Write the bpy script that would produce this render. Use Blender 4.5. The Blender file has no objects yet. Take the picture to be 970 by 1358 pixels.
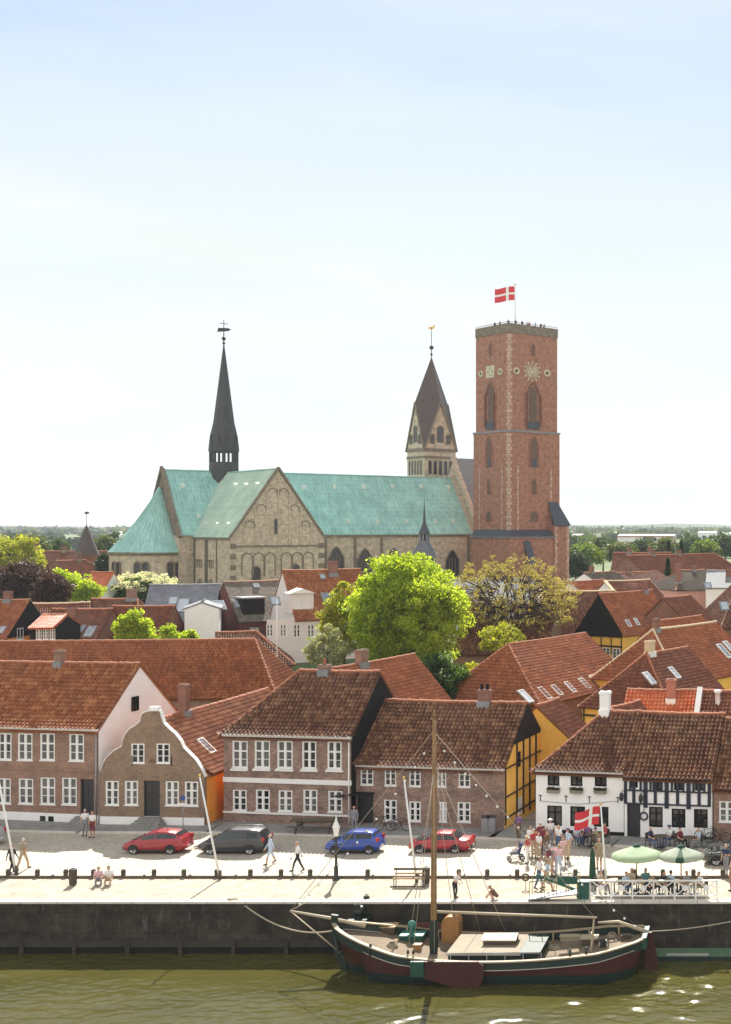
import bpy, bmesh, math, random
import numpy as np
from mathutils import Vector, Matrix
random.seed(7); rng = np.random.default_rng(7)
R = math.radians
S = bpy.context.scene
C = S.collection

# ------------------------------------------------------------------ camera, sky, sun, exposure
FP, CX, CY, H = 1700.0, 1025.0, 698.0, 20.0       # focal length, principal point and eye height of the photograph (970x1358)
cam = bpy.data.cameras.new('camera'); co = bpy.data.objects.new('camera', cam); C.objects.link(co)
co.location = (0, 0, H); co.rotation_euler = (R(90), 0, 0)
cam.sensor_fit = 'VERTICAL'; cam.sensor_height = 36.0; cam.sensor_width = 36.0
cam.lens = 36.0 * FP / 1358
cam.shift_x = (485 - CX) / 1358; cam.shift_y = (CY - 679) / 1358
cam.clip_start = 1; cam.clip_end = 30000
S.camera = co

SUN_EL, SUN_AZ = R(43), R(-11)                  # the sun stands behind the town, a little left of the view axis
W = bpy.data.worlds.new('World'); S.world = W; W.use_nodes = True
nt = W.node_tree; nd = nt.nodes; lk = nt.links; nd.clear()
sky = nd.new('ShaderNodeTexSky'); sky.sky_type = 'NISHITA'; sky.sun_disc = False
sky.sun_elevation = SUN_EL; sky.sun_rotation = SUN_AZ
sky.air_density = 0.6; sky.dust_density = 0.25; sky.ozone_density = 1.0; sky.altitude = 0
tc = nd.new('ShaderNodeTexCoord'); mp = nd.new('ShaderNodeMapping'); mp.inputs['Scale'].default_value = (1.0, 2.2, 7.0)
mp.inputs['Rotation'].default_value = (0.0, R(14), 0.0)
nz = nd.new('ShaderNodeTexNoise'); nz.inputs['Scale'].default_value = 2.3; nz.inputs['Detail'].default_value = 7; nz.inputs['Roughness'].default_value = 0.56
cr = nd.new('ShaderNodeValToRGB'); cr.color_ramp.elements[0].position = 0.42; cr.color_ramp.elements[1].position = 0.72; cr.color_ramp.elements[0].color = (.36, .36, .36, 1)
mx = nd.new('ShaderNodeMixRGB'); mx.inputs[2].default_value = (4.55, 5.0, 4.8, 1)
ml = nd.new('ShaderNodeMath'); ml.operation = 'MULTIPLY'; ml.inputs[1].default_value = 0.8
bg = nd.new('ShaderNodeBackground'); bg.inputs[1].default_value = 0.09
wo = nd.new('ShaderNodeOutputWorld')
lk.new(tc.outputs['Generated'], mp.inputs[0]); lk.new(mp.outputs[0], nz.inputs['Vector']); lk.new(nz.outputs[0], cr.inputs[0])
lk.new(cr.outputs[0], ml.inputs[0]); lk.new(ml.outputs[0], mx.inputs[0]); 
# a thin veil that thickens towards the horizon, and one cirrus streak along a great circle
sz_ = nd.new('ShaderNodeSeparateXYZ'); lk.new(tc.outputs['Generated'], sz_.inputs[0])
vz = nd.new('ShaderNodeMapRange'); vz.interpolation_type = 'SMOOTHSTEP'; vz.inputs['From Min'].default_value = .39; vz.inputs['From Max'].default_value = .13; vz.inputs['To Max'].default_value = .85; lk.new(sz_.outputs['Z'], vz.inputs['Value'])
vm_ = nd.new('ShaderNodeMixRGB'); vm_.inputs[2].default_value = (5.6, 5.6, 5.5, 1); lk.new(vz.outputs[0], vm_.inputs[0]); lk.new(sky.outputs[0], vm_.inputs[1])
ca, cb = Vector((-.603, 1, .262)), Vector((-.397, 1, .205)); cn = ca.cross(cb).normalized()
wob = nd.new('ShaderNodeTexNoise'); wob.inputs['Scale'].default_value = 6; wob.inputs['Detail'].default_value = 6; lk.new(tc.outputs['Generated'], wob.inputs['Vector'])
dt = nd.new('ShaderNodeVectorMath'); dt.operation = 'DOT_PRODUCT'; dt.inputs[1].default_value = cn; lk.new(tc.outputs['Generated'], dt.inputs[0])
w1 = nd.new('ShaderNodeMath'); w1.operation = 'MULTIPLY_ADD'; w1.inputs[1].default_value = .05; w1.inputs[2].default_value = -.025; lk.new(wob.outputs[0], w1.inputs[0])
w2 = nd.new('ShaderNodeMath'); w2.operation = 'ADD'; lk.new(dt.outputs['Value'], w2.inputs[0]); lk.new(w1.outputs[0], w2.inputs[1])
w3 = nd.new('ShaderNodeMath'); w3.operation = 'ABSOLUTE'; lk.new(w2.outputs[0], w3.inputs[0])
w4 = nd.new('ShaderNodeMapRange'); w4.interpolation_type = 'SMOOTHSTEP'; w4.inputs['From Min'].default_value = .026; w4.inputs['From Max'].default_value = 0; w4.inputs['To Max'].default_value = .6; lk.new(w3.outputs[0], w4.inputs['Value'])
w5 = nd.new('ShaderNodeMixRGB'); w5.inputs[2].default_value = (5.7, 5.5, 5.35, 1); lk.new(w4.outputs[0], w5.inputs[0]); lk.new(vm_.outputs[0], w5.inputs[1]); lk.new(w5.outputs[0], mx.inputs[1])
# unseen bright cloud added behind the camera to fill the shaded house fronts
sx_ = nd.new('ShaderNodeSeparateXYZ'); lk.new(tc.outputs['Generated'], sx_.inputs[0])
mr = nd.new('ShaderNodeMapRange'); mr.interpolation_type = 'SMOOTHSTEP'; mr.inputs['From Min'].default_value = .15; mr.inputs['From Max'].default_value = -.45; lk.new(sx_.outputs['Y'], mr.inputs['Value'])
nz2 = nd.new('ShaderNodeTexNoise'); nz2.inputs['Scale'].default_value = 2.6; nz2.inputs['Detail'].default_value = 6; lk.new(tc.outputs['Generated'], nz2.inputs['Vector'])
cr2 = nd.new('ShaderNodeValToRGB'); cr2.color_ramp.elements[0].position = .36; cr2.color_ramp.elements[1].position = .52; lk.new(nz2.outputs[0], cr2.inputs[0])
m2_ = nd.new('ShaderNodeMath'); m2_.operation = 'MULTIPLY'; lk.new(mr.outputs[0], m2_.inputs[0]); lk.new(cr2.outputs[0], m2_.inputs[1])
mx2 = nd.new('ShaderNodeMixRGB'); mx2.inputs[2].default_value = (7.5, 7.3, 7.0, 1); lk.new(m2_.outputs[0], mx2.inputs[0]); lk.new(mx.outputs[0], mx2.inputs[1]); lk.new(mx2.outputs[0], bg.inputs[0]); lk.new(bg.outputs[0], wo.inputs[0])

sl = bpy.data.lights.new('sun', 'SUN'); sl.energy = 5.0; sl.angle = R(0.5); sl.color = (1.0, 0.95, 0.86)
so = bpy.data.objects.new('sun', sl); C.objects.link(so)
SV = Vector((math.sin(SUN_AZ) * math.cos(SUN_EL), math.cos(SUN_AZ) * math.cos(SUN_EL), math.sin(SUN_EL)))
so.rotation_euler = SV.to_track_quat('Z', 'Y').to_euler()
S.view_settings.view_transform = 'Standard'; S.view_settings.look = 'None'
S.view_settings.exposure = 1.06; S.view_settings.gamma = 1.0
S.view_settings.use_curve_mapping = False
S.render.engine = 'CYCLES'
S.cycles.use_denoising = True
S.cycles.max_bounces = 6; S.cycles.transmission_bounces = 4; S.cycles.transparent_max_bounces = 8
S.cycles.caustics_reflective = False; S.cycles.caustics_refractive = False

# ------------------------------------------------------------------ placing: pixel + distance or height -> metres
def at(px, py, d):   return Vector(((px - CX) * d / FP, d, H - (py - CY) * d / FP))
def atz(px, py, z):
    d = (H - z) * FP / (py - CY); return Vector(((px - CX) * d / FP, d, z))
def gnd(px, py, z=0.0): return atz(px, py, z)

# ------------------------------------------------------------------ materials
MATS = {}
def newmat(name):
    m = bpy.data.materials.new(name); m.use_nodes = True
    t = m.node_tree; b = t.nodes['Principled BSDF']
    MATS[name] = m
    return m, t, b
def uvnode(t, scale=(1, 1, 1), kind='UV'):
    c = t.nodes.new('ShaderNodeTexCoord'); p = t.nodes.new('ShaderNodeMapping'); p.inputs['Scale'].default_value = scale
    t.links.new(c.outputs[kind], p.inputs[0]); return p.outputs[0]
def noise(t, vec, scale, detail=4, rough=.55):
    n = t.nodes.new('ShaderNodeTexNoise'); n.inputs['Scale'].default_value = scale; n.inputs['Detail'].default_value = detail
    n.inputs['Roughness'].default_value = rough
    if vec is not None: t.links.new(vec, n.inputs['Vector'])
    return n.outputs[0]
def ramp(t, fac, stops):
    r = t.nodes.new('ShaderNodeValToRGB'); e = r.color_ramp.elements
    while len(e) < len(stops): e.new(0.5)
    for k, (p, c) in enumerate(stops):
        e[k].position = p; e[k].color = (c[0], c[1], c[2], 1)
    t.links.new(fac, r.inputs[0]); return r.outputs[0]
def mix(t, fac, a, b, mode='MIX'):
    m = t.nodes.new('ShaderNodeMixRGB'); m.blend_type = mode
    for i, v in ((0, fac), (1, a), (2, b)):
        if isinstance(v, (int, float)): m.inputs[i].default_value = v
        elif isinstance(v, (tuple, list)): m.inputs[i].default_value = (v[0], v[1], v[2], 1)
        else: t.links.new(v, m.inputs[i])
    return m.outputs[0]
def bump(t, b, h, strength=.3, dist=.02):
    n = t.nodes.new('ShaderNodeBump'); n.inputs['Strength'].default_value = strength; n.inputs['Distance'].default_value = dist
    t.links.new(h, n.inputs['Height']); t.links.new(n.outputs[0], b.inputs['Normal'])
def sc(c, f): return tuple(max(0, min(1, v * f)) for v in c)

def mat(name, col, rough=.7, var=.25, scale=3.0, metal=0.0, bmp=0.0, spec=None, coat=0.0):
    """painted / rendered / wooden surface: base colour broken up by two noises"""
    if name in MATS: return MATS[name]
    m, t, b = newmat(name)
    v = uvnode(t, kind='Object')
    n1 = noise(t, v, scale, 5, .6)
    c = ramp(t, n1, [(0.25, sc(col, 1 - var)), (0.75, sc(col, 1 + var * .6))])
    n2 = noise(t, v, scale * .17, 3)
    c = mix(t, ramp(t, n2, [(.45, (0, 0, 0)), (.7, (1, 1, 1))]), c, mix(t, .5, c, sc(col, 1 - var * 1.3)))
    t.links.new(c, b.inputs['Base Color'])
    b.inputs['Roughness'].default_value = rough; b.inputs['Metallic'].default_value = metal
    if spec is not None: b.inputs['Specular IOR Level'].default_value = spec
    if coat: b.inputs['Coat Weight'].default_value = coat
    if bmp: bump(t, b, n1, bmp, .02)
    return m
def brick(name, c1, c2, mortar, bw=.24, bh=.078, ms=.012, var=.3, bmp=.3, stain=(.5, .5, .5)):
    if name in MATS: return MATS[name]
    m, t, b = newmat(name)
    v = uvnode(t)
    k = t.nodes.new('ShaderNodeTexBrick'); k.inputs['Scale'].default_value = 1
    k.inputs['Brick Width'].default_value = bw; k.inputs['Row Height'].default_value = bh; k.inputs['Mortar Size'].default_value = ms
    k.inputs['Color1'].default_value = (*c1, 1); k.inputs['Color2'].default_value = (*c2, 1); k.inputs['Mortar'].default_value = (*mortar, 1)
    k.inputs['Bias'].default_value = -.1
    t.links.new(v, k.inputs['Vector'])
    n = noise(t, v, 1.1, 6, .65); n2 = noise(t, v, 9, 3)
    c = mix(t, 1.0, k.outputs['Color'], ramp(t, n, [(.3, (1 - var,) * 3), (.7, (1 + var * .5,) * 3)]), 'MULTIPLY')
    c = mix(t, 1.0, c, ramp(t, n2, [(.3, (1 - var * .8,) * 3), (.7, (1 + var * .5,) * 3)]), 'MULTIPLY')
    t.links.new(c, b.inputs['Base Color']); b.inputs['Roughness'].default_value = .88
    if bmp: bump(t, b, k.outputs['Fac'], -bmp, .012)
    return m
def tiles(name, c1, c2, c3, rough=.5):
    """clay pantiles: every tile its own tone (UV counts tiles), lichen and soot in patches"""
    if name in MATS: return MATS[name]
    m, t, b = newmat(name)
    v = uvnode(t)
    f = t.nodes.new('ShaderNodeVectorMath'); f.operation = 'FLOOR'; t.links.new(v, f.inputs[0])
    w = t.nodes.new('ShaderNodeTexWhiteNoise'); w.noise_dimensions = '3D'; t.links.new(f.outputs[0], w.inputs['Vector'])
    c = ramp(t, w.outputs['Value'], [(0, c1), (.55, c2), (1, c3)])
    o = uvnode(t, kind='Object'); n = noise(t, o, .45, 6, .65); n2 = noise(t, o, 2.6, 4, .6)
    c = mix(t, 1.0, c, ramp(t, n, [(.32, (.78, .76, .75)), (.66, (1.1, 1.07, 1.05))]), 'MULTIPLY')
    c = mix(t, ramp(t, n2, [(.60, (0, 0, 0)), (.78, (.35, .35, .35))]), c, (.17, .13, .08))
    t.links.new(c, b.inputs['Base Color']); b.inputs['Roughness'].default_value = rough
    b.inputs['Specular IOR Level'].default_value = .4
    n3 = noise(t, v, 3.0, 3); bump(t, b, n3, .25, .02)
    return m
def leafmat(name, c1, c2, c3, trans=.55):
    if name in MATS: return MATS[name]
    m, t, b = newmat(name)
    g = t.nodes.new('ShaderNodeNewGeometry')
    c = ramp(t, g.outputs['Random Per Island'], [(0, c1), (.5, c2), (1, c3)])
    t.links.new(c, b.inputs['Base Color']); b.inputs['Roughness'].default_value = .6
    tr = t.nodes.new('ShaderNodeBsdfTranslucent'); ms = t.nodes.new('ShaderNodeMixShader'); ms.inputs[0].default_value = trans
    c2_ = mix(t, 1.0, c, (1.25, 1.25, .55), 'MULTIPLY')
    t.links.new(c2_, tr.inputs[0]); t.links.new(b.outputs[0], ms.inputs[1]); t.links.new(tr.outputs[0], ms.inputs[2])
    t.links.new(ms.outputs[0], t.nodes['Material Output'].inputs[0])
    return m
def glass(name, c1=(.010, .012, .016), c2=(.10, .10, .098), rough=.05):
    if name in MATS: return MATS[name]
    m, t, b = newmat(name)
    i = t.nodes.new('ShaderNodeObjectInfo'); o = uvnode(t, kind='Object')
    n = noise(t, o, 2.2, 3)
    a = t.nodes.new('ShaderNodeMath'); a.operation = 'ADD'; t.links.new(i.outputs['Random'], a.inputs[0]); t.links.new(n, a.inputs[1])
    c = ramp(t, a.outputs[0], [(.75, c1), (1.3, c2)])
    t.links.new(c, b.inputs['Base Color']); b.inputs['Roughness'].default_value = rough
    b.inputs['Specular IOR Level'].default_value = .6
    return m

BR = brick('brick_brown', (.34, .165, .108), (.22, .108, .074), (.30, .24, .19))
BR2 = brick('brick_dutch', (.31, .185, .11), (.22, .13, .08), (.28, .23, .18))
BR3 = brick('brick_mottled', (.35, .19, .135), (.17, .095, .075), (.34, .28, .24), var=.45)
BRR = brick('brick_red', (.30, .105, .06), (.22, .08, .05), (.28, .20, .16))
BRT = brick('brick_tower', (.45, .175, .105), (.325, .122, .076), (.40, .28, .21), bw=.34, bh=.13, ms=.014, var=.42)
BRQ = brick('brick_quoin', (.62, .46, .36), (.46, .22, .14), (.58, .42, .33), bw=.5, bh=.55, ms=.03, var=.3)
TUFA = brick('tufa_stone', (.66, .55, .42), (.50, .41, .31), (.40, .325, .24), bw=.62, bh=.33, ms=.02, var=.38)
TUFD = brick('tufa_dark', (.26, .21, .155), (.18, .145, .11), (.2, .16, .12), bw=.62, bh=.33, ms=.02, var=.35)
TILE_F = tiles('tiles_front', (.25, .08, .029), (.33, .117, .042), (.45, .20, .085))
TILE_B = tiles('tiles_brown', (.105, .045, .025), (.165, .072, .038), (.29, .155, .082))
TILE_R = tiles('tiles_red', (.25, .078, .028), (.315, .103, .037), (.41, .155, .06))
TILE_N = tiles('tiles_ochre', (.20, .068, .026), (.28, .10, .038), (.38, .17, .07))
TILE_O = tiles('tiles_orange', (.52, .14, .055), (.58, .17, .07), (.62, .21, .10))
TILE_D = tiles('tiles_dark', (.15, .05, .026), (.20, .07, .034), (.26, .10, .05))
ETER = tiles('slates_greybrown', (.115, .10, .08), (.145, .125, .10), (.18, .155, .125), .85)
SLATE = tiles('slates_grey', (.15, .165, .19), (.18, .195, .225), (.21, .23, .26), .8)
MORT = mat('ridge_mortar', (.40, .26, .18), .85, .35, 6)
MORTR = mat('ridge_clay', (.40, .15, .075), .8, .35, 6)
WHITE = mat('white_paint', (.80, .79, .77), .55, .06, 2)
WALLW = mat('whitewash', (.88, .87, .86), .85, .08, 1.2, bmp=.05)
BLACK = mat('black_tar', (.013, .012, .012), .75, .3, 4, spec=.2)
BEAM = mat('dark_timber', (.035, .026, .022), .7, .35, 5)
BEAMB = mat('blueblack_timber', (.012, .016, .04), .55, .3, 5)
YEL = mat('yellow_limewash', (.90, .52, .10), .85, .14, 1.6)
ORA = mat('ochre_limewash', (.84, .34, .05), .85, .14, 1.6)
PINK = mat('pale_pink_render', (.80, .72, .70), .85, .08, 1.6)
REDW = mat('oxblood_boards', (.12, .035, .028), .75, .3, 3)
CREAM = mat('cream_render', (.66, .52, .34), .85, .15, 2)
GREYM = mat('zinc', (.30, .31, .33), .5, .2, 3, metal=.3)
LEAD = mat('lead_sheet', (.25, .26, .27), .75, .22, 1.5)
DSLATE = mat('dark_slate', (.055, .065, .085), .55, .3, 2.5)
SPIRE = mat('spire_shingle', (.045, .045, .05), .6, .35, 2.5)
SPIREB = mat('spire_brown', (.085, .06, .055), .65, .3, 2.0)
PANE = glass('window_glass'); DPANE = glass('dark_glass', (.008, .009, .01), (.03, .032, .035))
SKYL = glass('skylight_glass', (.20, .24, .28), (.45, .50, .55), .12)
DOORD = mat('dark_door', (.03, .03, .032), .45, .25, 4)
STEEL = mat('steel', (.35, .35, .36), .4, .2, 4, metal=.7)
IRON = mat('black_iron', (.02, .022, .022), .5, .2, 6)
WOODB = mat('grey_timber', (.11, .085, .06), .85, .4, 7)
WOODL = mat('light_timber', (.42, .28, .14), .7, .3, 7)
POLEW = mat('white_pole_paint', (.78, .78, .77), .4, .05, 2)
GOLD = mat('gilding', (.70, .45, .12), .35, .1, 3, metal=.8)
GILD = mat('dial_paint', (.62, .56, .40), .6, .35, 6)

def copper(name, c1, c2, c3):
    m, t, b = newmat(name)
    v = uvnode(t)
    k = t.nodes.new('ShaderNodeTexBrick'); k.inputs['Scale'].default_value = 1
    k.inputs['Brick Width'].default_value = .62; k.inputs['Row Height'].default_value = 1.15; k.inputs['Mortar Size'].default_value = .035
    k.inputs['Color1'].default_value = (*c1, 1); k.inputs['Color2'].default_value = (*c2, 1); k.inputs['Mortar'].default_value = (*c3, 1)
    r = t.nodes.new('ShaderNodeMapping'); t.links.new(v, r.inputs[0]); t.links.new(r.outputs[0], k.inputs['Vector'])
    n = noise(t, v, .25, 6, .65); n2 = noise(t, uvnode(t, (1.2, .12, 1)), 2.0, 4)
    c = mix(t, 1.0, k.outputs['Color'], ramp(t, n, [(.3, (.70, .74, .74)), (.7, (1.12, 1.1, 1.08))]), 'MULTIPLY')
    c = mix(t, ramp(t, n2, [(.5, (0, 0, 0)), (.8, (.55, .55, .55))]), c, (.10, .17, .16))
    t.links.new(c, b.inputs['Base Color']); b.inputs['Roughness'].default_value = .62
    bump(t, b, k.outputs['Fac'], .6, .04)
    return m
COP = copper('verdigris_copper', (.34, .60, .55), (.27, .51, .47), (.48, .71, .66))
COPL = copper('sunlit_verdigris', (.52, .66, .55), (.46, .60, .50), (.60, .72, .62))  # paler copper copy: sunlight on the transept's left slope put into the colour

# ------------------------------------------------------------------ mesh builder
def _planar_uv(P):
    n = np.zeros(3)
    for i in range(len(P)):
        a, b = P[i], P[(i + 1) % len(P)]
        n += np.cross(a, b)
    l = np.linalg.norm(n); n = n / l if l > 1e-12 else np.array([0, 0, 1.])
    if abs(n[2]) > .97: u = np.array([1., 0, 0])
    else:
        u = np.cross([0, 0, 1.], n); u /= np.linalg.norm(u)
    w = np.cross(n, u)
    return np.stack([P @ u, P @ w], 1)
class MB:
    def __init__(s): s.V = []; s.n = 0; s.F = []; s.M = []; s.U = []; s.SM = []; s.mats = []
    def mi(s, m):
        if m not in s.mats: s.mats.append(m)
        return s.mats.index(m)
    def add(s, verts, faces, m, uv=None, smooth=False):
        v = np.asarray(verts, float).reshape(-1, 3); k = s.mi(m)
        for f in faces:
            s.F.append([i + s.n for i in f]); s.M.append(k); s.SM.append(smooth)
            s.U.append(_planar_uv(v[list(f)]) if uv is None else np.asarray([uv[i] for i in f]))
        s.V.append(v); s.n += len(v); return s
    def grid(s, v, faces, m, uv, smooth=False):
        """big regular sheets: faces is an int array (n,4), uv per vertex"""
        k = s.mi(m); s.V.append(v)
        s.F.append(('q', faces + s.n)); s.M.append((k, len(faces))); s.U.append(uv[faces.reshape(-1)]); s.SM.append((smooth, len(faces)))
        s.n += len(v); return s
    def quad(s, a, b, c, d, m): return s.add([a, b, c, d], [(0, 1, 2, 3)], m)
    def poly(s, pts, m): return s.add(pts, [tuple(range(len(pts)))], m)
    def box(s, c, size, m, rot=None, taper=1.0):
        x, y, z = (v / 2 for v in size)
        P = [(-x, -y, -z), (x, -y, -z), (x, y, -z), (-x, y, -z), (-x * taper, -y * taper, z), (x * taper, -y * taper, z), (x * taper, y * taper, z), (-x * taper, y * taper, z)]
        P = [Vector(p) for p in P]
        if rot is not None: P = [rot @ p for p in P]
        c = Vector(c)
        return s.add([p + c for p in P], [(3, 2, 1, 0), (4, 5, 6, 7), (0, 1, 5, 4), (1, 2, 6, 5), (2, 3, 7, 6), (3, 0, 4, 7)], m)
    def bx(s, x0, x1, y0, y1, z0, z1, m): return s.box(((x0 + x1) / 2, (y0 + y1) / 2, (z0 + z1) / 2), (x1 - x0, y1 - y0, z1 - z0), m)
    def beam(s, a, b, w, h, m):
        """box of cross-section w x h from a to b"""
        a, b = Vector(a), Vector(b); d = b - a; L = d.length
        if L < 1e-6: return s
        z = d / L; up = Vector((0, 0, 1)) if abs(z.z) < .95 else Vector((0, 1, 0))
        x = up.cross(z).normalized(); y = z.cross(x)
        M = Matrix((x, y, z)).transposed()
        return s.box((a + b) / 2, (w, h, L), m, M)
    def tube(s, path, rad, m, n=8, cap=True, smooth=True):
        path = [Vector(p) for p in path]
        if not isinstance(rad, (list, tuple)): rad = [rad] * len(path)
        V = []; F = []
        prev = None
        for i, p in enumerate(path):
            d = (path[min(i + 1, len(path) - 1)] - path[max(i - 1, 0)])
            d = d.normalized() if d.length > 1e-9 else Vector((0, 0, 1))
            if prev is None: a = d.orthogonal().normalized()
            else:
                a = prev - d * prev.dot(d); a = a.normalized() if a.length > 1e-6 else d.orthogonal().normalized()
            prev = a; b = d.cross(a)
            for k in range(n):
                t = 2 * math.pi * k / n; V.append(p + (a * math.cos(t) + b * math.sin(t)) * rad[i])
        for i in range(len(path) - 1):
            for k in range(n):
                F.append((i * n + k, i * n + (k + 1) % n, (i + 1) * n + (k + 1) % n, (i + 1) * n + k))
        if cap: F.append(tuple(range(n - 1, -1, -1))); F.append(tuple((len(path) - 1) * n + k for k in range(n)))
        return s.add(V, F, m, smooth=smooth)
    def lathe(s, prof, m, c=(0, 0, 0), n=16, smooth=True, a0=0.0, a1=2 * math.pi):
        full = abs(a1 - a0 - 2 * math.pi) < 1e-6; V = []; F = []; k = n if full else n + 1
        for r, z in prof:
            for i in range(k):
                t = a0 + (a1 - a0) * i / n; V.append((c[0] + r * math.cos(t), c[1] + r * math.sin(t), c[2] + z))
        for j in range(len(prof) - 1):
            for i in range(n):
                i2 = (i + 1) % k; F.append((j * k + i, j * k + i2, (j + 1) * k + i2, (j + 1) * k + i))
        return s.add(V, F, m, smooth=smooth)
    def ball(s, c, r, m, n=10):
        if not isinstance(r, (tuple, list)): r = (r, r, r)
        V = []; F = []; h = n // 2
        for j in range(h + 1):
            p = math.pi * j / h
            for i in range(n):
                t = 2 * math.pi * i / n; V.append((c[0] + r[0] * math.sin(p) * math.cos(t), c[1] + r[1] * math.sin(p) * math.sin(t), c[2] + r[2] * math.cos(p)))
        for j in range(h):
            for i in range(n): F.append((j * n + i, (j + 1) * n + i, (j + 1) * n + (i + 1) % n, j * n + (i + 1) % n))
        return s.add(V, F, m, smooth=True)
    def prism(s, poly, off, m, mside=None):
        """closed polygon (3-D points) extruded by vector off"""
        P = [Vector(p) for p in poly]; o = Vector(off); n = len(P)
        s.poly(P[::-1], m); s.poly([p + o for p in P], m)
        for i in range(n):
            j = (i + 1) % n; s.quad(P[i], P[j], P[j] + o, P[i] + o, mside or m)
        return s
    def mesh(s, name):
        me = bpy.data.meshes.new(name)
        if not s.V: return me
        V = np.concatenate(s.V); me.vertices.add(len(V)); me.vertices.foreach_set('co', V.astype(np.float32).ravel())
        loops = []; tot = []; mi = []; sm = []
        for f, k, g in zip(s.F, s.M, s.SM):
            if isinstance(f, tuple): loops.append(f[1].reshape(-1)); tot.append(np.full(len(f[1]), 4)); mi.append(np.full(k[1], k[0])); sm.append(np.full(g[1], g[0]))
            else: loops.append(np.asarray(f)); tot.append(np.array([len(f)])); mi.append(np.array([k])); sm.append(np.array([g]))
        L = np.concatenate(loops).astype(np.int32); T = np.concatenate(tot).astype(np.int32)
        me.loops.add(len(L)); me.loops.foreach_set('vertex_index', L)
        me.polygons.add(len(T)); st = np.concatenate([[0], np.cumsum(T)[:-1]]).astype(np.int32)
        me.polygons.foreach_set('loop_start', st)
        me.polygons.foreach_set('material_index', np.concatenate(mi).astype(np.int32))
        me.polygons.foreach_set('use_smooth', np.concatenate(sm).astype(bool))
        uv = me.uv_layers.new(name='UVMap'); uv.data.foreach_set('uv', np.concatenate(s.U).astype(np.float32).ravel())
        for m in s.mats: me.materials.append(m)
        me.update(calc_edges=True); me.validate()
        return me
    def build(s, name, parent=None, loc=None, rz=None):
        return obj(name, s.mesh(name), parent, loc, rz)
def obj(name, me, parent=None, loc=None, rz=None):
    o = bpy.data.objects.new(name, me); C.objects.link(o)
    if parent is not None: o.parent = parent
    if loc is not None: o.location = loc
    if rz is not None: o.rotation_euler = (0, 0, rz)
    return o
def tag(o, label, cat, group=None, kind=None):
    o['label'] = label; o['category'] = cat
    if group: o['group'] = group
    if kind: o['kind'] = kind
    return o
def thing(name, label, cat, loc=(0, 0, 0), rz=0.0, group=None):
    o = bpy.data.objects.new(name, None); C.objects.link(o); o.empty_display_size = .3
    o.location = loc; o.rotation_euler = (0, 0, rz)
    return tag(o, label, cat, group)
def kids(o): return [c for c in bpy.data.objects if c.parent is o]
TREE = {}
def dup(o, loc=None, rz=None, label=None, parent=None, _ch=None):
    if _ch is None:
        _ch = {}
        for c in bpy.data.objects:
            if c.parent: _ch.setdefault(c.parent.name, []).append(c)
    c = o.copy(); C.objects.link(c)
    if parent is not None: c.parent = parent
    if loc is not None: c.location = loc
    if rz is not None: c.rotation_euler = (0, 0, rz)
    if label: c['label'] = label
    for k in _ch.get(o.name, []): dup(k, parent=c, _ch=_ch)
    return c
def struct(mb, name, label, cat):
    return tag(mb.build(name), label, cat, kind='structure')
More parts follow.
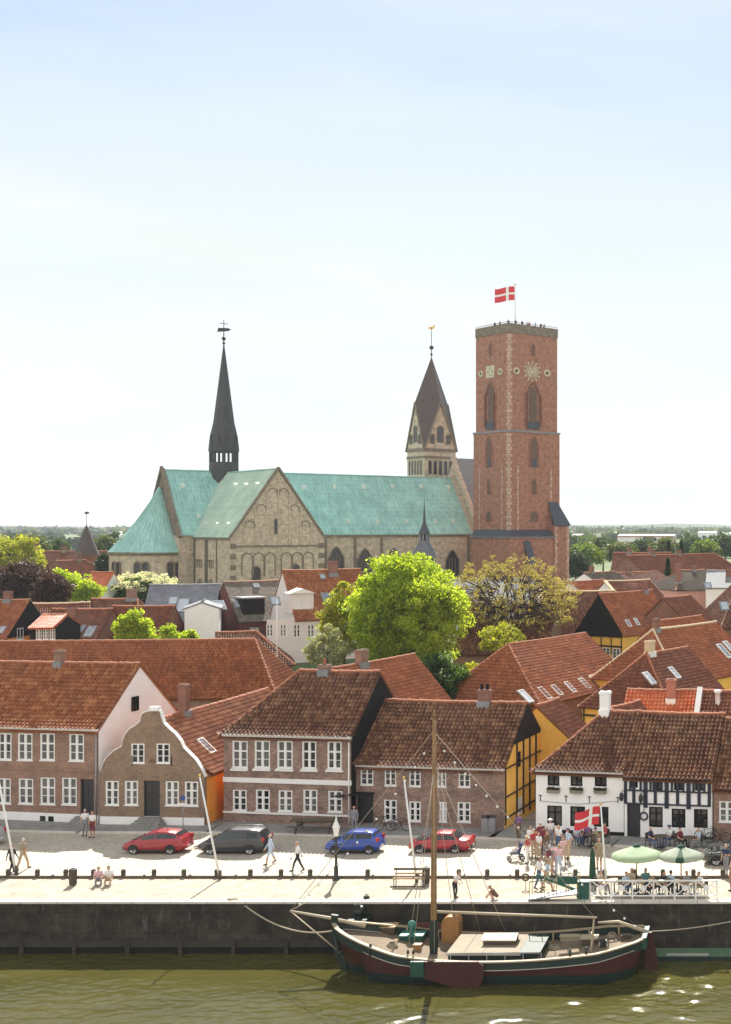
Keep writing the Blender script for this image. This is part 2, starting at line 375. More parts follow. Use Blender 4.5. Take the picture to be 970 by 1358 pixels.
# ------------------------------------------------------------------ roofs of clay pantiles (real corrugated sheets)
CAM = np.array([0, 0, H])
def tile_sheet(mb, P0, P1, P2, P3, m, toworld, pitch=.25, row=.36, amp=.095, step=.06, kick=0.0, kick_len=1.5, fine=True, jit=0):
    """face with eave P0->P1 and ridge P3->P2 (all local); u runs along the eave, v up the slope"""
    P0, P1, P2, P3 = (np.array(p, float) for p in (P0, P1, P2, P3))
    Wd = np.linalg.norm(P1 - P0); e = (P1 - P0) / Wd
    n = np.cross(e, P3 - P0) if np.linalg.norm(P3 - P0) > 1e-6 else np.cross(e, P2 - P0)
    n /= np.linalg.norm(n); s = np.cross(n, e)
    u3 = (P3 - P0) @ e; Hh = (P3 - P0) @ s; u2 = (P2 - P0) @ e
    per = 6 if fine else 4
    nc = max(2, int(round(Wd / pitch))); p = Wd / nc
    ua = np.linspace(0, Wd, nc * per + 1)
    nr = max(2, int(round(Hh / row))); r = Hh / nr
    va = []; ha = []; vu = []
    for k in range(nr):
        va += [k * r, (k + 1) * r - .004]; ha += [step, 0.0]; vu += [k + .02, k + .98]
    va = np.array(va); ha = np.array(ha); vu = np.array(vu)
    top = np.full(len(ua), Hh)
    if u3 > 1e-4: top = np.minimum(top, ua / u3 * Hh)
    if Wd - u2 > 1e-4: top = np.minimum(top, (Wd - ua) / (Wd - u2) * Hh)
    U, V = np.meshgrid(ua, va); V0 = V.copy(); V = np.minimum(V, top[None, :])
    ph = (U / p) % 1.0
    prof = np.where(ph < .62, np.sin(np.pi * ph / .62), -.35 * np.sin(np.pi * (ph - .62) / .38))
    hh = amp * prof + ha[:, None] + .02
    jr = rng.normal(0, .006, (nr, nc + 1)); ci = np.minimum((U / p + 1e-6).astype(int), nc - 1); ri = np.repeat(np.arange(nr), 2)[:, None]
    hh = hh + jr[ri, ci] + .02 * np.sin(U * .55 + jit) * np.sin(V * .8 + jit * 2)
    hh = hh - .10 * np.sin(np.pi * np.clip(U / Wd, 0, 1)) * (V / Hh)
    if kick: hh = hh + kick * np.clip(1 - V / kick_len, 0, 1) ** 2
    X = P0[None, None] + U[..., None] * e + V[..., None] * s + hh[..., None] * n
    uv = np.stack([U / p + .001, np.repeat(vu[:, None], len(ua), 1)], -1)
    a, b = X.shape[:2]
    idx = np.arange(a * b).reshape(a, b)
    F = np.stack([idx[:-1, :-1], idx[:-1, 1:], idx[1:, 1:], idx[1:, :-1]], -1).reshape(-1, 4)
    vf = V.reshape(-1)[F]; keep = (vf.max(1) - vf.min(1) > 1e-5) | (np.abs(V0.reshape(-1)[F] - vf).max(1) < 1e-6)
    full = V0.reshape(-1)[F]; keep &= ~((full.min(1) > top[(F[:, 0] % b)] + 1e-6) & (full.min(1) > top[(F[:, 1] % b)] + 1e-6))
    mb.grid(X.reshape(-1, 3), F[keep], m, uv.reshape(-1, 2), smooth=False)

def cap_line(mb, a, b, m, r=.13):
    """row of half-round ridge tiles bedded in mortar"""
    a, b = Vector(a), Vector(b); L = (b - a).length; k = max(2, int(L / .4)); path = []; rad = []
    for i in range(k):
        for t, f in ((.03, 1.12), (.5, .98), (.97, .9)): path.append(a.lerp(b, (i + t) / k) - Vector((0, 0, .06 * math.sin(math.pi * (i + t) / k) + .015 * math.sin(i * 2.3)))); rad.append(r * f)
    mb.tube(path, rad, m, 8, smooth=False)

# ------------------------------------------------------------------ windows and doors (x to the right seen from outside, y inwards)
WCACHE = {}
def window_meshes(kind, w, h):
    key = (kind, round(w, 1), round(h, 1))
    if key in WCACHE: return WCACHE[key]
    w, h = key[1], key[2]
    f = MB(); p = MB()
    fm = {'cross': WHITE, 'sash': WHITE, 'small': WHITE, 'pair': WHITE, 'inn': BLACK, 'innup': BLACK, 'lead': LEAD}[kind]
    cw = .075
    def bar(x0, x1, z0, z1, y0=-.035, y1=.06): f.bx(x0, x1, y0, y1, z0, z1, fm)
    bar(0, cw, 0, h); bar(w - cw, w, 0, h); bar(cw, w - cw, h - cw, h); bar(cw, w - cw, 0, cw)
    if kind in ('cross', 'sash'):
        t = h * .62
        bar(w / 2 - .06, w / 2 + .06, cw, h - cw, -.03); bar(cw, w / 2 - .06, t - .05, t + .05, -.028); bar(w / 2 + .06, w - cw, t - .05, t + .05, -.028)
        for x0, x1 in ((cw, w / 2 - .06), (w / 2 + .06, w - cw)):
            bar(x0, x1, t * .5 - .02, t * .5 + .02, .0, .05)
            bar(x0, x0 + .03, cw, h - cw, -.01, .05); bar(x1 - .03, x1, cw, h - cw, -.01, .05)
        f.bx(-.05, w + .05, -.09, .03, -.075, -.001, WHITE)
    elif kind == 'pair':
        bar(w / 2 - .05, w / 2 + .05, cw, h - cw, -.03)
        for x0, x1 in ((cw, w / 2 - .05), (w / 2 + .05, w - cw)):
            for q in (.36, .68): bar(x0, x1, h * q - .02, h * q + .02, .0, .05)
        f.bx(-.03, w + .03, -.07, .03, -.06, -.001, WHITE)
    elif kind == 'small':
        bar(w / 2 - .035, w / 2 + .035, cw, h - cw, -.02); bar(cw, w - cw, h / 2 - .025, h / 2 + .025, .0, .05)
    elif kind in ('inn', 'innup'):
        bar(w / 2 - .04, w / 2 + .04, cw, h - cw, -.02)
        if kind == 'inn':
            bar(cw, w - cw, h * .66 - .03, h * .66 + .03, -.015)
    p.quad((.02, .05, .02), (w - .02, .05, .02), (w - .02, .05, h - .02), (.02, .05, h - .02), DPANE if kind in ('inn', 'innup') else PANE)
    WCACHE[key] = (f.mesh('window'), p.mesh('pane'), w, h)
    return WCACHE[key]
def door_mesh(w, h, m, frame=None):
    f = MB(); f.bx(0, w, .06, .12, 0, h, m)
    for x0, x1 in ((.08, w / 2 - .05), (w / 2 + .05, w - .08)):
        for z0, z1 in ((.15, h * .42), (h * .47, h * .88)): f.bx(x0, x1, .045, .059, z0, z1, m)
    fr = frame or m
    f.bx(-.001, .07, -.02, .059, 0, h, fr); f.bx(w - .07, w + .001, -.02, .059, 0, h, fr); f.bx(.07, w - .07, -.02, .059, h - .09, h, fr)
    k = MB(); k.ball((w - .14, .02, h * .46), .03, STEEL, 8)
    return f, k

class House:
    def __init__(s, name, label, A, B, hw, z0, ze, zr, roof=TILE_R, walls=None, hipA=0.0, hipB=0.0, cat='house', group=None, holes=None,
                 oh=.28, ohg=.06, kick=0.0, cap=MORTR, wallmat=BR, fine=False, pitch=.26, flat=False, gable_top=None, fronthw=None):
        A = Vector((A[0], A[1])); B = Vector((B[0], B[1]))
        s.A, s.B = A, B; s.len = (B - A).length; s.rz = math.atan2(B.y - A.y, B.x - A.x)
        s.hw, s.z0, s.he, s.hr = hw, z0, ze - z0, zr - z0
        s.root = thing(name, label, cat, (A.x, A.y, z0), s.rz, group)
        s.M = Matrix.Translation((A.x, A.y, z0)) @ Matrix.Rotation(s.rz, 4, 'Z'); s.Mi = s.M.inverted()
        s.hipA, s.hipB, s.oh, s.kick = hipA, hipB, oh, kick
        s.wm = {k: wallmat for k in 'SNAB'}
        if walls: s.wm.update(walls)
        s.holes = {k: [] for k in 'SNAB'}; s.wins = []
        s.roofmat, s.capmat, s.fine, s.pitch, s.ohg, s.flat = roof, cap, fine, pitch, ohg, flat; s.kick = kick * .85; s.pitch = .285 if fine else pitch
    # geometry of the four walls: origin, direction, outward normal
    def side(s, k):
        L, w = s.len, s.hw
        return {'S': (Vector((0, -w, 0)), Vector((1, 0, 0)), Vector((0, -1, 0)), L, 0.0), 'B': (Vector((L, -w, 0)), Vector((0, 1, 0)), Vector((1, 0, 0)), 2 * w, R(90)),
                'N': (Vector((L, w, 0)), Vector((-1, 0, 0)), Vector((0, 1, 0)), L, R(180)), 'A': (Vector((0, w, 0)), Vector((0, -1, 0)), Vector((-1, 0, 0)), 2 * w, R(-90))}[k]
    def slope(s, k):
        """plane of a roof slope: a point and its normal, local"""
        L, w = s.len, s.hw; rise = s.hr - s.he
        if k == 'S': return Vector((0, -w, s.he)), Vector((0, -rise, w)).normalized()
        if k == 'N': return Vector((0, w, s.he)), Vector((0, rise, w)).normalized()
        if k == 'A': return Vector((0, 0, s.he)), Vector((-rise, 0, s.hipA)).normalized()
        return Vector((L, 0, s.he)), Vector((rise, 0, s.hipB)).normalized()
    def ray(s, px, py, p, n):
        o = s.Mi @ Vector((0, 0, H)); q = s.Mi @ Vector(((px - CX) / FP, 1, H - (py - CY) / FP)); d = q - o
        return o + d * ((p - o).dot(n) / d.dot(n))
    def onwall(s, px, py, k):
        o, e, n, L, a = s.side(k); h = s.ray(px, py, o, n); return (h - o).dot(e), h.z
    def onroof(s, px, py, k): p, n = s.slope(k); return s.ray(px, py, p, n)
    def win_px(s, k, kind, rects, depth=.05):
        for (x0, y0, x1, y1) in rects:
            ym, xm = (y0 + y1) / 2, (x0 + x1) / 2
            a = s.onwall(x0, ym, k)[0]; b = s.onwall(x1, ym, k)[0]; zt = s.onwall(xm, y0, k)[1]; zb = s.onwall(xm, y1, k)[1]
            s.win(k, kind, a, zb, b - a, zt - zb, depth)
    def win(s, k, kind, x, z, w, h, depth=.05, m=None, frame=None):
        w, h = round(max(w, .3), 1), round(max(h, .3), 1)
        s.holes[k].append((x, z, x + w, z + h)); s.wins.append((k, kind, x, z, w, h, depth, m, frame))
    def build(s, tiles_on=None):
        L, w, he, hr = s.len, s.hw, s.he, s.hr
        wb = MB()
        for k in 'SBNA':
            o, e, n, Lk, a = s.side(k); m = s.wm[k]
            hs = s.holes[k]
            P = lambda x, z, dn=0.0: o + e * x + Vector((0, 0, z)) - n * dn
            xs = sorted({0.0, Lk} | {v for h in hs for v in (h[0], h[2])}); zs = sorted({-1.5, he} | {v for h in hs for v in (h[1], h[3]) if v < he - .01})
            for i in range(len(xs) - 1):
                for j in range(len(zs) - 1):
                    cx, cz = (xs[i] + xs[i + 1]) / 2, (zs[j] + zs[j + 1]) / 2
                    if any(h[0] < cx < h[2] and h[1] < cz < h[3] for h in hs): continue
                    wb.quad(P(xs[i], zs[j]), P(xs[i + 1], zs[j]), P(xs[i + 1], zs[j + 1]), P(xs[i], zs[j + 1]), m)
            for (x0, z0, x1, z1) in hs:
                d = .2
                if z1 > he - .01: continue
                wb.quad(P(x0, z0), P(x0, z0, d), P(x1, z0, d), P(x1, z0), m); wb.quad(P(x0, z1, d), P(x0, z1), P(x1, z1), P(x1, z1, d), m)
                wb.quad(P(x0, z0, d), P(x0, z0), P(x0, z1), P(x0, z1, d), m); wb.quad(P(x1, z0), P(x1, z0, d), P(x1, z1, d), P(x1, z1), m)
            if k in 'AB' and (s.hipA if k == 'A' else s.hipB) == 0:
                wb.poly([P(0, he), P(Lk, he), P(w, hr)], m)
        s.wall = wb.build('wall', s.root)
        for (k, kind, x, z, ww, hh, depth, m, frame) in s.wins:
            o, e, n, Lk, a = s.side(k); pos = o + e * x + Vector((0, 0, z)) - n * depth
            if kind == 'door':
                f, kb = door_mesh(ww, hh, m or DOORD, frame); d = f.build('door', s.root, pos, a); kb.build('handle', d)
            else:
                fm, pm, _, _ = window_meshes(kind, ww, hh)
                if z + hh > he - .01 and k in 'AB': pos = o + e * x + Vector((0, 0, z)) + n * .075
                f = obj('window', fm, s.root, pos, a); obj('pane', pm, f)
        # roof
        rb = MB(); sl = (hr - he) / w; oh = s.oh; ez = he - oh * sl; og = s.ohg
        xa, xb = -og, L + og
        if s.hipA: xa = -oh
        if s.hipB: xb = L + oh
        ra = s.hipA if s.hipA else -og; rbx = L - s.hipB if s.hipB else L + og
        faces = {'S': [(xa, -w - oh, ez), (xb, -w - oh, ez), (rbx, 0, hr), (ra, 0, hr)], 'N': [(xb, w + oh, ez), (xa, w + oh, ez), (ra, 0, hr), (rbx, 0, hr)]}
        if s.hipA: faces['A'] = [(xa, w + oh, ez), (xa, -w - oh, ez), (ra, 0, hr), (ra, 0, hr)]
        if s.hipB: faces['B'] = [(xb, -w - oh, ez), (xb, w + oh, ez), (rbx, 0, hr), (rbx, 0, hr)]
        cl = s.Mi @ Vector((0, 0, H))
        for k, f in faces.items():
            Pv = [Vector(p) for p in f]; n = (Pv[1] - Pv[0]).cross(Pv[2] - Pv[0]).normalized()
            seen = n.dot(cl - (Pv[0] + Pv[2]) / 2) > 0
            poly = Pv if (Pv[2] - Pv[3]).length > 1e-4 else Pv[:3]
            rb.prism([p - n * .12 for p in poly], n * .10, s.roofmat)
            if s.flat or not seen:
                rb.poly([p + n * .03 for p in poly], s.roofmat)
            else:
                tile_sheet(rb, *f, s.roofmat, None, pitch=s.pitch, fine=s.fine, kick=s.kick if k == 'S' else 0, jit=s.A.x,
                           amp=(.115 if s.fine else .095) if not getattr(s, 'slates', False) else .0, step=(.078 if s.fine else .06) if not getattr(s, 'slates', False) else .012)
        s.roof = rb.build('roof', s.root)
        cb = MB(); up = .05
        if s.capmat:
            cap_line(cb, (ra, 0, hr + up), (rbx, 0, hr + up), s.capmat)
            for hp, xe, xr in ((s.hipA, xa, ra), (s.hipB, xb, rbx)):
                if hp:
                    for sg in (-1, 1): cap_line(cb, (xe, sg * (w + oh), ez + up), (xr, 0, hr + up), s.capmat, .11)
            cb.build('ridge_cap', s.roof)
        return s
    def chimney(s, x, y, zt, w=.7, d=.55, m=BRR, pots=0, cap=True, base=None):
        """zt: height of the top above the ridge"""
        b = MB(); zb = s.hr - abs(y) / s.hw * (s.hr - s.he) - .6; z1 = s.hr + zt
        b.bx(x - w / 2, x + w / 2, y - d / 2, y + d / 2, zb, z1 - .22, m)
        b.bx(x - w / 2 - .05, x + w / 2 + .05, y - d / 2 - .05, y + d / 2 + .05, z1 - .22, z1 - .07, m)
        b.bx(x - w / 2 + .02, x + w / 2 - .02, y - d / 2 + .02, y + d / 2 - .02, z1 - .07, z1, m)
        b.bx(x - w / 2 - .04, x + w / 2 + .04, y - d / 2 - .12, y + d / 2 + .04, zb, s.hr - abs(y) / s.hw * (s.hr - s.he) + .12, base or LEAD)
        b.bx(x - w / 2 + .12, x + w / 2 - .12, y - d / 2 + .12, y + d / 2 - .12, z1, z1 + .015, BLACK)
        for i in range(pots): b.lathe([(.12, 0), (.10, .35), (.12, .38), (.09, .38)], MORTR if pots < 2 else BLACK, (x - w / 2 + (i + .5) * w / pots, y, z1), 10)
        return b.build('chimney', s.roof)
    def chimney_px(s, px, yt, yb, wpx, m=BRR, pots=0, y=0.0, d=.55, base=None):
        """a chimney on the ridge, its outline read off the photograph"""
        p = s.ray(px, yb, Vector((0, y, 0)), Vector((0, 1, 0))); q = s.ray(px, yt, Vector((0, y, 0)), Vector((0, 1, 0)))
        wd = s.M @ p; w = wpx * wd.y / FP
        return s.chimney(min(max(p.x, .4), s.len - .4), y, max(.4, q.z - s.hr), max(.4, w - .08), d, m, pots, base=base)
    def skylight(s, k, rects, m=SKYL, fm=GREYM):
        for (px, py, w, h) in rects:
            p, n = s.slope(k); q = s.onroof(px, py, k)
            e = Vector((0, 0, 1)).cross(n).normalized(); v = n.cross(e)
            M = Matrix((e, v, n)).transposed(); b = MB()
            for c, sz in (((0, h / 2 - .03, .1), (w, .07, .1)), ((0, -h / 2 + .03, .1), (w, .07, .1)), ((w / 2 - .03, 0, .1), (.07, h - .13, .1)), ((-w / 2 + .03, 0, .1), (.07, h - .13, .1))):
                b.box(q + M @ Vector(c), sz, fm, M)
            b.box(q + M @ Vector((0, 0, .08)), (w - .13, h - .13, .05), m, M)
            b.box(q + M @ Vector((0, 0, .03)), (w + .2, h + .2, .05), LEAD, M)
            b.build('roof_window', s.roof)

def px_house(name, label, a, b, zr, hw, z0, ze, **kw):
    """a house from the two ends of its ridge in the photograph, at ridge height zr"""
    A = atz(*a, zr); Bp = atz(*b, zr)
    return House(name, label, A, Bp, hw, z0, ze, zr, **kw)
def front_house(name, label, FL, FR, hw, ze, zr, **kw):
    FL = Vector(FL[:2]); FR = Vector(FR[:2]); u = (FR - FL).normalized(); n = Vector((-u.y, u.x))
    return House(name, label, FL + n * hw, FR + n * hw, hw, 0.0, ze, zr, **kw)
# ------------------------------------------------------------------ ground, quay, street, water
ZW = -2.6
YE = 68.1                                            # quay edge
YR = 73.0                                            # row of bollards
def ground_z(y):
    if y < 84: return 0.0
    return 5.2 * (1 - math.exp(-((y - 84) / 55.0) ** 1.6)) - .25
m, t, b = newmat('earth_and_meadow'); v = uvnode(t, kind='Object')
n = noise(t, v, .012, 6, .6); n2 = noise(t, v, .3, 5)
c = ramp(t, n, [(.35, (.055, .085, .028)), (.5, (.085, .12, .035)), (.62, (.16, .17, .06)), (.75, (.06, .09, .03))])
c = mix(t, 1.0, c, ramp(t, n2, [(.3, (.7, .7, .7)), (.7, (1.2, 1.2, 1.2))]), 'MULTIPLY'); t.links.new(c, b.inputs['Base Color']); b.inputs['Roughness'].default_value = .95
mb = MB(); ys = [83.9, 90, 97, 105, 115, 125, 140, 155, 175, 200, 240, 300, 400, 600, 1000, 2000, 4000, 9000]
xs_ = lambda y: [-(y * 1.2 + 60), (y * .45 + 60)]
V = []; F = []
for i, y in enumerate(ys):
    z = -.4 if i == 0 else ground_z(y); V += [(xs_(y)[0], y, z), (xs_(y)[1], y, z)]
for i in range(len(ys) - 1): F.append((2 * i, 2 * i + 1, 2 * i + 3, 2 * i + 2))
mb.add(V, F, m); struct(mb, 'ground', 'green land stretching behind the town to the horizon', 'ground')

m, t, b = newmat('cobbles'); v = uvnode(t)
k = t.nodes.new('ShaderNodeTexVoronoi'); k.inputs['Scale'].default_value = 6.5; t.links.new(v, k.inputs['Vector'])
n = noise(t, v, .35, 6, .65); n2 = noise(t, v, 3.5, 3)
c = mix(t, .12, ramp(t, n, [(.3, (.42, .365, .285)), (.7, (.57, .505, .41))]), k.outputs['Color'], 'SOFT_LIGHT')
c = mix(t, 1.0, c, ramp(t, k.outputs['Distance'], [(.25, (1.03,) * 3), (.62, (.80,) * 3)]), 'MULTIPLY')
c = mix(t, 1.0, c, ramp(t, n2, [(.3, (.86,) * 3), (.7, (1.1,) * 3)]), 'MULTIPLY')
t.links.new(c, b.inputs['Base Color']); b.inputs['Roughness'].default_value = .85
bump(t, b, k.outputs['Distance'], -.35, .02); COB = m
PAVE = brick('flagstones', (.30, .29, .275), (.25, .24, .225), (.16, .15, .14), bw=.9, bh=.6, ms=.02, var=.25)
COPE = mat('granite_coping', (.62, .58, .52), .8, .15, 2.5, bmp=.2)
x0, x1 = -95, 22
mb = MB(); mb.quad((x0, YR + .1, 0), (x1, YR + .1, 0), (x1, 100, 0), (x0, 100, 0), COB); struct(mb, 'street', 'pale sunlit cobbled quayside street in front of the house row', 'street')
mb = MB(); mb.quad((x0, YE + .5, .0), (x1, YE + .5, .0), (x1, YR + .1, .0), (x0, YR + .1, .0), brick('setts', (.52, .455, .36), (.43, .37, .285), (.31, .25, .175), bw=.28, bh=.14, ms=.022, var=.35))
struct(mb, 'quay_strip', 'cobbled strip of quay between the bollards and the edge', 'quay')
mb = MB(); mb.bx(x0, x1, YE, YE + .5, -.06, .05, COPE)
for i in range(60): mb.bx(x0 + i * 2.0 + .98, x0 + i * 2.0 + 1.0, YE - .004, YE + .503, -.055, .053, WOODB)
struct(mb, 'quay_coping', 'row of pale granite coping stones along the quay edge', 'coping')
# pavement along the houses, one sheet that follows the fronts
PV = [gnd(-340, 1083), gnd(131, 1094), gnd(297, 1094), gnd(466, 1098), gnd(669, 1101), gnd(828, 1111), gnd(945, 1115.5), gnd(1300, 1133)]
mb = MB()
for a, c_ in zip(PV[:-1], PV[1:]):
    u = (c_ - a).normalized(); nn = Vector((u.y, -u.x, 0)) * 2.3; ff = Vector((-u.y, u.x, 0)) * 3
    mb.prism([a + nn, c_ + nn, c_ + ff, a + ff], (0, 0, .12), PAVE)
    mb.prism([a + nn * 1.06 + u * 0, c_ + nn * 1.06, c_ + nn, a + nn], (0, 0, .125), COPE)
struct(mb, 'pavement', 'grey flagstone pavement with kerb along the house fronts', 'pavement')

# quay wall
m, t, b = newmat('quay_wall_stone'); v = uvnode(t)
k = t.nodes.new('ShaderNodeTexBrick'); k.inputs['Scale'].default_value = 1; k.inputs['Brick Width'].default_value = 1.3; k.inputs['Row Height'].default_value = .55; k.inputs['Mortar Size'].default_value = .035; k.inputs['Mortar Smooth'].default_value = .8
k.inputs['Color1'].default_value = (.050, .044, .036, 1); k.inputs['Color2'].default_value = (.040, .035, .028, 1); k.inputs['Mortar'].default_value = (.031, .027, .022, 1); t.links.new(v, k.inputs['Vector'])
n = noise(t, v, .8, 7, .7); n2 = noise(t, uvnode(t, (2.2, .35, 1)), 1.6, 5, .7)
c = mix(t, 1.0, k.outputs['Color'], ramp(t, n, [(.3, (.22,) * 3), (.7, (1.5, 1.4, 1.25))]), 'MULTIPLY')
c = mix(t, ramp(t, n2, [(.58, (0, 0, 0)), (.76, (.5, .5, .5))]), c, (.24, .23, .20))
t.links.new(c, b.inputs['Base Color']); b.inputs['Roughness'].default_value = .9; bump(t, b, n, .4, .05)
QW = m
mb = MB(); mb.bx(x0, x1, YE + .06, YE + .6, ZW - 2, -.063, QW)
struct(mb, 'quay_wall', 'dark weathered quay wall standing in the river', 'quay wall')
FEND = mat('tarred_timber', (.045, .038, .030), .85, .4, 4)
mb = MB(); mb.bx(x0, -21.0, YE - .35, YE + .04, -2.25, -1.98, FEND); mb.bx(x0, -21.0, YE - .3, YE + .03, -3.4, -2.27, BLACK)
for i in range(26): mb.bx(x0 + 2 + i * 2.8, x0 + 2.22 + i * 2.8, YE - .42, YE - .352, -3.4, -1.9, FEND)
tag(mb.build('fender_beam'), 'long weathered timber fender beam low on the dark quay wall', 'fender beam')

m, t, b = newmat('river_water')
b.inputs['Roughness'].default_value = .03; b.inputs['IOR'].default_value = 1.33
v = uvnode(t, (1.0, 1.7, 1), 'Object'); n2 = noise(t, v, 3.2, 4, .6); n3 = noise(t, v, 9.0, 3, .6)
nc = noise(t, uvnode(t, (.5, 1.6, 1), 'Object'), .2, 5, .6)
t.links.new(ramp(t, nc, [(.35, (.050, .047, .011)), (.65, (.075, .068, .018))]), b.inputs['Base Color'])
a2 = t.nodes.new('ShaderNodeMath'); a2.operation = 'MULTIPLY_ADD'; a2.inputs[1].default_value = .35; t.links.new(n3, a2.inputs[0]); t.links.new(n2, a2.inputs[2])
bump(t, b, a2.outputs[0], .24, .06)
gx, gy = np.arange(-50, 2.01, .065), np.arange(57, YE + .31, .065); X, Y = np.meshgrid(gx, gy); Z = np.zeros_like(X)
for i in range(70):
    lam = .30 * (1.15 / .30) ** rng.uniform(0, 1) if i < 60 else rng.uniform(1.2, 3); th = rng.normal(1.62, .5); k_ = 2 * np.pi / lam
    Z += lam * (.0030 if i < 60 else .002) * np.sin(k_ * (X * np.cos(th) + Y * np.sin(th)) + rng.uniform(0, 6.28))
patch = .75 + .35 * np.sin(X * .31 + Y * .5) * np.sin(X * .13 - Y * .23 + 1)
Zs = ZW + Z * patch; edge = np.minimum(np.minimum(X - gx[0], gx[-1] - X), Y - gy[0]); Zs = ZW + (Zs - ZW) * np.clip(edge / 1.0, 0, 1)
mb = MB(); V = np.stack([X, Y, Zs], -1).reshape(-1, 3); ni, nj = X.shape; ix = np.arange(ni * nj).reshape(ni, nj)
mb.grid(V, np.stack([ix[:-1, :-1], ix[:-1, 1:], ix[1:, 1:], ix[1:, :-1]], -1).reshape(-1, 4), m, V[:, :2].copy(), smooth=True)
for (xa, xb, ya, yb) in ((-160, gx[0], -40, gy[-1]), (gx[-1], 60, -40, gy[-1]), (gx[0], gx[-1], -40, gy[0])): mb.quad((xa, ya, ZW), (xb, ya, ZW), (xb, yb, ZW), (xa, yb, ZW), m)
struct(mb, 'river', 'olive green rippling river water along the quay', 'water')

# ------------------------------------------------------------------ the front row of houses
def dist(a, b): return (Vector(a) - Vector(b)).length
HS = {}
# L: long two-storey brick house with the white gable
FR = gnd(131, 1094); FL = gnd(0, 1088.5); u = (FR - FL).normalized(); FL = FR - u * 16.5
h = HS['L'] = front_house('brick_house', 'long brown brick house with two rows of white windows and plain white gable', FL, FR, 4.25, 6.45, 10.3,
                          roof=TILE_F, wallmat=BR, walls={'B': WALLW, 'N': WALLW}, kick=.32, fine=True, cap=MORTR)
h.win_px('S', 'cross', [(-68, 972, -49, 1007), (-33, 972, -14, 1007), (-2, 973, 15, 1007.5), (24, 973, 43, 1008), (53.5, 973, 73, 1008), (92, 974, 111, 1009),
                        (-68, 1031, -49, 1065), (-33, 1031, -14, 1065), (-3, 1031.5, 15, 1065.5), (25, 1032, 44.5, 1066), (54, 1032, 73, 1066.5), (82.5, 1032, 102, 1067)])
x, z = h.onwall(107, 1085, 'S'); x2, z2 = h.onwall(125, 1034, 'S'); h.win('S', 'door', x, .55, x2 - x, z2 - .55, .12)
x, z = h.onwall(178, 937, 'B'); h.win('B', 'inn', x - .3, z - .3, .7, 1.0, .02)
h.build()
mb = MB(); L_ = h.len
zb = h.onwall(60, 1078, 'S')[1]; dx = h.holes['S'][-1]
mb.bx(-.02, dx[0], -h.hw - .05, -h.hw + .05, -.3, zb, WALLW); mb.bx(dx[2], L_ + .02, -h.hw - .05, -h.hw + .05, -.3, zb, WALLW); mb.build('plinth', h.root)
mb = MB(); mb.bx(-.05, L_ + .04, -h.hw - .16, -h.hw + .04, h.he - .28, h.he - .02, WHITE); mb.build('cornice', h.root)
mb = MB(); zb2 = h.onwall(60, 1020, 'S')[1]; mb.bx(-.02, L_, -h.hw - .05, -h.hw + .03, zb2 - .08, zb2 + .1, BR); mb.build('string_course', h.root)
mb = MB(); xg, zg = h.onwall(63, 1086, 'S')
for q in (-.5, .12): mb = MB(); mb.bx(xg + q, xg + q + .4, -h.hw - .07, -h.hw - .052, zg - .2, zg + .2, DPANE); mb.build('cellar_window', h.root)
mb = MB()
for i in range(4): mb.bx(dx[0] - .2, dx[2] + .2, -h.hw - .1 - .3 * (4 - i), -h.hw - .06, .12 + i * .11, .12 + (i + 1) * .11, PAVE)
mb.build('doorstep', h.root)
h.chimney_px(80, 862, 885, 12, BR, 0)
mb = MB(); mb.tube([(L_ - .1, -h.hw - .12, .2), (L_ - .1, -h.hw - .12, h.he - .3)], .05, GREYM); mb.build('downpipe', h.root)

# N: house with the curved dutch gable
FLn, FRn = gnd(133.5, 1095), gnd(271, 1097); u = (FRn - FLn).normalized(); nn = Vector((-u.y, u.x, 0)); mid = (FLn + FRn) / 2; wN = dist(FLn, FRn) / 2
h = HS['N'] = House('gabled_house', 'narrow house with curved brown brick gable and ochre side wall', mid + nn * .3, mid + nn * 17, wN, 0, 3.6, 7.0, roof=TILE_N,
                    wallmat=ORA, walls={'A': BR2}, fine=True, oh=.3, ohg=-.05, cap=MORTR, kick=.2)
h.build()
x, z = h.ray(243, 910, Vector((0, 0, 0)), Vector((0, 1, 0))).xz
h.skylight('S', [(273, 990, .8, 1.35)], SKYL, WHITE)
h.chimney_px(244, 907, 935, 13, BRR, 0)
# gable front: outline read from the photograph, windows cut as real recesses
ol = [(135, 1022.5), (137, 1012), (142, 1004), (151, 996), (162, 990), (163, 982), (166, 974), (172, 967), (180, 962), (186, 957), (187, 950), (190, 945.5), (197, 943.5),
      (211, 943.5), (213.5, 952), (216, 960), (223, 967), (231, 974), (238, 983), (242, 992), (249, 999), (258, 1008), (266, 1020), (270, 1031)]
gM = thing('tmp', 'x', 'x', FLn, math.atan2(u.y, u.x)); gMat = Matrix.Translation(FLn) @ Matrix.Rotation(math.atan2(u.y, u.x), 4, 'Z'); gi = gMat.inverted(); bpy.data.objects.remove(gM)
def onG(px, py):
    o = gi @ Vector((0, 0, H)); q = gi @ Vector(((px - CX) / FP, 1, H - (py - CY) / FP)); d = q - o; k = -o.y / d.y; p = o + d * k; return p.x, p.z
OL = [onG(*p) for p in ol]; Wn = 2 * wN
OL[0] = (0.0, OL[0][1]); OL[-1] = (Wn, OL[-1][1])
rects = [(174.5, 987, 192.5, 1012, 'pair'), (208, 987, 226, 1012, 'pair'), (140.5, 1035.5, 158, 1067.5, 'cross'), (166, 1036, 183, 1067.5, 'cross'), (220, 1036.5, 237.5, 1068, 'cross'), (245.5, 1037, 263.5, 1068.5, 'cross'), (191, 1036, 211.5, 1083, 'door')]
hl = []
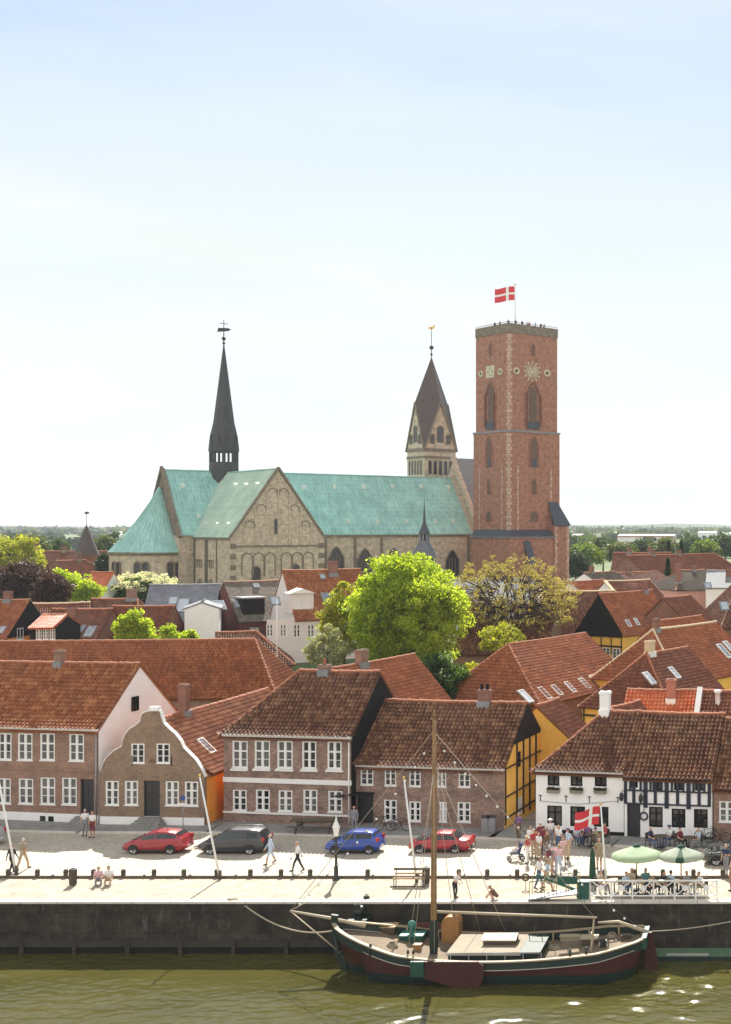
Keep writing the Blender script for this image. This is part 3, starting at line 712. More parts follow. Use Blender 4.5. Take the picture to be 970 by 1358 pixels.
for (a, b_, c_, d_, kd) in rects:
    p, q = onG(a, (b_ + d_) / 2), onG(c_, (b_ + d_) / 2); zt, zb = onG((a + c_) / 2, b_)[1], onG((a + c_) / 2, d_)[1]
    hl.append((p[0], zb, p[0] + round(q[0] - p[0], 1), zb + round(zt - zb, 1), kd))
wb = MB()
def topz(x):
    for (a, za), (b_, zb) in zip(OL[:-1], OL[1:]):
        if a <= x <= b_ and b_ > a + 1e-6: return za + (zb - za) * (x - a) / (b_ - a)
    return OL[-1][1]
xs = sorted({round(v, 4) for p in OL for v in (p[0],)} | {v for q in hl for v in (q[0], q[2])})
for a, b_ in zip(xs[:-1], xs[1:]):
    if b_ - a < 1e-4: continue
    cuts = sorted({-.5} | {v for q in hl if q[0] < (a + b_) / 2 < q[2] for v in (q[1], q[3])})
    for i in range(len(cuts)):
        z0 = cuts[i]; last = i == len(cuts) - 1
        if not last:
            zm = (z0 + cuts[i + 1]) / 2
            if any(q[0] < (a + b_) / 2 < q[2] and q[1] < zm < q[3] for q in hl): continue
            wb.quad((a, 0, z0), (b_, 0, z0), (b_, 0, cuts[i + 1]), (a, 0, cuts[i + 1]), BR2)
        else:
            za, zb = topz(a + 1e-5), topz(b_ - 1e-5)
            wb.quad((a, 0, z0), (b_, 0, z0), (b_, 0, zb), (a, 0, za), BR2); wb.quad((b_, .35, z0), (a, .35, z0), (a, .35, za), (b_, .35, zb), BR2)
for q in hl:
    x0_, z0, x1_, z1 = q[:4]
    wb.quad((x0_, 0, z0), (x0_, .2, z0), (x1_, .2, z0), (x1_, 0, z0), WHITE); wb.quad((x0_, .2, z1), (x0_, 0, z1), (x1_, 0, z1), (x1_, .2, z1), BR2)
    wb.quad((x0_, .2, z0), (x0_, 0, z0), (x0_, 0, z1), (x0_, .2, z1), BR2); wb.quad((x1_, 0, z0), (x1_, .2, z0), (x1_, .2, z1), (x1_, 0, z1), BR2)
wb.quad((0, 0, -.5), (0, 0, OL[0][1]), (0, .35, OL[0][1]), (0, .35, -.5), BR2); wb.quad((Wn, 0, -.5), (Wn, .35, -.5), (Wn, .35, OL[-1][1]), (Wn, 0, OL[-1][1]), BR2)
Minv = h.Mi
gr = wb.build('gable_wall', h.root); gr.matrix_local = h.Mi @ gMat
def gpart(mb, name, par=None):
    o = mb.build(name, h.root); o.matrix_local = h.Mi @ gMat; return o
cp = MB()
for (a, za), (b_, zb) in zip(OL[:-1], OL[1:]):
    d = Vector((b_ - a, 0, zb - za)); L = d.length
    if L < 1e-4: continue
    nn2 = Vector((-d.z, 0, d.x)) / L * .07
    cp.prism([(a, .05, za), (b_, .05, zb), (b_ + nn2.x, .05, zb + nn2.z), (a + nn2.x, .05, za + nn2.z)], (0, .34, 0), WALLW)
px_, pz_ = onG(204, 943); cp.bx(px_ - .3, px_ + .3, .0, .4, pz_ + .05, pz_ + .28, WALLW)
gpart(cp, 'coping')
pl = MB(); zp = onG(160, 1083)[1]
pl.bx(-.02, hl[-1][0] - .06, -.05, -.002, -.2, zp, WALLW); pl.bx(hl[-1][2] + .06, Wn + .02, -.05, -.002, -.2, zp, WALLW); gpart(pl, 'plinth')
st = MB()
for i in range(4): st.bx(hl[-1][0] - .5 + .1 * i, hl[-1][2] + .5 - .1 * i, -1.2 + .28 * i, -.06, .12 + i * .13, .25 + i * .13, PAVE)
gpart(st, 'doorstep')
for (x0_, z0, x1_, z1, kd) in hl:
    w_, h_ = x1_ - x0_, z1 - z0
    if kd == 'door':
        f, kb = door_mesh(w_, h_, DOORD); o = f.build('door', h.root); o.matrix_local = h.Mi @ gMat @ Matrix.Translation((x0_, .08, z0)); kb.build('handle', o)
    else:
        fm, pm, _, _ = window_meshes(kd, w_, h_); o = obj('window', fm, h.root); o.matrix_local = h.Mi @ gMat @ Matrix.Translation((x0_, .04, z0)); obj('pane', pm, o)
mb = MB()
for q in (2.2, 4.9): mb = MB(); mb.tube([(q, -.03, 4.05), (q, -.03, 4.7)], .03, IRON, 6); gpart(mb, 'wall_anchor')
mb = MB(); mb.tube([(3.35, -.03, 4.3), (3.55, -.03, 4.5), (3.75, -.03, 4.3)], .05, BRR, 6); gpart(mb, 'brick_ornament')

# C: two-storey brick house, hipped to the left, black gable to the right
h = HS['C'] = front_house('brick_house', 'two storey brick house with white string course and black tarred gable', gnd(297, 1091.5), gnd(466, 1097.5), 4.2, 6.05, 9.85,
                          roof=TILE_B, wallmat=BR3, walls={'B': BLACK, 'A': ORA}, hipA=3.2, kick=.36, fine=True, cap=MORTR)
up = [(308.5, 983, 328, 1018), (338, 983, 357.5, 1018), (368, 983, 388, 1018.5), (401, 983, 420.5, 1019), (434.5, 983.5, 454, 1019.5)]
lo = [(309, 1047, 328, 1075), (339.5, 1047, 358, 1075), (369.5, 1047.5, 388, 1076), (402.5, 1048, 421, 1077), (435.5, 1048.5, 455, 1077)]
h.win_px('S', 'cross', up + lo); h.build(); L_ = h.len
mb = MB(); z_ = h.onwall(380, 1036, 'S')[1]; mb.bx(-.03, L_ + .02, -h.hw - .06, -h.hw + .03, z_ - .16, z_ + .16, WHITE)
z_ = h.onwall(380, 1079, 'S')[1]; mb.bx(-.03, L_ + .02, -h.hw - .07, -h.hw + .03, z_ - .07, z_ + .05, WHITE); mb.build('string_course', h.root)
mb = MB(); mb.bx(-.05, L_ + .04, -h.hw - .16, -h.hw + .04, h.he - .26, h.he - .02, WHITE); mb.build('cornice', h.root)
mb = MB(); mb.bx(-.02, L_ + .01, -h.hw - .05, -h.hw + .05, -.4, .55, BR3); mb.build('plinth', h.root)
mb = MB()
for (a, b_, c_, d_) in up:
    x0_ = h.onwall(a, d_, 'S')[0]; x1_ = h.onwall(c_, d_, 'S')[0]; z_ = h.onwall((a + c_) / 2, d_, 'S')[1]
    mb.bx(x0_ - .1, x1_ + .1, -h.hw - .14, -h.hw + .02, z_ - .2, z_ - .09, WHITE)
mb.build('window_sill', h.root)
mb = MB(); mb.tube([(L_ - .12, -h.hw - .1, .2), (L_ - .12, -h.hw - .1, h.he - .3)], .05, WHITE); mb.build('downpipe', h.root)
h.chimney_px(431, 881, 890, 15, BR, 1); mb = MB()
x, z = h.onwall(600 / 3.233 + 270, 1047, 'S')
mb.tube([(x, -h.hw - .02, z), (x, -h.hw - .7, z + .1)], .02, IRON, 6); mb.lathe([(.02, 0), (.34, .02), (.36, .06), (.34, .1), (.02, .12)], IRON, (x, -h.hw - .45, z - .4), 14)
mb.build('hanging_sign', h.root)

# D: low brick house with the yellow half-timbered gable
h = HS['D'] = front_house('brick_house', 'low mottled brick house with yellow half timbered gable and black boarded gable top', gnd(466.5, 1094.2), gnd(669, 1101.5), 4.5, 4.08, 7.75,
                          roof=TILE_B, wallmat=BR3, walls={'B': YEL}, kick=.34, fine=True, cap=MORTR)
h.win_px('S', 'pair', [(478.5, 1018.5, 494.5, 1041), (510.5, 1019, 525.5, 1042), (543, 1019.5, 558.5, 1043), (580.5, 1019.5, 592, 1043.5), (608.5, 1020, 624, 1044)])
h.win_px('S', 'cross', [(509.5, 1061.5, 526, 1088.5), (543, 1063, 559, 1089), (583, 1063, 593, 1089.5), (607, 1064, 624.5, 1090)])
x, z = h.onwall(473, 1093, 'S'); x2, z2 = h.onwall(496, 1053, 'S'); h.win('S', 'door', x, .15, x2 - x, z2 - .15, .2)
x, z = h.onwall(686.5, 1013, 'B'); h.win('B', 'inn', x - .25, z - .2, .6, 1.0, .02)
x, z = h.onwall(689.5, 1069, 'B'); h.win('B', 'cross', x - .4, z - .5, .8, 1.1, .02)
h.build(); L_ = h.len
mb = MB(); mb.bx(-.05, L_ + .04, -h.hw - .14, -h.hw + .04, h.he - .2, h.he - .02, WHITE); mb.build('cornice', h.root)
tf = MB(); xg = L_ + .035; he, hr, hw = h.he, h.hr, h.hw
def gx(y0, z0, y1, z1, w=.16): tf.beam((xg, y0, z0), (xg, y1, z1), w, .07, BEAM)
zc = 5.35
for z in (.75, 2.15, 4.02): gx(-hw + .05, z, hw - .05, z, .17)
for y in (-hw + .1, -2.2, -.9, .4, 1.7, 2.9, hw - .1): gx(y, .3, y, min(zc, he + (hw - abs(y)) / hw * (hr - he) - .1))
tf.build('timber_frame', h.root)
bt = MB(); yy = hw * (1 - (zc - he) / (hr - he)); bt.prism([(L_ + .02, -yy, zc), (L_ + .02, yy, zc), (L_ + .02, 0, hr)], (.05, 0, 0), BLACK); bt.build('gable_boards', h.root)
h.chimney_px(643, 914, 937, 17, BRR, 2)
mb = MB(); x, z = h.onwall(484, 1052, 'S'); mb.bx(x - .7, x + .7, -h.hw - 1.0, -h.hw - .02, z + .02, z + .1, BLACK); mb.build('door_canopy', h.root)

# inn: white part and half-timbered part
h = HS['W'] = front_house('inn', 'whitewashed inn with black framed windows and flower boxes', gnd(711, 1106), gnd(827.5, 1111), 4.0, 4.2, 7.5,
                          roof=TILE_B, wallmat=WALLW, hipA=3.4, kick=.42, fine=True, cap=MORTR)
up = [(726.5, 1026, 743, 1042), (757, 1026.5, 773.5, 1042.5), (789, 1027, 805, 1043)]
h.win_px('S', 'innup', up); h.win_px('S', 'inn', [(726, 1069, 745.5, 1095), (756.5, 1069.5, 776, 1096), (787.5, 1070, 807.5, 1096.5)])
h.build(); L_ = h.len
fb = []
BOX = mat('window_box', (.25, .22, .17), .8, .3, 5); FLW = leafmat('box_plants', (.03, .06, .02), (.07, .10, .03), (.22, .14, .10), .3)
for (a, b_, c_, d_) in up:
    x0_ = h.onwall(a, d_, 'S')[0]; x1_ = h.onwall(c_, d_, 'S')[0]; z_ = h.onwall((a + c_) / 2, d_ + 9, 'S')[1]
    mb = MB(); mb.bx(x0_ + .02, x1_ - .02, -h.hw - .26, -h.hw - .02, z_, z_ + .2, BOX)
    for i in range(90):
        p = Vector((random.uniform(x0_, x1_), -h.hw - random.uniform(.04, .25), z_ + .2 + random.uniform(0, .16))); a_ = random.uniform(0, 6); d = Vector((math.cos(a_), math.sin(a_), random.uniform(-.5, .5))) * .07; e = Vector((-d.y, d.x, .05))
        mb.quad(p - d, p + e, p + d, p - e, FLW)
    mb.build('flower_box', h.root)
mb = MB()
for px, py in ((717, 1058), (751, 1059), (782, 1060), (820, 1061)):
    x, z = h.onwall(px, py, 'S'); mb = MB(); mb.tube([(x, -h.hw - .03, z - .2), (x, -h.hw - .03, z + .2)], .03, IRON, 6); mb.tube([(x - .12, -h.hw - .03, z + .16), (x + .12, -h.hw - .03, z + .16)], .025, IRON, 6); mb.build('wall_anchor', h.root)
mb = MB(); xs2 = [h.onwall(p, 1060, 'S') for p in (717, 820)]; mb.tube([(xs2[0][0], -h.hw - .05, xs2[0][1] - .1), ((xs2[0][0] + xs2[1][0]) / 2, -h.hw - .05, xs2[0][1] - .22), (xs2[1][0], -h.hw - .05, xs2[1][1] - .1)], .012, IRON, 5); mb.build('cable', h.root)
h.chimney_px(803, 916, 945, 14, WALLW, 0, base=WALLW)
mb = MB(); mb.bx(-.02, L_ + .02, -h.hw - .03, -h.hw + .05, -.3, .35, BLACK); mb.build('plinth', h.root)
mb = MB(); mb.bx(-.02, L_ + .02, -h.hw - .12, -h.hw + .03, h.he - .2, h.he - .02, WHITE); mb.build('cornice', h.root)

h = HS['T'] = front_house('inn', 'black and white half timbered inn with open gateway and round hanging ring sign', gnd(828.5, 1111.5), gnd(945, 1116), 4.15, 4.02, 7.45,
                          roof=TILE_B, wallmat=WALLW, walls={'B': BLACK}, kick=.2, fine=True, cap=MORTR)
upx = [(836, 1032, 847, 1044.5), (865.5, 1032, 877, 1048), (894, 1032.5, 905.5, 1048), (922, 1033, 933.5, 1048.5)]
upx = [(a, 1035.0 + .02 * (a - 836), c, d) for a, b_, c, d in upx]
h.win_px('S', 'innup', upx); h.win_px('S', 'inn', [(861, 1071, 879, 1097), (891, 1071.5, 909, 1097.5), (920.5, 1072, 938.5, 1098)])
x, z = h.onwall(831.5, 1098, 'S'); x2, z2 = h.onwall(849.5, 1067, 'S'); h.holes['S'].append((x, .12, x2, z2)); h.wins.append(('S', 'door', x, .12, x2 - x, z2 - .12, .19, DOORD, BEAMB))
h.build(); L_ = h.len
tf = MB(); yf = -h.hw - .02
def fz(py): return h.onwall(890, py, 'S')[1]
z1, z2_, z3 = fz(1067), fz(1049.5), h.he - .1
def bm(x0_, z0, x1_, z1_, w=.2): tf.beam((x0_, yf, z0), (x1_, yf, z1_), w, .08, BEAMB)
xt = [h.onwall(p, 1050, 'S')[0] for p in (830, 841, 856.5, 869.5, 884.5, 899, 913.5, 927.5, 941)]
for z in (z1, z2_, z3): bm(xt[0], z, xt[-1] + .1, z, .23)
for i, x in enumerate(xt): bm(x, z1 - (.25 if i in (2, 4, 6) else 0), x, z3, .27 if i in (2, 4, 6) else .2)
for i in (0, 2, 4, 6):
    for q in (.24, .76):
        xx = xt[i] + (xt[min(i + 2, 8)] - xt[i]) * q; bm(xx, z2_, xx, z3, .15)
tf.build('timber_frame', h.root)
mb = MB(); x, z = h.onwall(854.5, 1082, 'S'); pth = [(x + .24 * math.cos(t * math.pi / 8), yf - .06, z + .24 * math.sin(t * math.pi / 8)) for t in range(17)]
mb.tube(pth, .055, BEAMB, 6, cap=False); mb.tube([(x, yf - .06, z + .24), (x, yf - .06, z + .55), (x, yf + .05, z + .55)], .02, IRON, 5); mb.build('ring_sign', h.root)
mb = MB()
for px, py in ((826.5, 1055), (852, 1057)):
    x, z = h.onwall(px, py, 'S'); mb = MB(); mb.lathe([(.02, -.3), (.13, -.2), (.15, .1), (.1, .22), (.02, .28)], IRON, (x, yf - .35, z), 10); mb.tube([(x, yf - .35, z + .28), (x, yf + .03, z + .35)], .02, IRON, 5); mb.build('wall_lantern', h.root)
mb = MB(); x0_, _ = h.onwall(856.5, 1090, 'S')
mb.build('plinth', h.root) if False else None
mb.bx(x0_, L_, -h.hw - .03, -h.hw + .05, -.3, .3, BLACK); mb.build('plinth', h.root)
# Q: next house, cut by the edge of the photograph
h = HS['Q'] = front_house('brick_house', 'brown brick house with white cross window next to the half timbered inn', gnd(946.5, 1116.5), gnd(1180, 1127), 3.9, 3.5, 7.2, roof=TILE_B, wallmat=BR, fine=True, cap=MORTR, kick=.2)
h.win_px('S', 'cross', [(954, 1063, 975, 1090), (990, 1064, 1011, 1091), (1030, 1066, 1050, 1093)]); h.build()
# ------------------------------------------------------------------ the roofs of the old town behind the front row
def T(name, label, a, b, zr, hw, z0, ze, **kw): return px_house(name, label, a, b, zr, hw, z0, ze, **kw)
def zat(py, d): return H - (py - CY) * d / FP

h = T('long_house', 'long red tiled roof behind the quayside houses with one hipped end', (-110, 851.5), (386, 848), 8.9, 4.9, 1.0, 4.0, roof=TILE_R, hipB=3.4, wallmat=BR, cap=MORTR, kick=.15, fine=True).build()
h = T('black_gabled_house', 'red roofed house with tarred black gable over ochre wall and small white window', (-60, 796), (40, 796), zat(796, 148), 5, 3, 7.1, roof=TILE_R, walls={'B': ORA}, wallmat=ORA)
x, z = h.onwall(26, 841, 'B'); h.win('B', 'pair', x - .6, z - .6, 1.2, 1.3, .02); h.build()
mb = MB(); k_ = h.len + .02; zz = h.he + .35; yy = h.hw * (1 - .35 / (h.hr - h.he)); mb.prism([(k_, -yy, zz), (k_, yy, zz), (k_, 0, h.hr)], (.06, 0, 0), BLACK); mb.build('gable_boards', h.root)
h.chimney_px(11, 784, 797, 10, BRR); h.skylight('S', [(3, 836, .7, 1.1)])
h = T('garden_house', 'small house with orange tiled roof, black end wall and row of white windows', (58, 815), (90, 815), zat(815, 140), 2.6, 3, 9.2, roof=TILE_O, wallmat=BLACK)
h.win_px('S', 'pair', [(48, 834, 56, 848), (57, 834, 65, 848), (66, 834, 73, 848)]); h.build()
h = T('town_house', 'brown roofed town house with steel skylight and thick brick chimney at its end', (70, 808), (150, 808), zat(808, 150), 5, 3, 6, roof=TILE_D, wallmat=BRR).build()
h.skylight('S', [(120, 838, 1.0, 1.7), (108, 834, .8, 1.0)])
h.chimney_px(95, 830, 852, 13, BRR, y=-3.9)
h = T('town_house', 'dark brown roofed house with red brick gable beside the slate roof', (150, 804), (232, 804), zat(804, 153), 4.2, 3, 6.4, roof=TILE_D, wallmat=BRR, walls={'B': BRR}).build()
h = T('town_house', 'low brown ridge with hipped end and dark square chimney above the young trees', (122, 794.5), (208, 794), zat(794, 170), 5, 3, 6, roof=TILE_B, hipB=2.5).build(); h.chimney_px(175, 781, 795, 13, BR)
h = T('town_house', 'brown roof with pale mortared ridge below the copper beech', (44, 801), (120, 799), zat(800, 161), 5, 3, 6, roof=TILE_D, cap=CREAM).build()
h = T('small_house', 'small house with bright orange tiled roof below the apse', (122, 759), (151, 759), zat(759, 200), 4, 4, 9.3, roof=TILE_O, wallmat=WALLW).build()
h = T('manor_hall', 'long dark brick hall with brown roof behind the pointed stair turret', (44, 731), (152, 731), zat(731, 275), 6, 4.5, 9.5, roof=TILE_D, wallmat=BRR).build(); h.chimney_px(86, 724, 732, 6, BRR); h.chimney_px(45, 716, 731, 7, BRR)
h = T('manor_wing', 'lower dark brick wing in front of the pointed stair turret', (74, 744), (126, 742), zat(743, 252), 5, 4.5, 10, roof=TILE_D, wallmat=BRR, hipB=3).build(); h.chimney_px(104, 733, 744, 9, BRR)
# stair turret
p = at(115, 736, 262); z0 = 4.5; r = 15 * 262 / FP
t_ = thing('stair_turret', 'round brick stair turret with steep pointed brown roof and weather vane', 'turret', (p.x, p.y, z0))
mb = MB(); mb.lathe([(r * .9, -1), (r * .9, p.z - z0), (r * .98, p.z - z0 + .1)], BRR, n=20); mb.build('wall', t_)
mb = MB(); zt = zat(696, 262) - z0; mb.lathe([(r * 1.06, p.z - z0), (.06, zt)], SPIREB, n=20); mb.build('roof', t_)
mb = MB(); zv = zat(677, 262) - z0; mb.tube([(0, 0, zt), (0, 0, zv)], .05, IRON, 6); mb.prism([(-.5, -.02, zv - .7), (.5, -.02, zv - .7), (.5, -.02, zv - .3), (-.2, -.02, zv - .25)], (0, .04, 0), IRON); mb.build('weather_vane', t_)

h = T('slate_house', 'house with grey slate roof and two skylights beside the white outbuilding', (199, 776), (292, 775), zat(775.5, 165), 6, 3.4, 7.1, roof=SLATE, wallmat=WALLW, cap=LEAD); h.slates = True; h.build()
h.skylight('S', [(230, 797, 1.0, 1.3), (243, 803, 1.3, 2.3)], SKYL, GREYM)
A = at(268, 800, 154); B_ = at(272, 800, 160)
h = House('outbuilding', 'narrow whitewashed outbuilding between two grey roofs', A, B_, 1.9, 3.4, 10.2, 10.9, roof=SLATE, wallmat=WALLW, cap=LEAD); h.slates = True; h.build()
h = T('grey_roofed_house', 'house with weathered grey brown roof, black dormer and oxblood wall', (297, 772), (369, 770), zat(771, 166), 5.6, 3.4, 8.3, roof=ETER, wallmat=REDW, cap=MORT); h.slates = True
h.win_px('S', 'small', [(332, 833, 337, 841), (338, 833, 343, 841)]); h.build()
h.skylight('S', [(291, 803, 1.3, 1.6), (316, 801, .9, 1.5), (340, 777, .6, .6)], SKYL, GREYM)
def dormer(h, k, px, py, w, hh, dep, wallm, roofm, kind, gable=True, nm='dormer'):
    """dormer standing on slope k, its window sill centre seen at px, py"""
    q = h.onroof(px, py, k); mb = MB(); x, y, z = q
    mb.bx(x - w / 2, x + w / 2, y, y + dep, z - .4, z + hh, wallm)
    if gable:
        g = w * .22
        mb.prism([(x - w / 2 - .2, y - .25, z + hh), (x + w / 2 + .2, y - .25, z + hh), (x, y - .25, z + hh + g)], (0, dep + .25, 0), roofm)
    else: mb.prism([(x - w / 2 - .15, y - .25, z + hh + .003), (x + w / 2 + .15, y - .25, z + hh + .003), (x + w / 2 + .15, y - .25, z + hh + .2), (x - w / 2 - .15, y - .25, z + hh + .2)], (0, dep + .2, 0), roofm)
    d = mb.build(nm, h.roof)
    return q, d
def dorm_win(h, q, xs, w, hh, kind, z0=.25):
    fm, pm, w2, h2 = window_meshes(kind, w, hh)
    for x in xs: f = obj('dormer_window', fm, h.roof, (q.x + x - w2 / 2, q.y - .02, q.z + z0)); mm = f.data; f.data = mm
q, d_ = dormer(h, 'S', 337, 815, 2.7, 2.0, 3.2, BLACK, LEAD, 'cross', gable=False); dorm_win(h, q, (-.6, .6), .9, 1.3, 'inn')

h = T('pink_house', 'pale pink rendered house with red roof and white gabled dormer', (375, 757), (478, 755), zat(756, 160), 5.6, 3.4, 9.0, roof=TILE_F, wallmat=PINK, cap=MORTR)
h.win_px('S', 'cross', [(354, 828, 362.5, 844), (372, 828, 380.5, 844), (389.5, 828, 398.5, 845), (408, 828.5, 417, 846), (426, 828.5, 435, 846)]); h.build()
h.chimney_px(442, 744, 760, 12, BRR, y=-.5); h.chimney
h.skylight('S', [(435, 795, 1.2, 2.0), (365, 797, 1.0, 1.3), (428, 765, .6, .7)], SKYL, GREYM)
q, d_ = dormer(h, 'S', 401, 809, 2.7, 2.0, 3.4, PINK, WHITE, 'cross', True); dorm_win(h, q, (-.48, .48), .8, 1.5, 'cross', .2)
h = T('low_house', 'low brown hipped roof tucked behind the long red roof', (286, 839), (385, 836), zat(837.5, 141), 4.5, 2.5, 5.2, roof=TILE_B, hipB=3.5, cap=MORTR).build()
p = at(367.5, 848, 137); mb = MB(); zt = zat(793, 137); mb.tube([(0, 0, -p.z - 0 + ground_z(137)), (0, 0, zt - p.z)], [.07, .045], POLEW, 8); mb.ball((0, 0, zt - p.z + .06), .1, GOLD, 8)
tag(mb.build('flagpole', None, p), 'thin bare white pole standing among the roofs in front of the pink house', 'flagpole')

# roofs around the two big trees
h = T('rear_house', 'red tiled rear wing with tall brick chimney behind the black gable', (434, 888), (550, 868), 8.5, 4.0, .5, 4.3, roof=TILE_R, wallmat=BRR).build(); h.chimney_px(480, 861, 886, 18, BR)
h = T('town_house', 'brown tiled roof glimpsed below the budding tree', (618, 801), (738, 801), zat(801, 150), 6, 2.5, 5.8, roof=TILE_B).build()
h = T('town_house', 'brown tiled roof with yellow wall beside the tarred gable house', (722, 784), (816, 784), zat(784, 160), 6, 3, 6.6, roof=TILE_B, wallmat=YEL, cap=CREAM).build()
h = T('lead_roofed_house', 'long pale lead roof behind the budding tree', (552, 767), (716, 768), zat(767.5, 186), 5.5, 3.5, 8.3, roof=LEAD, wallmat=WALLW, cap=LEAD, flat=True).build()
p = at(563, 766, 184); z0 = p.z
t_ = thing('ridge_lantern', 'small grey domed lantern with needle spire in front of the nave wall', 'lantern turret', (p.x, p.y, z0 - .8))
DOMEL = mat('weathered_lead', (.13, .14, .155), .7, .3, 1.5); k_ = 184 / FP; mb = MB(); e_ = lambda y: (766 - y) * k_ + .8
mb.lathe([(15 * k_, -.4), (15 * k_, e_(742)), (16 * k_, e_(740))], DOMEL, n=8, smooth=False); mb.build('base', t_)
mb = MB(); mb.lathe([(16 * k_, e_(740)), (14 * k_, e_(730)), (9 * k_, e_(722)), (7 * k_, e_(717))], DOMEL, n=16); mb.build('dome', t_)
mb = MB()
for i in range(8):
    a = i * math.pi / 4; mb.beam((6.2 * k_ * math.cos(a), 6.2 * k_ * math.sin(a), e_(717.5)), (6.2 * k_ * math.cos(a), 6.2 * k_ * math.sin(a), e_(708)), .16, .16, LEAD)
mb.lathe([(4.5 * k_, e_(717.3)), (4.5 * k_, e_(708))], DSLATE, n=8); mb.build('arcade', t_)
mb = MB(); mb.lathe([(8 * k_, e_(708)), (6 * k_, e_(703)), (2.2 * k_, e_(694)), (.6 * k_, e_(672)), (.02, e_(660))], DSLATE, n=12); mb.build('spire', t_)

h = T('hip_roofed_house', 'large red hipped roof with a row of skylights along its eave', (647, 859), (777, 840), 9.0, 5.6, 1.0, 4.3, roof=TILE_R, hipA=3.2, wallmat=BRR, cap=MORTR, fine=True).build()
h.skylight('S', [(697, 924, .8, 1.5), (722, 920, .8, 1.5), (738, 916, .75, 1.3), (756, 912, .75, 1.4), (775, 907, .75, 1.4), (788, 902, .75, 1.2)], SKYL, WHITE)
h = T('tarred_gable_house', 'steep red roofed house with tall tarred black gable over yellow timber panels', (794.5, 788), (865, 783), 12.0, 3.5, 3.0, 7.5, roof=TILE_R, wallmat=YEL, walls={'A': YEL})
h.build(); h.skylight('S', [(833, 827, .6, 1.0), (844, 825, .6, 1.0)], SKYL, WHITE)
mb = MB(); zz = h.he - .5; mb.prism([(-.03, h.hw + .02, zz), (-.03, -h.hw - .02, zz), (-.03, -h.hw - .02, h.he), (-.03, 0, h.hr), (-.03, h.hw + .02, h.he)], (-.06, 0, 0), BLACK); mb.build('gable_boards', h.root)
mb = MB()
for y in (-3.4, -1.9, -.4, 1.1, 2.6): mb.beam((-.03, y, 2.0), (-.03, y, zz - .05), .2, .08, BEAM)
mb.beam((-.035, -3.5, zz - 1.05), (-.035, 3.5, zz - 1.05), .09, .2, BEAM); mb.build('timber_frame', h.root)
for y in (-2.7, -1.2, .3): f = obj('window', window_meshes('pair', 1.1, 1.2)[0], h.root, (-.06, y + .6, zz - 2.45), R(-90)); obj('pane', window_meshes('pair', 1.1, 1.2)[1], f)
h.chimney_px(855, 771, 786, 9, BRR)
h = T('red_roofed_house', 'red roofed house with square brick chimney and two tall skylights', (844, 838), (950, 825), 10.0, 5.0, 2.0, 5.5, roof=TILE_R, hipA=2.8, wallmat=YEL, cap=CREAM).build()
h.chimney_px(870, 820, 838, 10, BRR); h.skylight('S', [(960, 864, .9, 1.9), (968, 860, .9, 1.9)], SKYL, WHITE)
h = T('red_roofed_house', 'plain red roof showing as a band behind the brick chimney', (868, 824), (930, 817), 10.4, 4.6, 2.4, 6.0, roof=TILE_R, wallmat=BRR, cap=MORTR).build()
h = T('brown_roofed_house', 'brown hipped roof with cream chimney over yellow half timbered wall', (831, 871), (912, 858.5), 9.0, 4.6, 1.0, 4.7, roof=TILE_D, hipA=3.0, wallmat=YEL, walls={'A': YEL, 'S': YEL}, cap=MORTR, fine=True)
h.build(); h.chimney_px(862, 849, 870, 14, CREAM, base=WHITE); h.skylight('S', [(861, 900, .7, 1.3), (894, 893, .7, 1.3)], SKYL, WHITE)
mb = MB()
for y in (-4.4, -2.6, -.9, .9, 2.6, 4.4): mb.beam((-.03, y, 0), (-.03, y, h.he), .2, .08, BEAM)
for z in (h.he - .9, h.he - 2.2): mb.beam((-.035, -4.6, z), (-.035, 4.6, z), .09, .18, BEAM)
mb.build('timber_frame', h.root)
f = obj('window', window_meshes('pair', .9, 1.1)[0], h.root, (-.05, -2.0, h.he - 1.6), R(-90)); obj('pane', window_meshes('pair', .9, 1.1)[1], f)
h = T('orange_roofed_house', 'house with bright orange tiled roof and pink chimney behind the inn', (833, 915), (924.5, 916), zat(915.5, 97), 3.6, .5, 4.4, roof=TILE_O, wallmat=BRR, cap=MORTR, fine=True).build()
h.chimney_px(890.5, 900, 928, 13, mat('pink_brick', (.42, .17, .12), .85, .2, 6), y=-.7, base=WHITE)
mb = MB(); mb.prism([(h.len + .05, -3.9, h.he - .2), (h.len + .45, -3.9, h.he - .2), (h.len + .45, 0, h.hr + .15), (h.len + .05, 0, h.hr + .15)], (0, -.08, .16), WHITE); mb.build('parapet', h.roof)
h = T('red_roofed_house', 'dark red roof with small white vent next to the bright orange roof', (929.5, 916), (1030, 918), zat(916.5, 97), 3.6, .5, 4.4, roof=TILE_D, wallmat=BRR, cap=MORTR, fine=True).build()
q = h.onroof(952, 932, 'S'); mb = MB(); mb.lathe([(.2, -.2), (.2, .75), (.28, .76), (.28, .95), (.05, 1.0)], WALLW, q, 10); mb.build('vent_pipe', h.roof)
h = T('rear_wing', 'small dark roofed wing tucked behind the white chimney of the inn', (812, 939), (848, 930), 7.6, 3.0, .3, 4.6, roof=TILE_D, wallmat=YEL).build()
h = T('rear_wing', 'brown roofed yellow wing joined to the back of the black gabled low house', (712, 936), (741, 926.5), 7.2, 3.4, .2, 4.3, roof=TILE_D, wallmat=YEL).build()
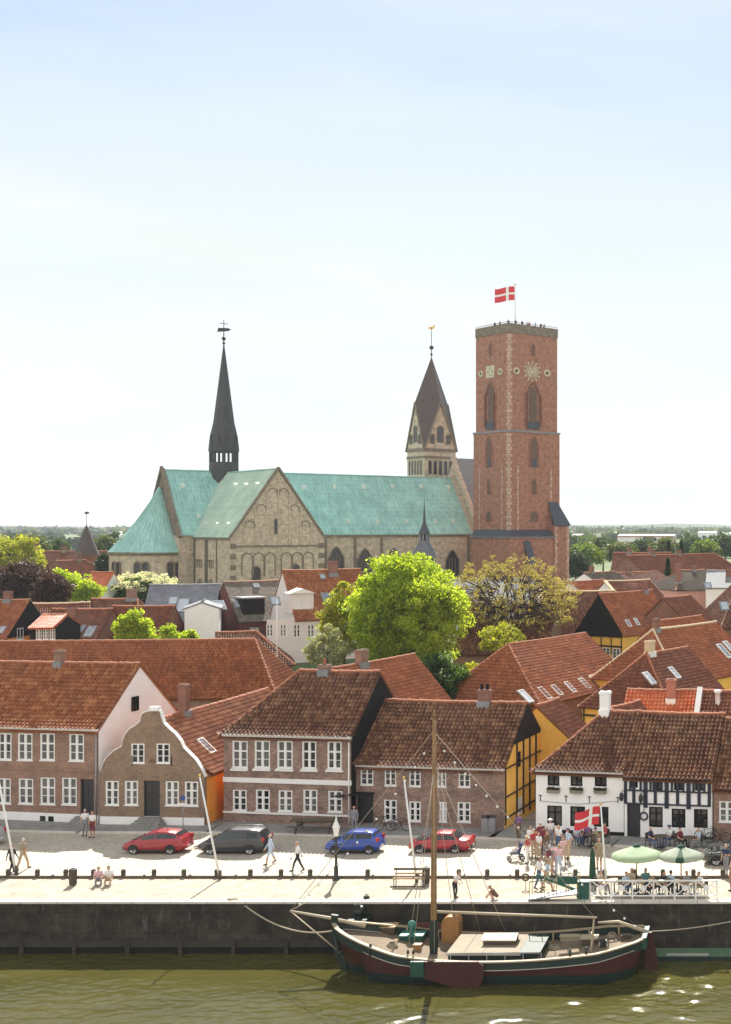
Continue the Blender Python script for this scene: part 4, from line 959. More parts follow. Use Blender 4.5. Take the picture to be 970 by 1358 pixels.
# towards the right edge and further back
h = T('dark_tiled_house', 'dark speckled tiled roof with three small skylights', (939, 767), (1010, 766), zat(766.5, 165), 6.0, 4, 7.6, roof=TILE_B, hipA=4.2, wallmat=BRR, cap=MORT).build()
h.skylight('S', [(939, 777, .8, 1.0), (917, 803, 1.1, 1.2), (961, 804, 1.0, 1.4)], SKYL, GREYM); h.chimney_px(967, 755, 768, 8, BRR)
h = T('small_house', 'small brown roof squeezed between red roof and dark speckled roof', (880, 793), (916, 790), zat(791.5, 156), 4.2, 3.5, 8, roof=TILE_D, wallmat=BRR).build()
h = T('pinkish_house', 'low house with brown hipped roof, tall chimney and pinkish wall', (879, 757), (934, 756), zat(756.5, 190), 5.0, 4.5, 10.9, roof=ETER, hipA=3, wallmat=mat('dusky_render', (.50, .27, .21), .85, .2, 2)).build()
h.chimney_px(900, 747, 778, 8, BRR, y=-3.2); h.chimney_px(920, 750, 758, 6, BRR)
h = T('small_house', 'dark red roofed house with pale verge left of the pinkish house', (803, 771), (862, 769), zat(770, 180), 4.8, 4, 9.4, roof=TILE_D, wallmat=WALLW, cap=CREAM).build()
mb = MB(); mb.beam((-.1, -5.2, h.he - .2), (-.1, 0, h.hr + .1), .5, .2, CREAM); mb.build('verge', h.roof)
h = T('small_house', 'grey brown roof by the foot of the church annex', (775, 760), (815, 758), zat(759, 205), 4.2, 4.5, 10.5, roof=ETER, wallmat=PINK).build(); h.chimney_px(785, 751, 760, 6, BRR)
h = T('small_house', 'low brick red roof beside the pale verge', (756, 772), (802, 769), zat(770, 186), 4, 4, 9.8, roof=TILE_R, wallmat=PINK).build()
h = T('great_hall', 'broad dark brown hall roof standing out against the far trees', (831, 737), (963, 734), zat(735.5, 246), 8, 5, 9.6, roof=TILE_D, wallmat=BRR, hipB=3).build(); h.chimney_px(866, 729, 737, 6, BRR); h.chimney_px(901, 729, 737, 5, BRR)
h = T('long_house', 'dark ridge rising just behind the broad hall roof', (814, 733), (890, 733), zat(733, 268), 6, 5, 9.8, roof=TILE_D, wallmat=PINK).build(); h.chimney_px(835, 726, 734, 6, BRR); h.chimney_px(862, 725, 734, 6, BRR)
h = T('white_house', 'white house with pale roof beyond the dark speckled roof', (938, 757), (990, 757), zat(757, 182), 3.6, 4.5, 11.6, roof=LEAD, wallmat=WALLW, cap=LEAD, flat=True).build()
h = T('small_house', 'brown roofed cottage in front of the broad hall', (812, 760), (872, 758), zat(759, 215), 4, 5, 10.8, roof=TILE_D, wallmat=WALLW).build(); h.chimney_px(833, 750, 760, 6, BRR)
# ------------------------------------------------------------------ cathedral: brick tower, nave, transept, choir, apse, west tower, crossing spire
U = Vector((.719, .695, 0)); Vb = Vector((-.695, .719, 0))
GZ = 5.0
CC = Vector((-107.5, 250.6, GZ))                      # foot of the crossing
cath = thing('cathedral', 'stone cathedral with green copper roofs, gabled transept, apse and two spires', 'cathedral', CC, math.atan2(U.y, U.x))
CM = Matrix.Translation(CC) @ Matrix.Rotation(math.atan2(U.y, U.x), 4, 'Z'); CI = CM.inverted()
def onC(px, py, p, n):
    o = CI @ Vector((0, 0, H)); q = CI @ Vector(((px - CX) / FP, 1, H - (py - CY) / FP)); d = q - o
    return o + d * ((Vector(p) - o).dot(Vector(n)) / d.dot(Vector(n)))
hN = 9.0; zE = 18.3 - GZ; zR = 30.7 - GZ                # nave half width, eaves, ridge
tl = 25.9; tw = 8.65                                   # transept: gable distance and half width
zRt = 30.4 - GZ; zEt = 18.0 - GZ; xa = -12.0
def seams(mb, P0, P1, P2, P3, m, step=.62):
    """standing seams of a copper roof from eave P0P1 to ridge P3P2"""
    P0, P1, P2, P3 = map(Vector, (P0, P1, P2, P3)); k = max(2, int((P1 - P0).length / step)); n = (P1 - P0).cross(P3 - P0).normalized()
    mb.quad(P0, P1, P2, P3, m)
    for i in range(k + 1):
        t = i / k; a = P0.lerp(P1, t) + n * .03; b = P3.lerp(P2, t) + n * .03
        mb.beam(a, b, .06, .06, m)
# walls
mb = MB(); mb.bx(-11.3, 50, -hN, hN, -3, zE, TUFA); mb.build('nave_wall', cath)
mb = MB(); mb.prism([(-tw, -tl, -3), (tw, -tl, -3), (tw, -tl, zEt), (0, -tl, zRt - .25), (-tw, -tl, zEt)], (0, tl - hN + .02, 0), TUFA); mb.build('transept_wall', cath)
mb = MB(); mb.lathe([(8.3, -3), (8.3, 15.3 - GZ)], TUFA, (xa, 0, 0), 28, True); mb.build('apse_wall', cath)
# roofs
mb = MB(); e = .35
seams(mb, (-11.3, -hN - e, zE), (50, -hN - e, zE), (50, 0, zR), (-11.3, 0, zR), COP); seams(mb, (50, hN + e, zE), (-11.3, hN + e, zE), (-11.3, 0, zR), (50, 0, zR), COP, 6)
mb.quad((-11.3, hN, zE), (-11.3, -hN, zE), (-11.3, 0, zR), (-11.3, 0, zR - .01), TUFD)
mb.beam((-11.3, 0, zR + .05), (50, 0, zR + .05), .35, .2, COP); nave_roof = mb.build('nave_roof', cath)
mb = MB()
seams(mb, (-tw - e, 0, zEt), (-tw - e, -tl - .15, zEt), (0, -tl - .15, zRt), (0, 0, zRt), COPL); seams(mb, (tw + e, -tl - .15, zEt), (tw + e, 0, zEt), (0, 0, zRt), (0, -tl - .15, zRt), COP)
mb.beam((0, -tl - .15, zRt + .05), (0, 0, zRt + .05), .35, .2, COP); tr_roof = mb.build('transept_roof', cath)
mb = MB(); n_ = 28
ZA = 27.4 - GZ; prof = [(8.75, 15.2 - GZ), (7.6, 16.5 - GZ), (4.2, 20.6 - GZ), (1.6, 24.6 - GZ), (.15, ZA)]
mb.lathe(prof, COP, (xa + .2, 0, 0), 44, False)
for i in range(44):
    a = 2 * math.pi * i / 44; 
    for (r0, z0_), (r1, z1_) in zip(prof[:-1], prof[1:]): mb.beam((xa + .2 + r0 * math.cos(a), r0 * math.sin(a), z0_ + .03), (xa + .2 + r1 * math.cos(a), r1 * math.sin(a), z1_ + .03), .07, .07, COP)
ap_roof = mb.build('apse_roof', cath)
# choir gable parapet above the apse roof
mb = MB()
for sg in (-1, 1): mb.beam((-11.3, sg * (hN + .4), zE - .3), (-11.3, 0, zR + .25), .7, .5, TUFD)
mb.build('choir_parapet', cath)
mb = MB(); mb.box((-11.4, 0, zR + .3), (.5, .5, .8), TUFD); mb.build('gable_finial', cath); mb = MB()
for sg in (-1, 1): mb.beam((50.1, sg * (hN + .6), zE - .4), (50.1, sg * 0, zR + .5), .8, .6, TUFA)
mb.build('nave_parapet', cath)
# small roof vents
vm = MB(); vm.prism([(-.38, -.35, -.2), (.38, -.35, -.2), (.38, -.35, .45), (0, -.35, .75), (-.38, -.35, .45)], (0, 1.3, 0), mat('pale_vent', (.62, .70, .64), .6, .1, 3)); vmesh = vm.mesh('roof_vent')
sN = Vector((0, -(zR - zE), hN)).normalized(); sT = Vector((-(zRt - zEt), 0, tw)).normalized()
for px, py in ((403, 647), (443, 647), (482, 647), (520, 646), (558, 646), (594, 647), (461, 692), (500, 692), (538, 692), (577, 692), (600, 692), (242, 645), (263, 685)):
    q = onC(px, py, (0, -hN, zE), sN); obj('roof_vent', vmesh, nave_roof, q - Vector((0, .1, .1)))
for px, py in ((313, 645), (327, 645), (342, 644), (275, 697), (289, 697), (304, 697)):
    q = onC(px, py, (-tw, 0, zEt), sT); obj('roof_vent', vmesh, tr_roof, q + Vector((-.1, 0, -.1)), R(-90))
for px, py, a in ((163, 713, -2.6), (190, 712, -1.9), (229, 712, -1.0)):
    q = onC(px, py, (xa, -6.2, 0), (0.25, -1, .6)); obj('roof_vent', vmesh, ap_roof, q, R(0))
vb = MB(); vb.bx(-.6, .6, -.2, 1.0, -.2, .7, COP); bm_ = vb.mesh('roof_hatch')
for px, py in ((272, 640), (524, 637), (386, 638)):
    q = onC(px, py, (0, -hN, zE), sN); obj('roof_hatch', bm_, nave_roof, q)
# transept gable: blind arcading, cornice, lisenes, quoins
def arch(mb, x, y, z0, w, h, m, d=.12, n=8, ny=-1, pointed=False):
    """solid arched panel lying in the plane y, facing -y"""
    P = [(x - w / 2, y, z0), (x + w / 2, y, z0), (x + w / 2, y, z0 + h - w / 2)]
    for i in range(1, n): 
        a = math.pi * i / n
        if pointed: xx = math.cos(a); P.append((x + w / 2 * xx, y, z0 + h - w / 2 + (1 - abs(xx) ** 1.6) * w * .75))
        else: P.append((x + w / 2 * math.cos(a), y, z0 + h - w / 2 + w / 2 * math.sin(a)))
    P.append((x - w / 2, y, z0 + h - w / 2)); mb.prism(P, (0, d, 0), m)
def archrim(mb, x, y, z0, w, h, m, t=.14, d=.16, pointed=False):
    P = [(x - w / 2, z0), (x - w / 2, z0 + h - w / 2)]
    for i in range(1, 8): 
        a = math.pi - math.pi * i / 8
        P.append((x + w / 2 * math.cos(a), z0 + h - w / 2 + (w / 2 * math.sin(a) if not pointed else (1 - abs(math.cos(a)) ** 1.6) * w * .75)))
    P += [(x + w / 2, z0 + h - w / 2), (x + w / 2, z0)]
    for (a, za), (b_, zb) in zip(P[:-1], P[1:]): mb.beam((a, y, za), (b_, y, zb), d, t, m)
yg = -tl
mb = MB(); zc = onC(366, 724, (0, yg, 0), (0, 1, 0)).z
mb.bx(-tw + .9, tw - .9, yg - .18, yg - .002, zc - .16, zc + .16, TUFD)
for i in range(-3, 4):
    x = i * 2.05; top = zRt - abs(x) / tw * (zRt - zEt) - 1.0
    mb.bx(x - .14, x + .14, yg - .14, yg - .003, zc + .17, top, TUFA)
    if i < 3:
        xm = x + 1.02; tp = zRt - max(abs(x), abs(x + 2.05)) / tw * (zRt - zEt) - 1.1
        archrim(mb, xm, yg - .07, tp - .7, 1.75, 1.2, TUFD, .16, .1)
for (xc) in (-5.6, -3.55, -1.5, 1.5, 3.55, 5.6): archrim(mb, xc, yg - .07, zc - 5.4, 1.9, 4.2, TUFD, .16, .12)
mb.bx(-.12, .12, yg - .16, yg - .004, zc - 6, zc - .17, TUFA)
mb.build('blind_arcade', cath)
mb = MB()
for sg in (-1, 1): 
    mb.beam((sg * (tw + .25), yg - .05, zEt - .3), (0, yg - .05, zRt + .25), .5, .38, TUFD)
mb.build('gable_coping', cath)
for sg in (-1, 1):
    mb = MB()
    for k in range(15):
        w_ = 1.1 if k % 2 else .8; mb.bx(sg * tw - (w_ if sg > 0 else -.06), sg * tw + (.06 if sg > 0 else w_), yg - .07, yg + (.9 if k % 2 else 1.2), zEt - 1 - k * .95, zEt - .1 - k * .95, TUFD if k % 2 else TUFA)
    mb.build('corner_quoins', cath)
DARKW = glass('church_glass', (.01, .01, .012), (.035, .035, .04), .25)
def cwin(kind, mbf, par=cath): return mbf.build(kind, par)
for px, y0, y1, wpx in ((366.5, 689, 708, 4),):
    p = onC(px, y1, (0, yg, 0), (0, 1, 0)); q = onC(px, y0, (0, yg, 0), (0, 1, 0)); mb = MB(); arch(mb, p.x, yg - .03, p.z, .5, q.z - p.z, DARKW, .06); archrim(mb, p.x, yg - .06, p.z, .66, q.z - p.z + .1, TUFD, .14, .14); mb.build('slit_window', cath)
for px, y0, y1 in ((340, 752, 772), (392, 749, 760)):
    p = onC(px, y1, (0, yg, 0), (0, 1, 0)); q = onC(px, y0, (0, yg, 0), (0, 1, 0)); mb = MB(); arch(mb, p.x, yg - .04, p.z - 1, 1.3, q.z - p.z + 1, DARKW, .07); archrim(mb, p.x, yg - .08, p.z - 1, 1.5, q.z - p.z + 1.1, TUFD, .2, .18); mb.build('arched_window', cath)
# transept side wall (towards the apse): frieze of small arches and tall blind arches
mb = MB()
def sidearch(y, z0, w, h, m, xo=-tw - .05):
    P = [(y - w / 2, z0), (y - w / 2, z0 + h - w / 2)] + [(y + w / 2 * math.cos(math.pi - math.pi * i / 6), z0 + h - w / 2 + w / 2 * math.sin(math.pi * i / 6)) for i in range(1, 6)] + [(y + w / 2, z0 + h - w / 2), (y + w / 2, z0)]
    for (a, za), (b_, zb) in zip(P[:-1], P[1:]): mb.beam((xo, a, za), (xo, b_, zb), .18, .12, m)
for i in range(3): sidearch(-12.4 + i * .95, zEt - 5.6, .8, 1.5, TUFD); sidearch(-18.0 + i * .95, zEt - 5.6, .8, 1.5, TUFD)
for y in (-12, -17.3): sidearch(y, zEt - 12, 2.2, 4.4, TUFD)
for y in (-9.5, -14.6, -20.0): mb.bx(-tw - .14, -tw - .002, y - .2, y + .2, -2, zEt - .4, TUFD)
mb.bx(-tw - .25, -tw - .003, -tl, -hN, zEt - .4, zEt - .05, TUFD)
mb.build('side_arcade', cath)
for y in (-12, -17.3):
    w2 = MB(); w2.prism([(-tw - .02, y + .7, -1), (-tw - .02, y - .7, -1), (-tw - .02, y - .7, zEt - 8.6), (-tw - .02, y, zEt - 7.9), (-tw - .02, y + .7, zEt - 8.6)], (-.05, 0, 0), DARKW); w2.build('arched_window', cath)
mb = MB(); mb.tube([(-tw - .15, -hN - .5, 0), (-tw - .15, -hN - .5, zEt)], .12, DSLATE, 6); mb.tube([(-tw - .15, -15.6, 2), (-tw - .15, -15.6, zEt)], .1, DSLATE, 6); mb.build('downpipe', cath)
# nave windows and buttress strips
for px, y0 in ((446, 727), (484, 729), (522, 729), (600, 731)):
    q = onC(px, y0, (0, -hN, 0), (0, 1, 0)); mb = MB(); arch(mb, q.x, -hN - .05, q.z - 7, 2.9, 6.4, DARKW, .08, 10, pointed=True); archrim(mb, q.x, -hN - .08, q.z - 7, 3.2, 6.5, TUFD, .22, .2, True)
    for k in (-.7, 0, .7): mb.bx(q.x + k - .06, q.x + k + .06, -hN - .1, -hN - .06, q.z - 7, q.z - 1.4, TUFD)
    mb.build('arched_window', cath)
mb = MB()
for px in (432, 471, 506, 562, 621):
    q = onC(px, 720, (0, -hN, 0), (0, 1, 0)); mb.bx(q.x - .22, q.x + .22, -hN - .3, -hN - .002, -2, zE - .3, TUFD)
mb.bx(tw + .3, 49.8, -hN - .28, -hN - .004, zE - .45, zE - .1, TUFD); mb.build('buttress', cath)
# apse: paired round arched windows and plinth roof
for a in (-165, -128, -90, -58):
    for da in (-4.6, 4.6):
        t_ = R(a - 0 + da); w2 = MB(); c, s_ = math.cos(t_), math.sin(t_)
        arch(w2, 0, -.06, 5.0, .9, 3.3, DARKW, .05); archrim(w2, 0, -.1, 5.0, 1.15, 3.5, TUFD, .22, .2)
        o = w2.build('arched_window', cath, (xa + 8.3 * c, 8.3 * s_, 0), t_ + math.pi / 2)
mb = MB(); mb.lathe([(8.5, 14.7 - GZ), (8.62, 14.9 - GZ), (8.62, 15.25 - GZ)], TUFD, (xa, 0, 0), 32, False); mb.build('eaves_cornice', cath)
# crossing spire
sp = (.2, 0, 0)
k_ = 250.6 / FP; zz = lambda py: H - (py - CY) * k_ - GZ
mb = MB(); r_ = 18 * k_; mb.lathe([(r_ * 1.05, zz(655)), (r_, zz(615)), (r_ * .97, zz(613))], SPIRE, sp, 8, False, R(22.5), R(382.5)); spb = mb.build('spire_drum', cath)
mb = MB()
for i in range(8):
    a = R(22.5 + 45 * i); mb.beam((sp[0] + r_ * .9 * math.cos(a), r_ * .9 * math.sin(a), zz(614)), (sp[0] + r_ * .9 * math.cos(a), r_ * .9 * math.sin(a), zz(598)), .42, .42, SPIRE)
    a2 = R(45 * i); mb.beam((sp[0] + r_ * .84 * math.cos(a2), r_ * .84 * math.sin(a2), zz(614)), (sp[0] + r_ * .84 * math.cos(a2), r_ * .84 * math.sin(a2), zz(599)), .25, .25, SPIRE)
mb.build('open_arcade', spb)
mb = MB(); mb.lathe([(r_ * 1.02, zz(600)), (r_ * 1.05, zz(596)), (r_ * .95, zz(579)), (r_ * .72, zz(560)), (.10, zz(457))], SPIRE, sp, 8, False, R(22.5), R(382.5))
spi = mb.build('spire', cath)
mb = MB()
for i in range(8):
    a = R(45 * i); c, s_ = math.cos(a), math.sin(a); rr = r_ * .99; tn = Vector((-s_, c, 0)); o_ = Vector((sp[0] + rr * c, rr * s_, 0)); w_ = r_ * .36
    mb.prism([o_ - tn * w_ + Vector((0, 0, zz(598))), o_ + tn * w_ + Vector((0, 0, zz(598))), o_ + Vector((0, 0, zz(577)))], Vector((-c, -s_, 0)) * .9, SPIRE)
mb.build('spire_gablet', spi)
mb = MB(); mb.tube([(sp[0], 0, zz(458)), (sp[0], 0, zz(424))], [.12, .06], IRON, 6); mb.ball((sp[0], 0, zz(449)), .4, IRON, 10); mb.ball((sp[0], 0, zz(455)), .28, IRON, 10); mb.beam((sp[0] - .8, 0, zz(429)), (sp[0] + .8, 0, zz(429)), .1, .1, IRON)
o = mb.build('finial', spi)
mb = MB(); mb.prism([(-1.3, 0, zz(440)), (-1.1, 0, zz(434.5)), (.9, 0, zz(435)), (1.4, 0, zz(437)), (.9, 0, zz(439))], (0, .05, 0), IRON); mb.build('weather_vane', spi, (sp[0], 0, 0), R(-44))
# raised west bay with pale roof
mb = MB(); zw = 35.2 - GZ; x0_, x1_ = 50.6, 60.5; hw_ = 11
mb.prism([(x0_, -hw_, -2), (x0_, hw_, -2), (x0_, hw_, zE + 1), (x0_, 0, zw - .3), (x0_, -hw_, zE + 1)], (x1_ - x0_, 0, 0), TUFA); mb.build('west_bay_wall', cath)
mb = MB(); seams(mb, (x0_ - .2, -hw_ - .4, zE + .8), (x1_, -hw_ - .4, zE + .8), (x1_, 0, zw), (x0_ - .2, 0, zw), LEAD, .8); seams(mb, (x1_, hw_ + .4, zE + .8), (x0_, hw_ + .4, zE + .8), (x0_, 0, zw), (x1_, 0, zw), LEAD, 4)
mb.build('west_bay_roof', cath)
mb = MB(); mb.beam((x0_ - .2, -hw_ - .6, zE + .3), (x0_ - .2, 0, zw + .3), .9, .6, TUFA); mb.box((x0_ + .4, -hw_ - .5, zE + 1), (2.2, 1.2, 1.2), LEAD); mb.build('west_bay_parapet', cath)
# north-west tower with rhombic helm
dT = 292; k_ = dT / FP; pT = at(572.5, 690, dT); pl_ = CI @ pT; sT_ = 7.75 / 288 * dT; hs = sT_ / 2; zz = lambda py: H - (py - CY) * k_ - GZ
tx, ty = pl_.x, pl_.y
mb = MB(); mb.bx(tx - hs, tx + hs, ty - hs, ty + hs, 0, zz(597), TUFA)
for f in range(4):
    Rm = Matrix.Translation((tx, ty, 0)) @ Matrix.Rotation(R(90 * f), 4, 'Z')
    P = [Rm @ Vector(q) for q in ((-hs, -hs, zz(597)), (hs, -hs, zz(597)), (0, -hs, zz(537)))]; mb.prism(P, Rm.to_3x3() @ Vector((0, hs, 0)), TUFA)
wt = mb.build('west_tower_wall', cath)
mb = MB()
for f in range(4):
    Rm = Matrix.Translation((tx, ty, 0)) @ Matrix.Rotation(R(90 * f), 4, 'Z'); q = hs + .22
    P = [Rm @ Vector(v_) for v_ in ((-q, -q, zz(597) - .4), (0, -q, zz(535)), (0, 0, zz(473)), (-q, 0, zz(535)))]
    mb.quad(*P, SPIREB); mb.quad(*[p - Vector((0, 0, .25)) for p in P][::-1], SPIREB)
    mb.beam(P[0], P[1], .3, .3, TUFD); mb.beam(P[0], P[3], .3, .3, TUFD)
mb.build('west_tower_helm', cath)
for f in range(4):
    Rm = Matrix.Rotation(R(90 * f), 4, 'Z'); w2 = MB()
    for (x, z0_, hh, ww) in ((0, zz(588), zz(567) - zz(588), 1.3), (-2.0, zz(590), zz(578) - zz(590), .8), (2.0, zz(590), zz(578) - zz(590), .8)):
        arch(w2, x, -hs - .04, z0_, ww, hh, DARKW, .05); archrim(w2, x, -hs - .07, z0_, ww + .3, hh + .15, TUFD, .16, .14)
    for x in (-2.6, -1.3, 0, 1.3, 2.6): arch(w2, x, -hs - .05, zz(630), .8, zz(612) - zz(630), DARKW, .05); archrim(w2, x, -hs - .08, zz(630), 1.0, zz(611) - zz(630), TUFA, .16, .14)
    w2.bx(-hs - .1, hs + .1, -hs - .22, -hs + .1, zz(600), zz(596), TUFD); w2.bx(-hs - .1, hs + .1, -hs - .18, -hs + .1, zz(609), zz(606), TUFD)
    o = w2.build('belfry_opening', cath, (tx, ty, 0), R(90 * f))
mb = MB(); mb.tube([(tx, ty, zz(474)), (tx, ty, zz(434))], [.1, .05], IRON, 6); mb.ball((tx, ty, zz(461)), .5, IRON, 10); mb.ball((tx, ty, zz(470)), .3, IRON, 8)
P = [(-.9, 0, 0), (-.5, 0, .45), (.2, 0, .35), (.6, 0, .95), (.95, 0, .75), (.6, 0, .1), (0, 0, -.2)]
mb.prism([Vector(p) + Vector((tx, ty, zz(436))) for p in P], (0, .08, 0), GOLD); mb.build('weathercock', cath)

# ---- brick tower
C0 = Vector((-53.9, 262.0)); a_ = R(44); ux = Vector((math.sin(a_), math.cos(a_))); s_ = 12.1     # right face direction
# local frame: origin at the near corner, x along the right face, y along the left face backwards
tow = thing('brick_tower', 'massive square red brick church tower with flat top', 'church tower', (C0.x, C0.y, GZ), math.atan2(ux.y, ux.x))
TM = Matrix.Translation((C0.x, C0.y, GZ)) @ Matrix.Rotation(math.atan2(ux.y, ux.x), 4, 'Z'); TI = TM.inverted()
def onT(px, py, face):
    n = Vector((0, 1, 0)) if face == 'R' else Vector((1, 0, 0)); o = TI @ Vector((0, 0, H)); q = TI @ Vector(((px - CX) / FP, 1, H - (py - CY) / FP)); d = q - o; return o + d * (-o.dot(n) / d.dot(n))
ztop = onT(675, 428, 'R').z; zst = onT(675, 570, 'R').z; zlo = onT(675, 614, 'R').z
print('tower top', ztop + GZ, 'stage', zst, onT(739, 431, 'R'), onT(631, 431, 'L'))
mb = MB(); mb.bx(-.35, s_ + .35, -.35, s_ + .35, -2, zst, BRT); mb.bx(0, s_, 0, s_, zst + .003, ztop - 1.9, BRT); mb.build('wall', tow)
mb = MB(); mb.bx(-.1, s_ + .1, -.1, .7, ztop - 1.9, ztop, TUFD); mb.bx(-.1, .7, .7, s_ + .1, ztop - 1.9, ztop, TUFD); mb.bx(s_ - .7, s_ + .1, .7, s_ + .1, ztop - 1.9, ztop, TUFD); mb.bx(.7, s_ - .7, s_ - .7, s_ + .1, ztop - 1.9, ztop, TUFD); mb.build('parapet', tow)
mb = MB(); mb.bx(.6, s_ - .6, .6, s_ - .6, ztop - 1.9, ztop - .7, LEAD); mb.build('platform', tow)
mb = MB()
for i in range(25):
    for q in ((i * s_ / 24, 0), (0, i * s_ / 24)): mb.tube([(q[0], q[1], ztop), (q[0], q[1], ztop + .35)], .03, IRON, 4)
mb.beam((0, 0, ztop + .35), (s_, 0, ztop + .35), .06, .06, IRON); mb.beam((0, 0, ztop + .35), (0, s_, ztop + .35), .06, .06, IRON); mb.build('railing', tow)
for lo_, zz0, zz1, off in ((0, zst + .1, ztop - 2, -.06), (1, .5, zst - .1, -.42)):
    mb = MB()
    for k in range(int((zz1 - zz0) / .7)):
        z = zz0 + k * .7; w_ = .85 if k % 2 else .55
        mb.bx(off, w_ + off, off, w_ + off, z, z + .6, BRQ)
    mb.build('corner_quoins', tow)
for (xx) in (1.9, s_ - 1.9):                          # edges of the flat lower buttresses
  for fc in (0, 1):
    mb = MB()
    for k in range(int((zlo - 3) / .7)):
        z = 3 + k * .7; w_ = .45 if k % 2 else .28
        if fc: mb.bx(xx - w_ / 2, xx + w_ / 2, -.42, -.352, z, z + .6, BRQ)
        else: mb.bx(-.42, -.352, xx - w_ / 2, xx + w_ / 2, z, z + .6, BRQ)
    mb.build('buttress_quoins', tow)
mb = MB(); mb.bx(-.5, s_ + .5, -.5, s_ + .5, zst - .35, zst + .02, LEAD); mb.build('string_course', tow)
# openings: recessed look made of stepped brick frames round a dark louvred opening
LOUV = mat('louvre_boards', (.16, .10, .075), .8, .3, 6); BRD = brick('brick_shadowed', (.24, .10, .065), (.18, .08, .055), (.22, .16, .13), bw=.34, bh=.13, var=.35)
def tface(face): return Matrix.Identity(4) if face == 'R' else Matrix(((0, 1, 0, 0), (-1, 0, 0, 0), (0, 0, 1, 0), (0, 0, 0, 1))).inverted()
def tpart(mb, name, face, par=tow):
    o = mb.build(name, par)
    if face == 'L': o.matrix_local = Matrix.Rotation(R(90), 4, 'Z') @ Matrix.Scale(-1, 4, (1, 0, 0)) @ Matrix.Scale(1, 4) if False else Matrix.Rotation(R(-90), 4, 'Z') @ Matrix.Translation((-s_, 0, 0))
    return o
def mirror(x, face): return x if face == 'R' else s_ - x
for face, cxp in (('R', 707), ('L', 651)):
    for kind, y0, y1, w_ in (('big', 515, 566, 2.0), ('arch', 582, 620, 2.0), ('slit', 636, 656, .75), ('low', 679, 692, 1.6), ('slit', 457, 472, .7)):
        p = onT(cxp, y1, face); q = onT(cxp, y0, face); x = mirror(p.x if face == 'R' else p.y, face); off = 0 if kind == 'big' or y0 < 570 else -.35; hh = q.z - p.z; mb = MB()
        pt = kind != 'low'
        if kind == 'big':
            for j, (ex, dd, m_) in enumerate(((2.1, .10, BRT), (1.1, .18, BRD))):
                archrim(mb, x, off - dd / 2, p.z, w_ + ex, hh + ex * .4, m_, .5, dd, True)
            arch(mb, x, off - .05, p.z, w_, hh, LOUV, .04, 10, pointed=True)
            for k in range(9): mb.bx(x - w_ / 2 + .1, x + w_ / 2 - .1, off - .12, off - .06, p.z + .3 + k * hh / 11, p.z + .42 + k * hh / 11, LOUV)
            mb.prism([(x - w_ / 2 - .5, off - .3, p.z - .5), (x + w_ / 2 + .5, off - .3, p.z - .5), (x + w_ / 2 + .5, off, p.z + 1.1), (x - w_ / 2 - .5, off, p.z + 1.1)], (0, .02, 0), DSLATE)
        else:
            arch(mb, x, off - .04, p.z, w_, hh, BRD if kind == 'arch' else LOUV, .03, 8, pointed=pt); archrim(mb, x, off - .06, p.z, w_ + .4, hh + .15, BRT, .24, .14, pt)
            if kind == 'arch': mb.bx(x - .35, x + .6, off - .10, off - .05, p.z + .05, p.z + hh * .3, DSLATE); arch(mb, x + .1, off - .07, p.z + hh * .1, w_ * .5, hh * .8, LOUV, .03, 8, pointed=True)
        tpart(mb, {'big': 'sound_opening', 'arch': 'arched_niche', 'slit': 'slit_window', 'low': 'arched_window'}[kind], face)
# round medallions and dials
for face, px, py, r in (('R', 685, 492, .75), ('R', 725.5, 495, .8), ('L', 638.5, 496, .75), ('L', 664, 493, .75)):
    p = onT(px, py, face); x = mirror(p.x if face == 'R' else p.y, face); mb = MB()
    mb.tube([(x + r * .72 * math.cos(i * math.pi / 10), -.05, p.z + r * .72 * math.sin(i * math.pi / 10)) for i in range(21)], r * .3, GILD, 6, cap=False); mb.box((x, -.02, p.z), (r * .6, .05, r * .6), IRON); tpart(mb, 'medallion', face)
p = onT(706, 493, 'R'); mb = MB(); r = 2.0
for i in range(24):
    a = i * math.pi / 12; c, s2 = math.cos(a), math.sin(a); r1 = r * (1.0 if i % 2 == 0 else .82)
    mb.beam((p.x + .55 * c, -.06, p.z + .55 * s2), (p.x + r1 * c, -.06, p.z + r1 * s2), .06, .16, GILD)
for i in range(12):
    a = i * math.pi / 6; mb.box((p.x + r * .98 * math.cos(a), -.07, p.z + r * .98 * math.sin(a)), (.34, .08, .34), GILD)
mb.box((p.x, -.07, p.z), (.7, .1, .7), GILD, Matrix.Rotation(R(45), 3, 'Y')); tpart(mb, 'star_dial', 'R')
p = onT(650.5, 493, 'L'); x = mirror(p.y, 'L'); mb = MB(); mb.bx(x - 1.5, x + 1.5, -.08, -.002, p.z - 1.25, p.z + 1.25, GILD)
for i in range(12):
    a = i * math.pi / 6; mb.beam((x + .5 * math.cos(a), -.1, p.z + .45 * math.sin(a)), (x + 1.3 * math.cos(a), -.1, p.z + 1.05 * math.sin(a)), .03, .1, IRON if i % 3 == 0 else TUFA)
tpart(mb, 'clock_dial', 'L')
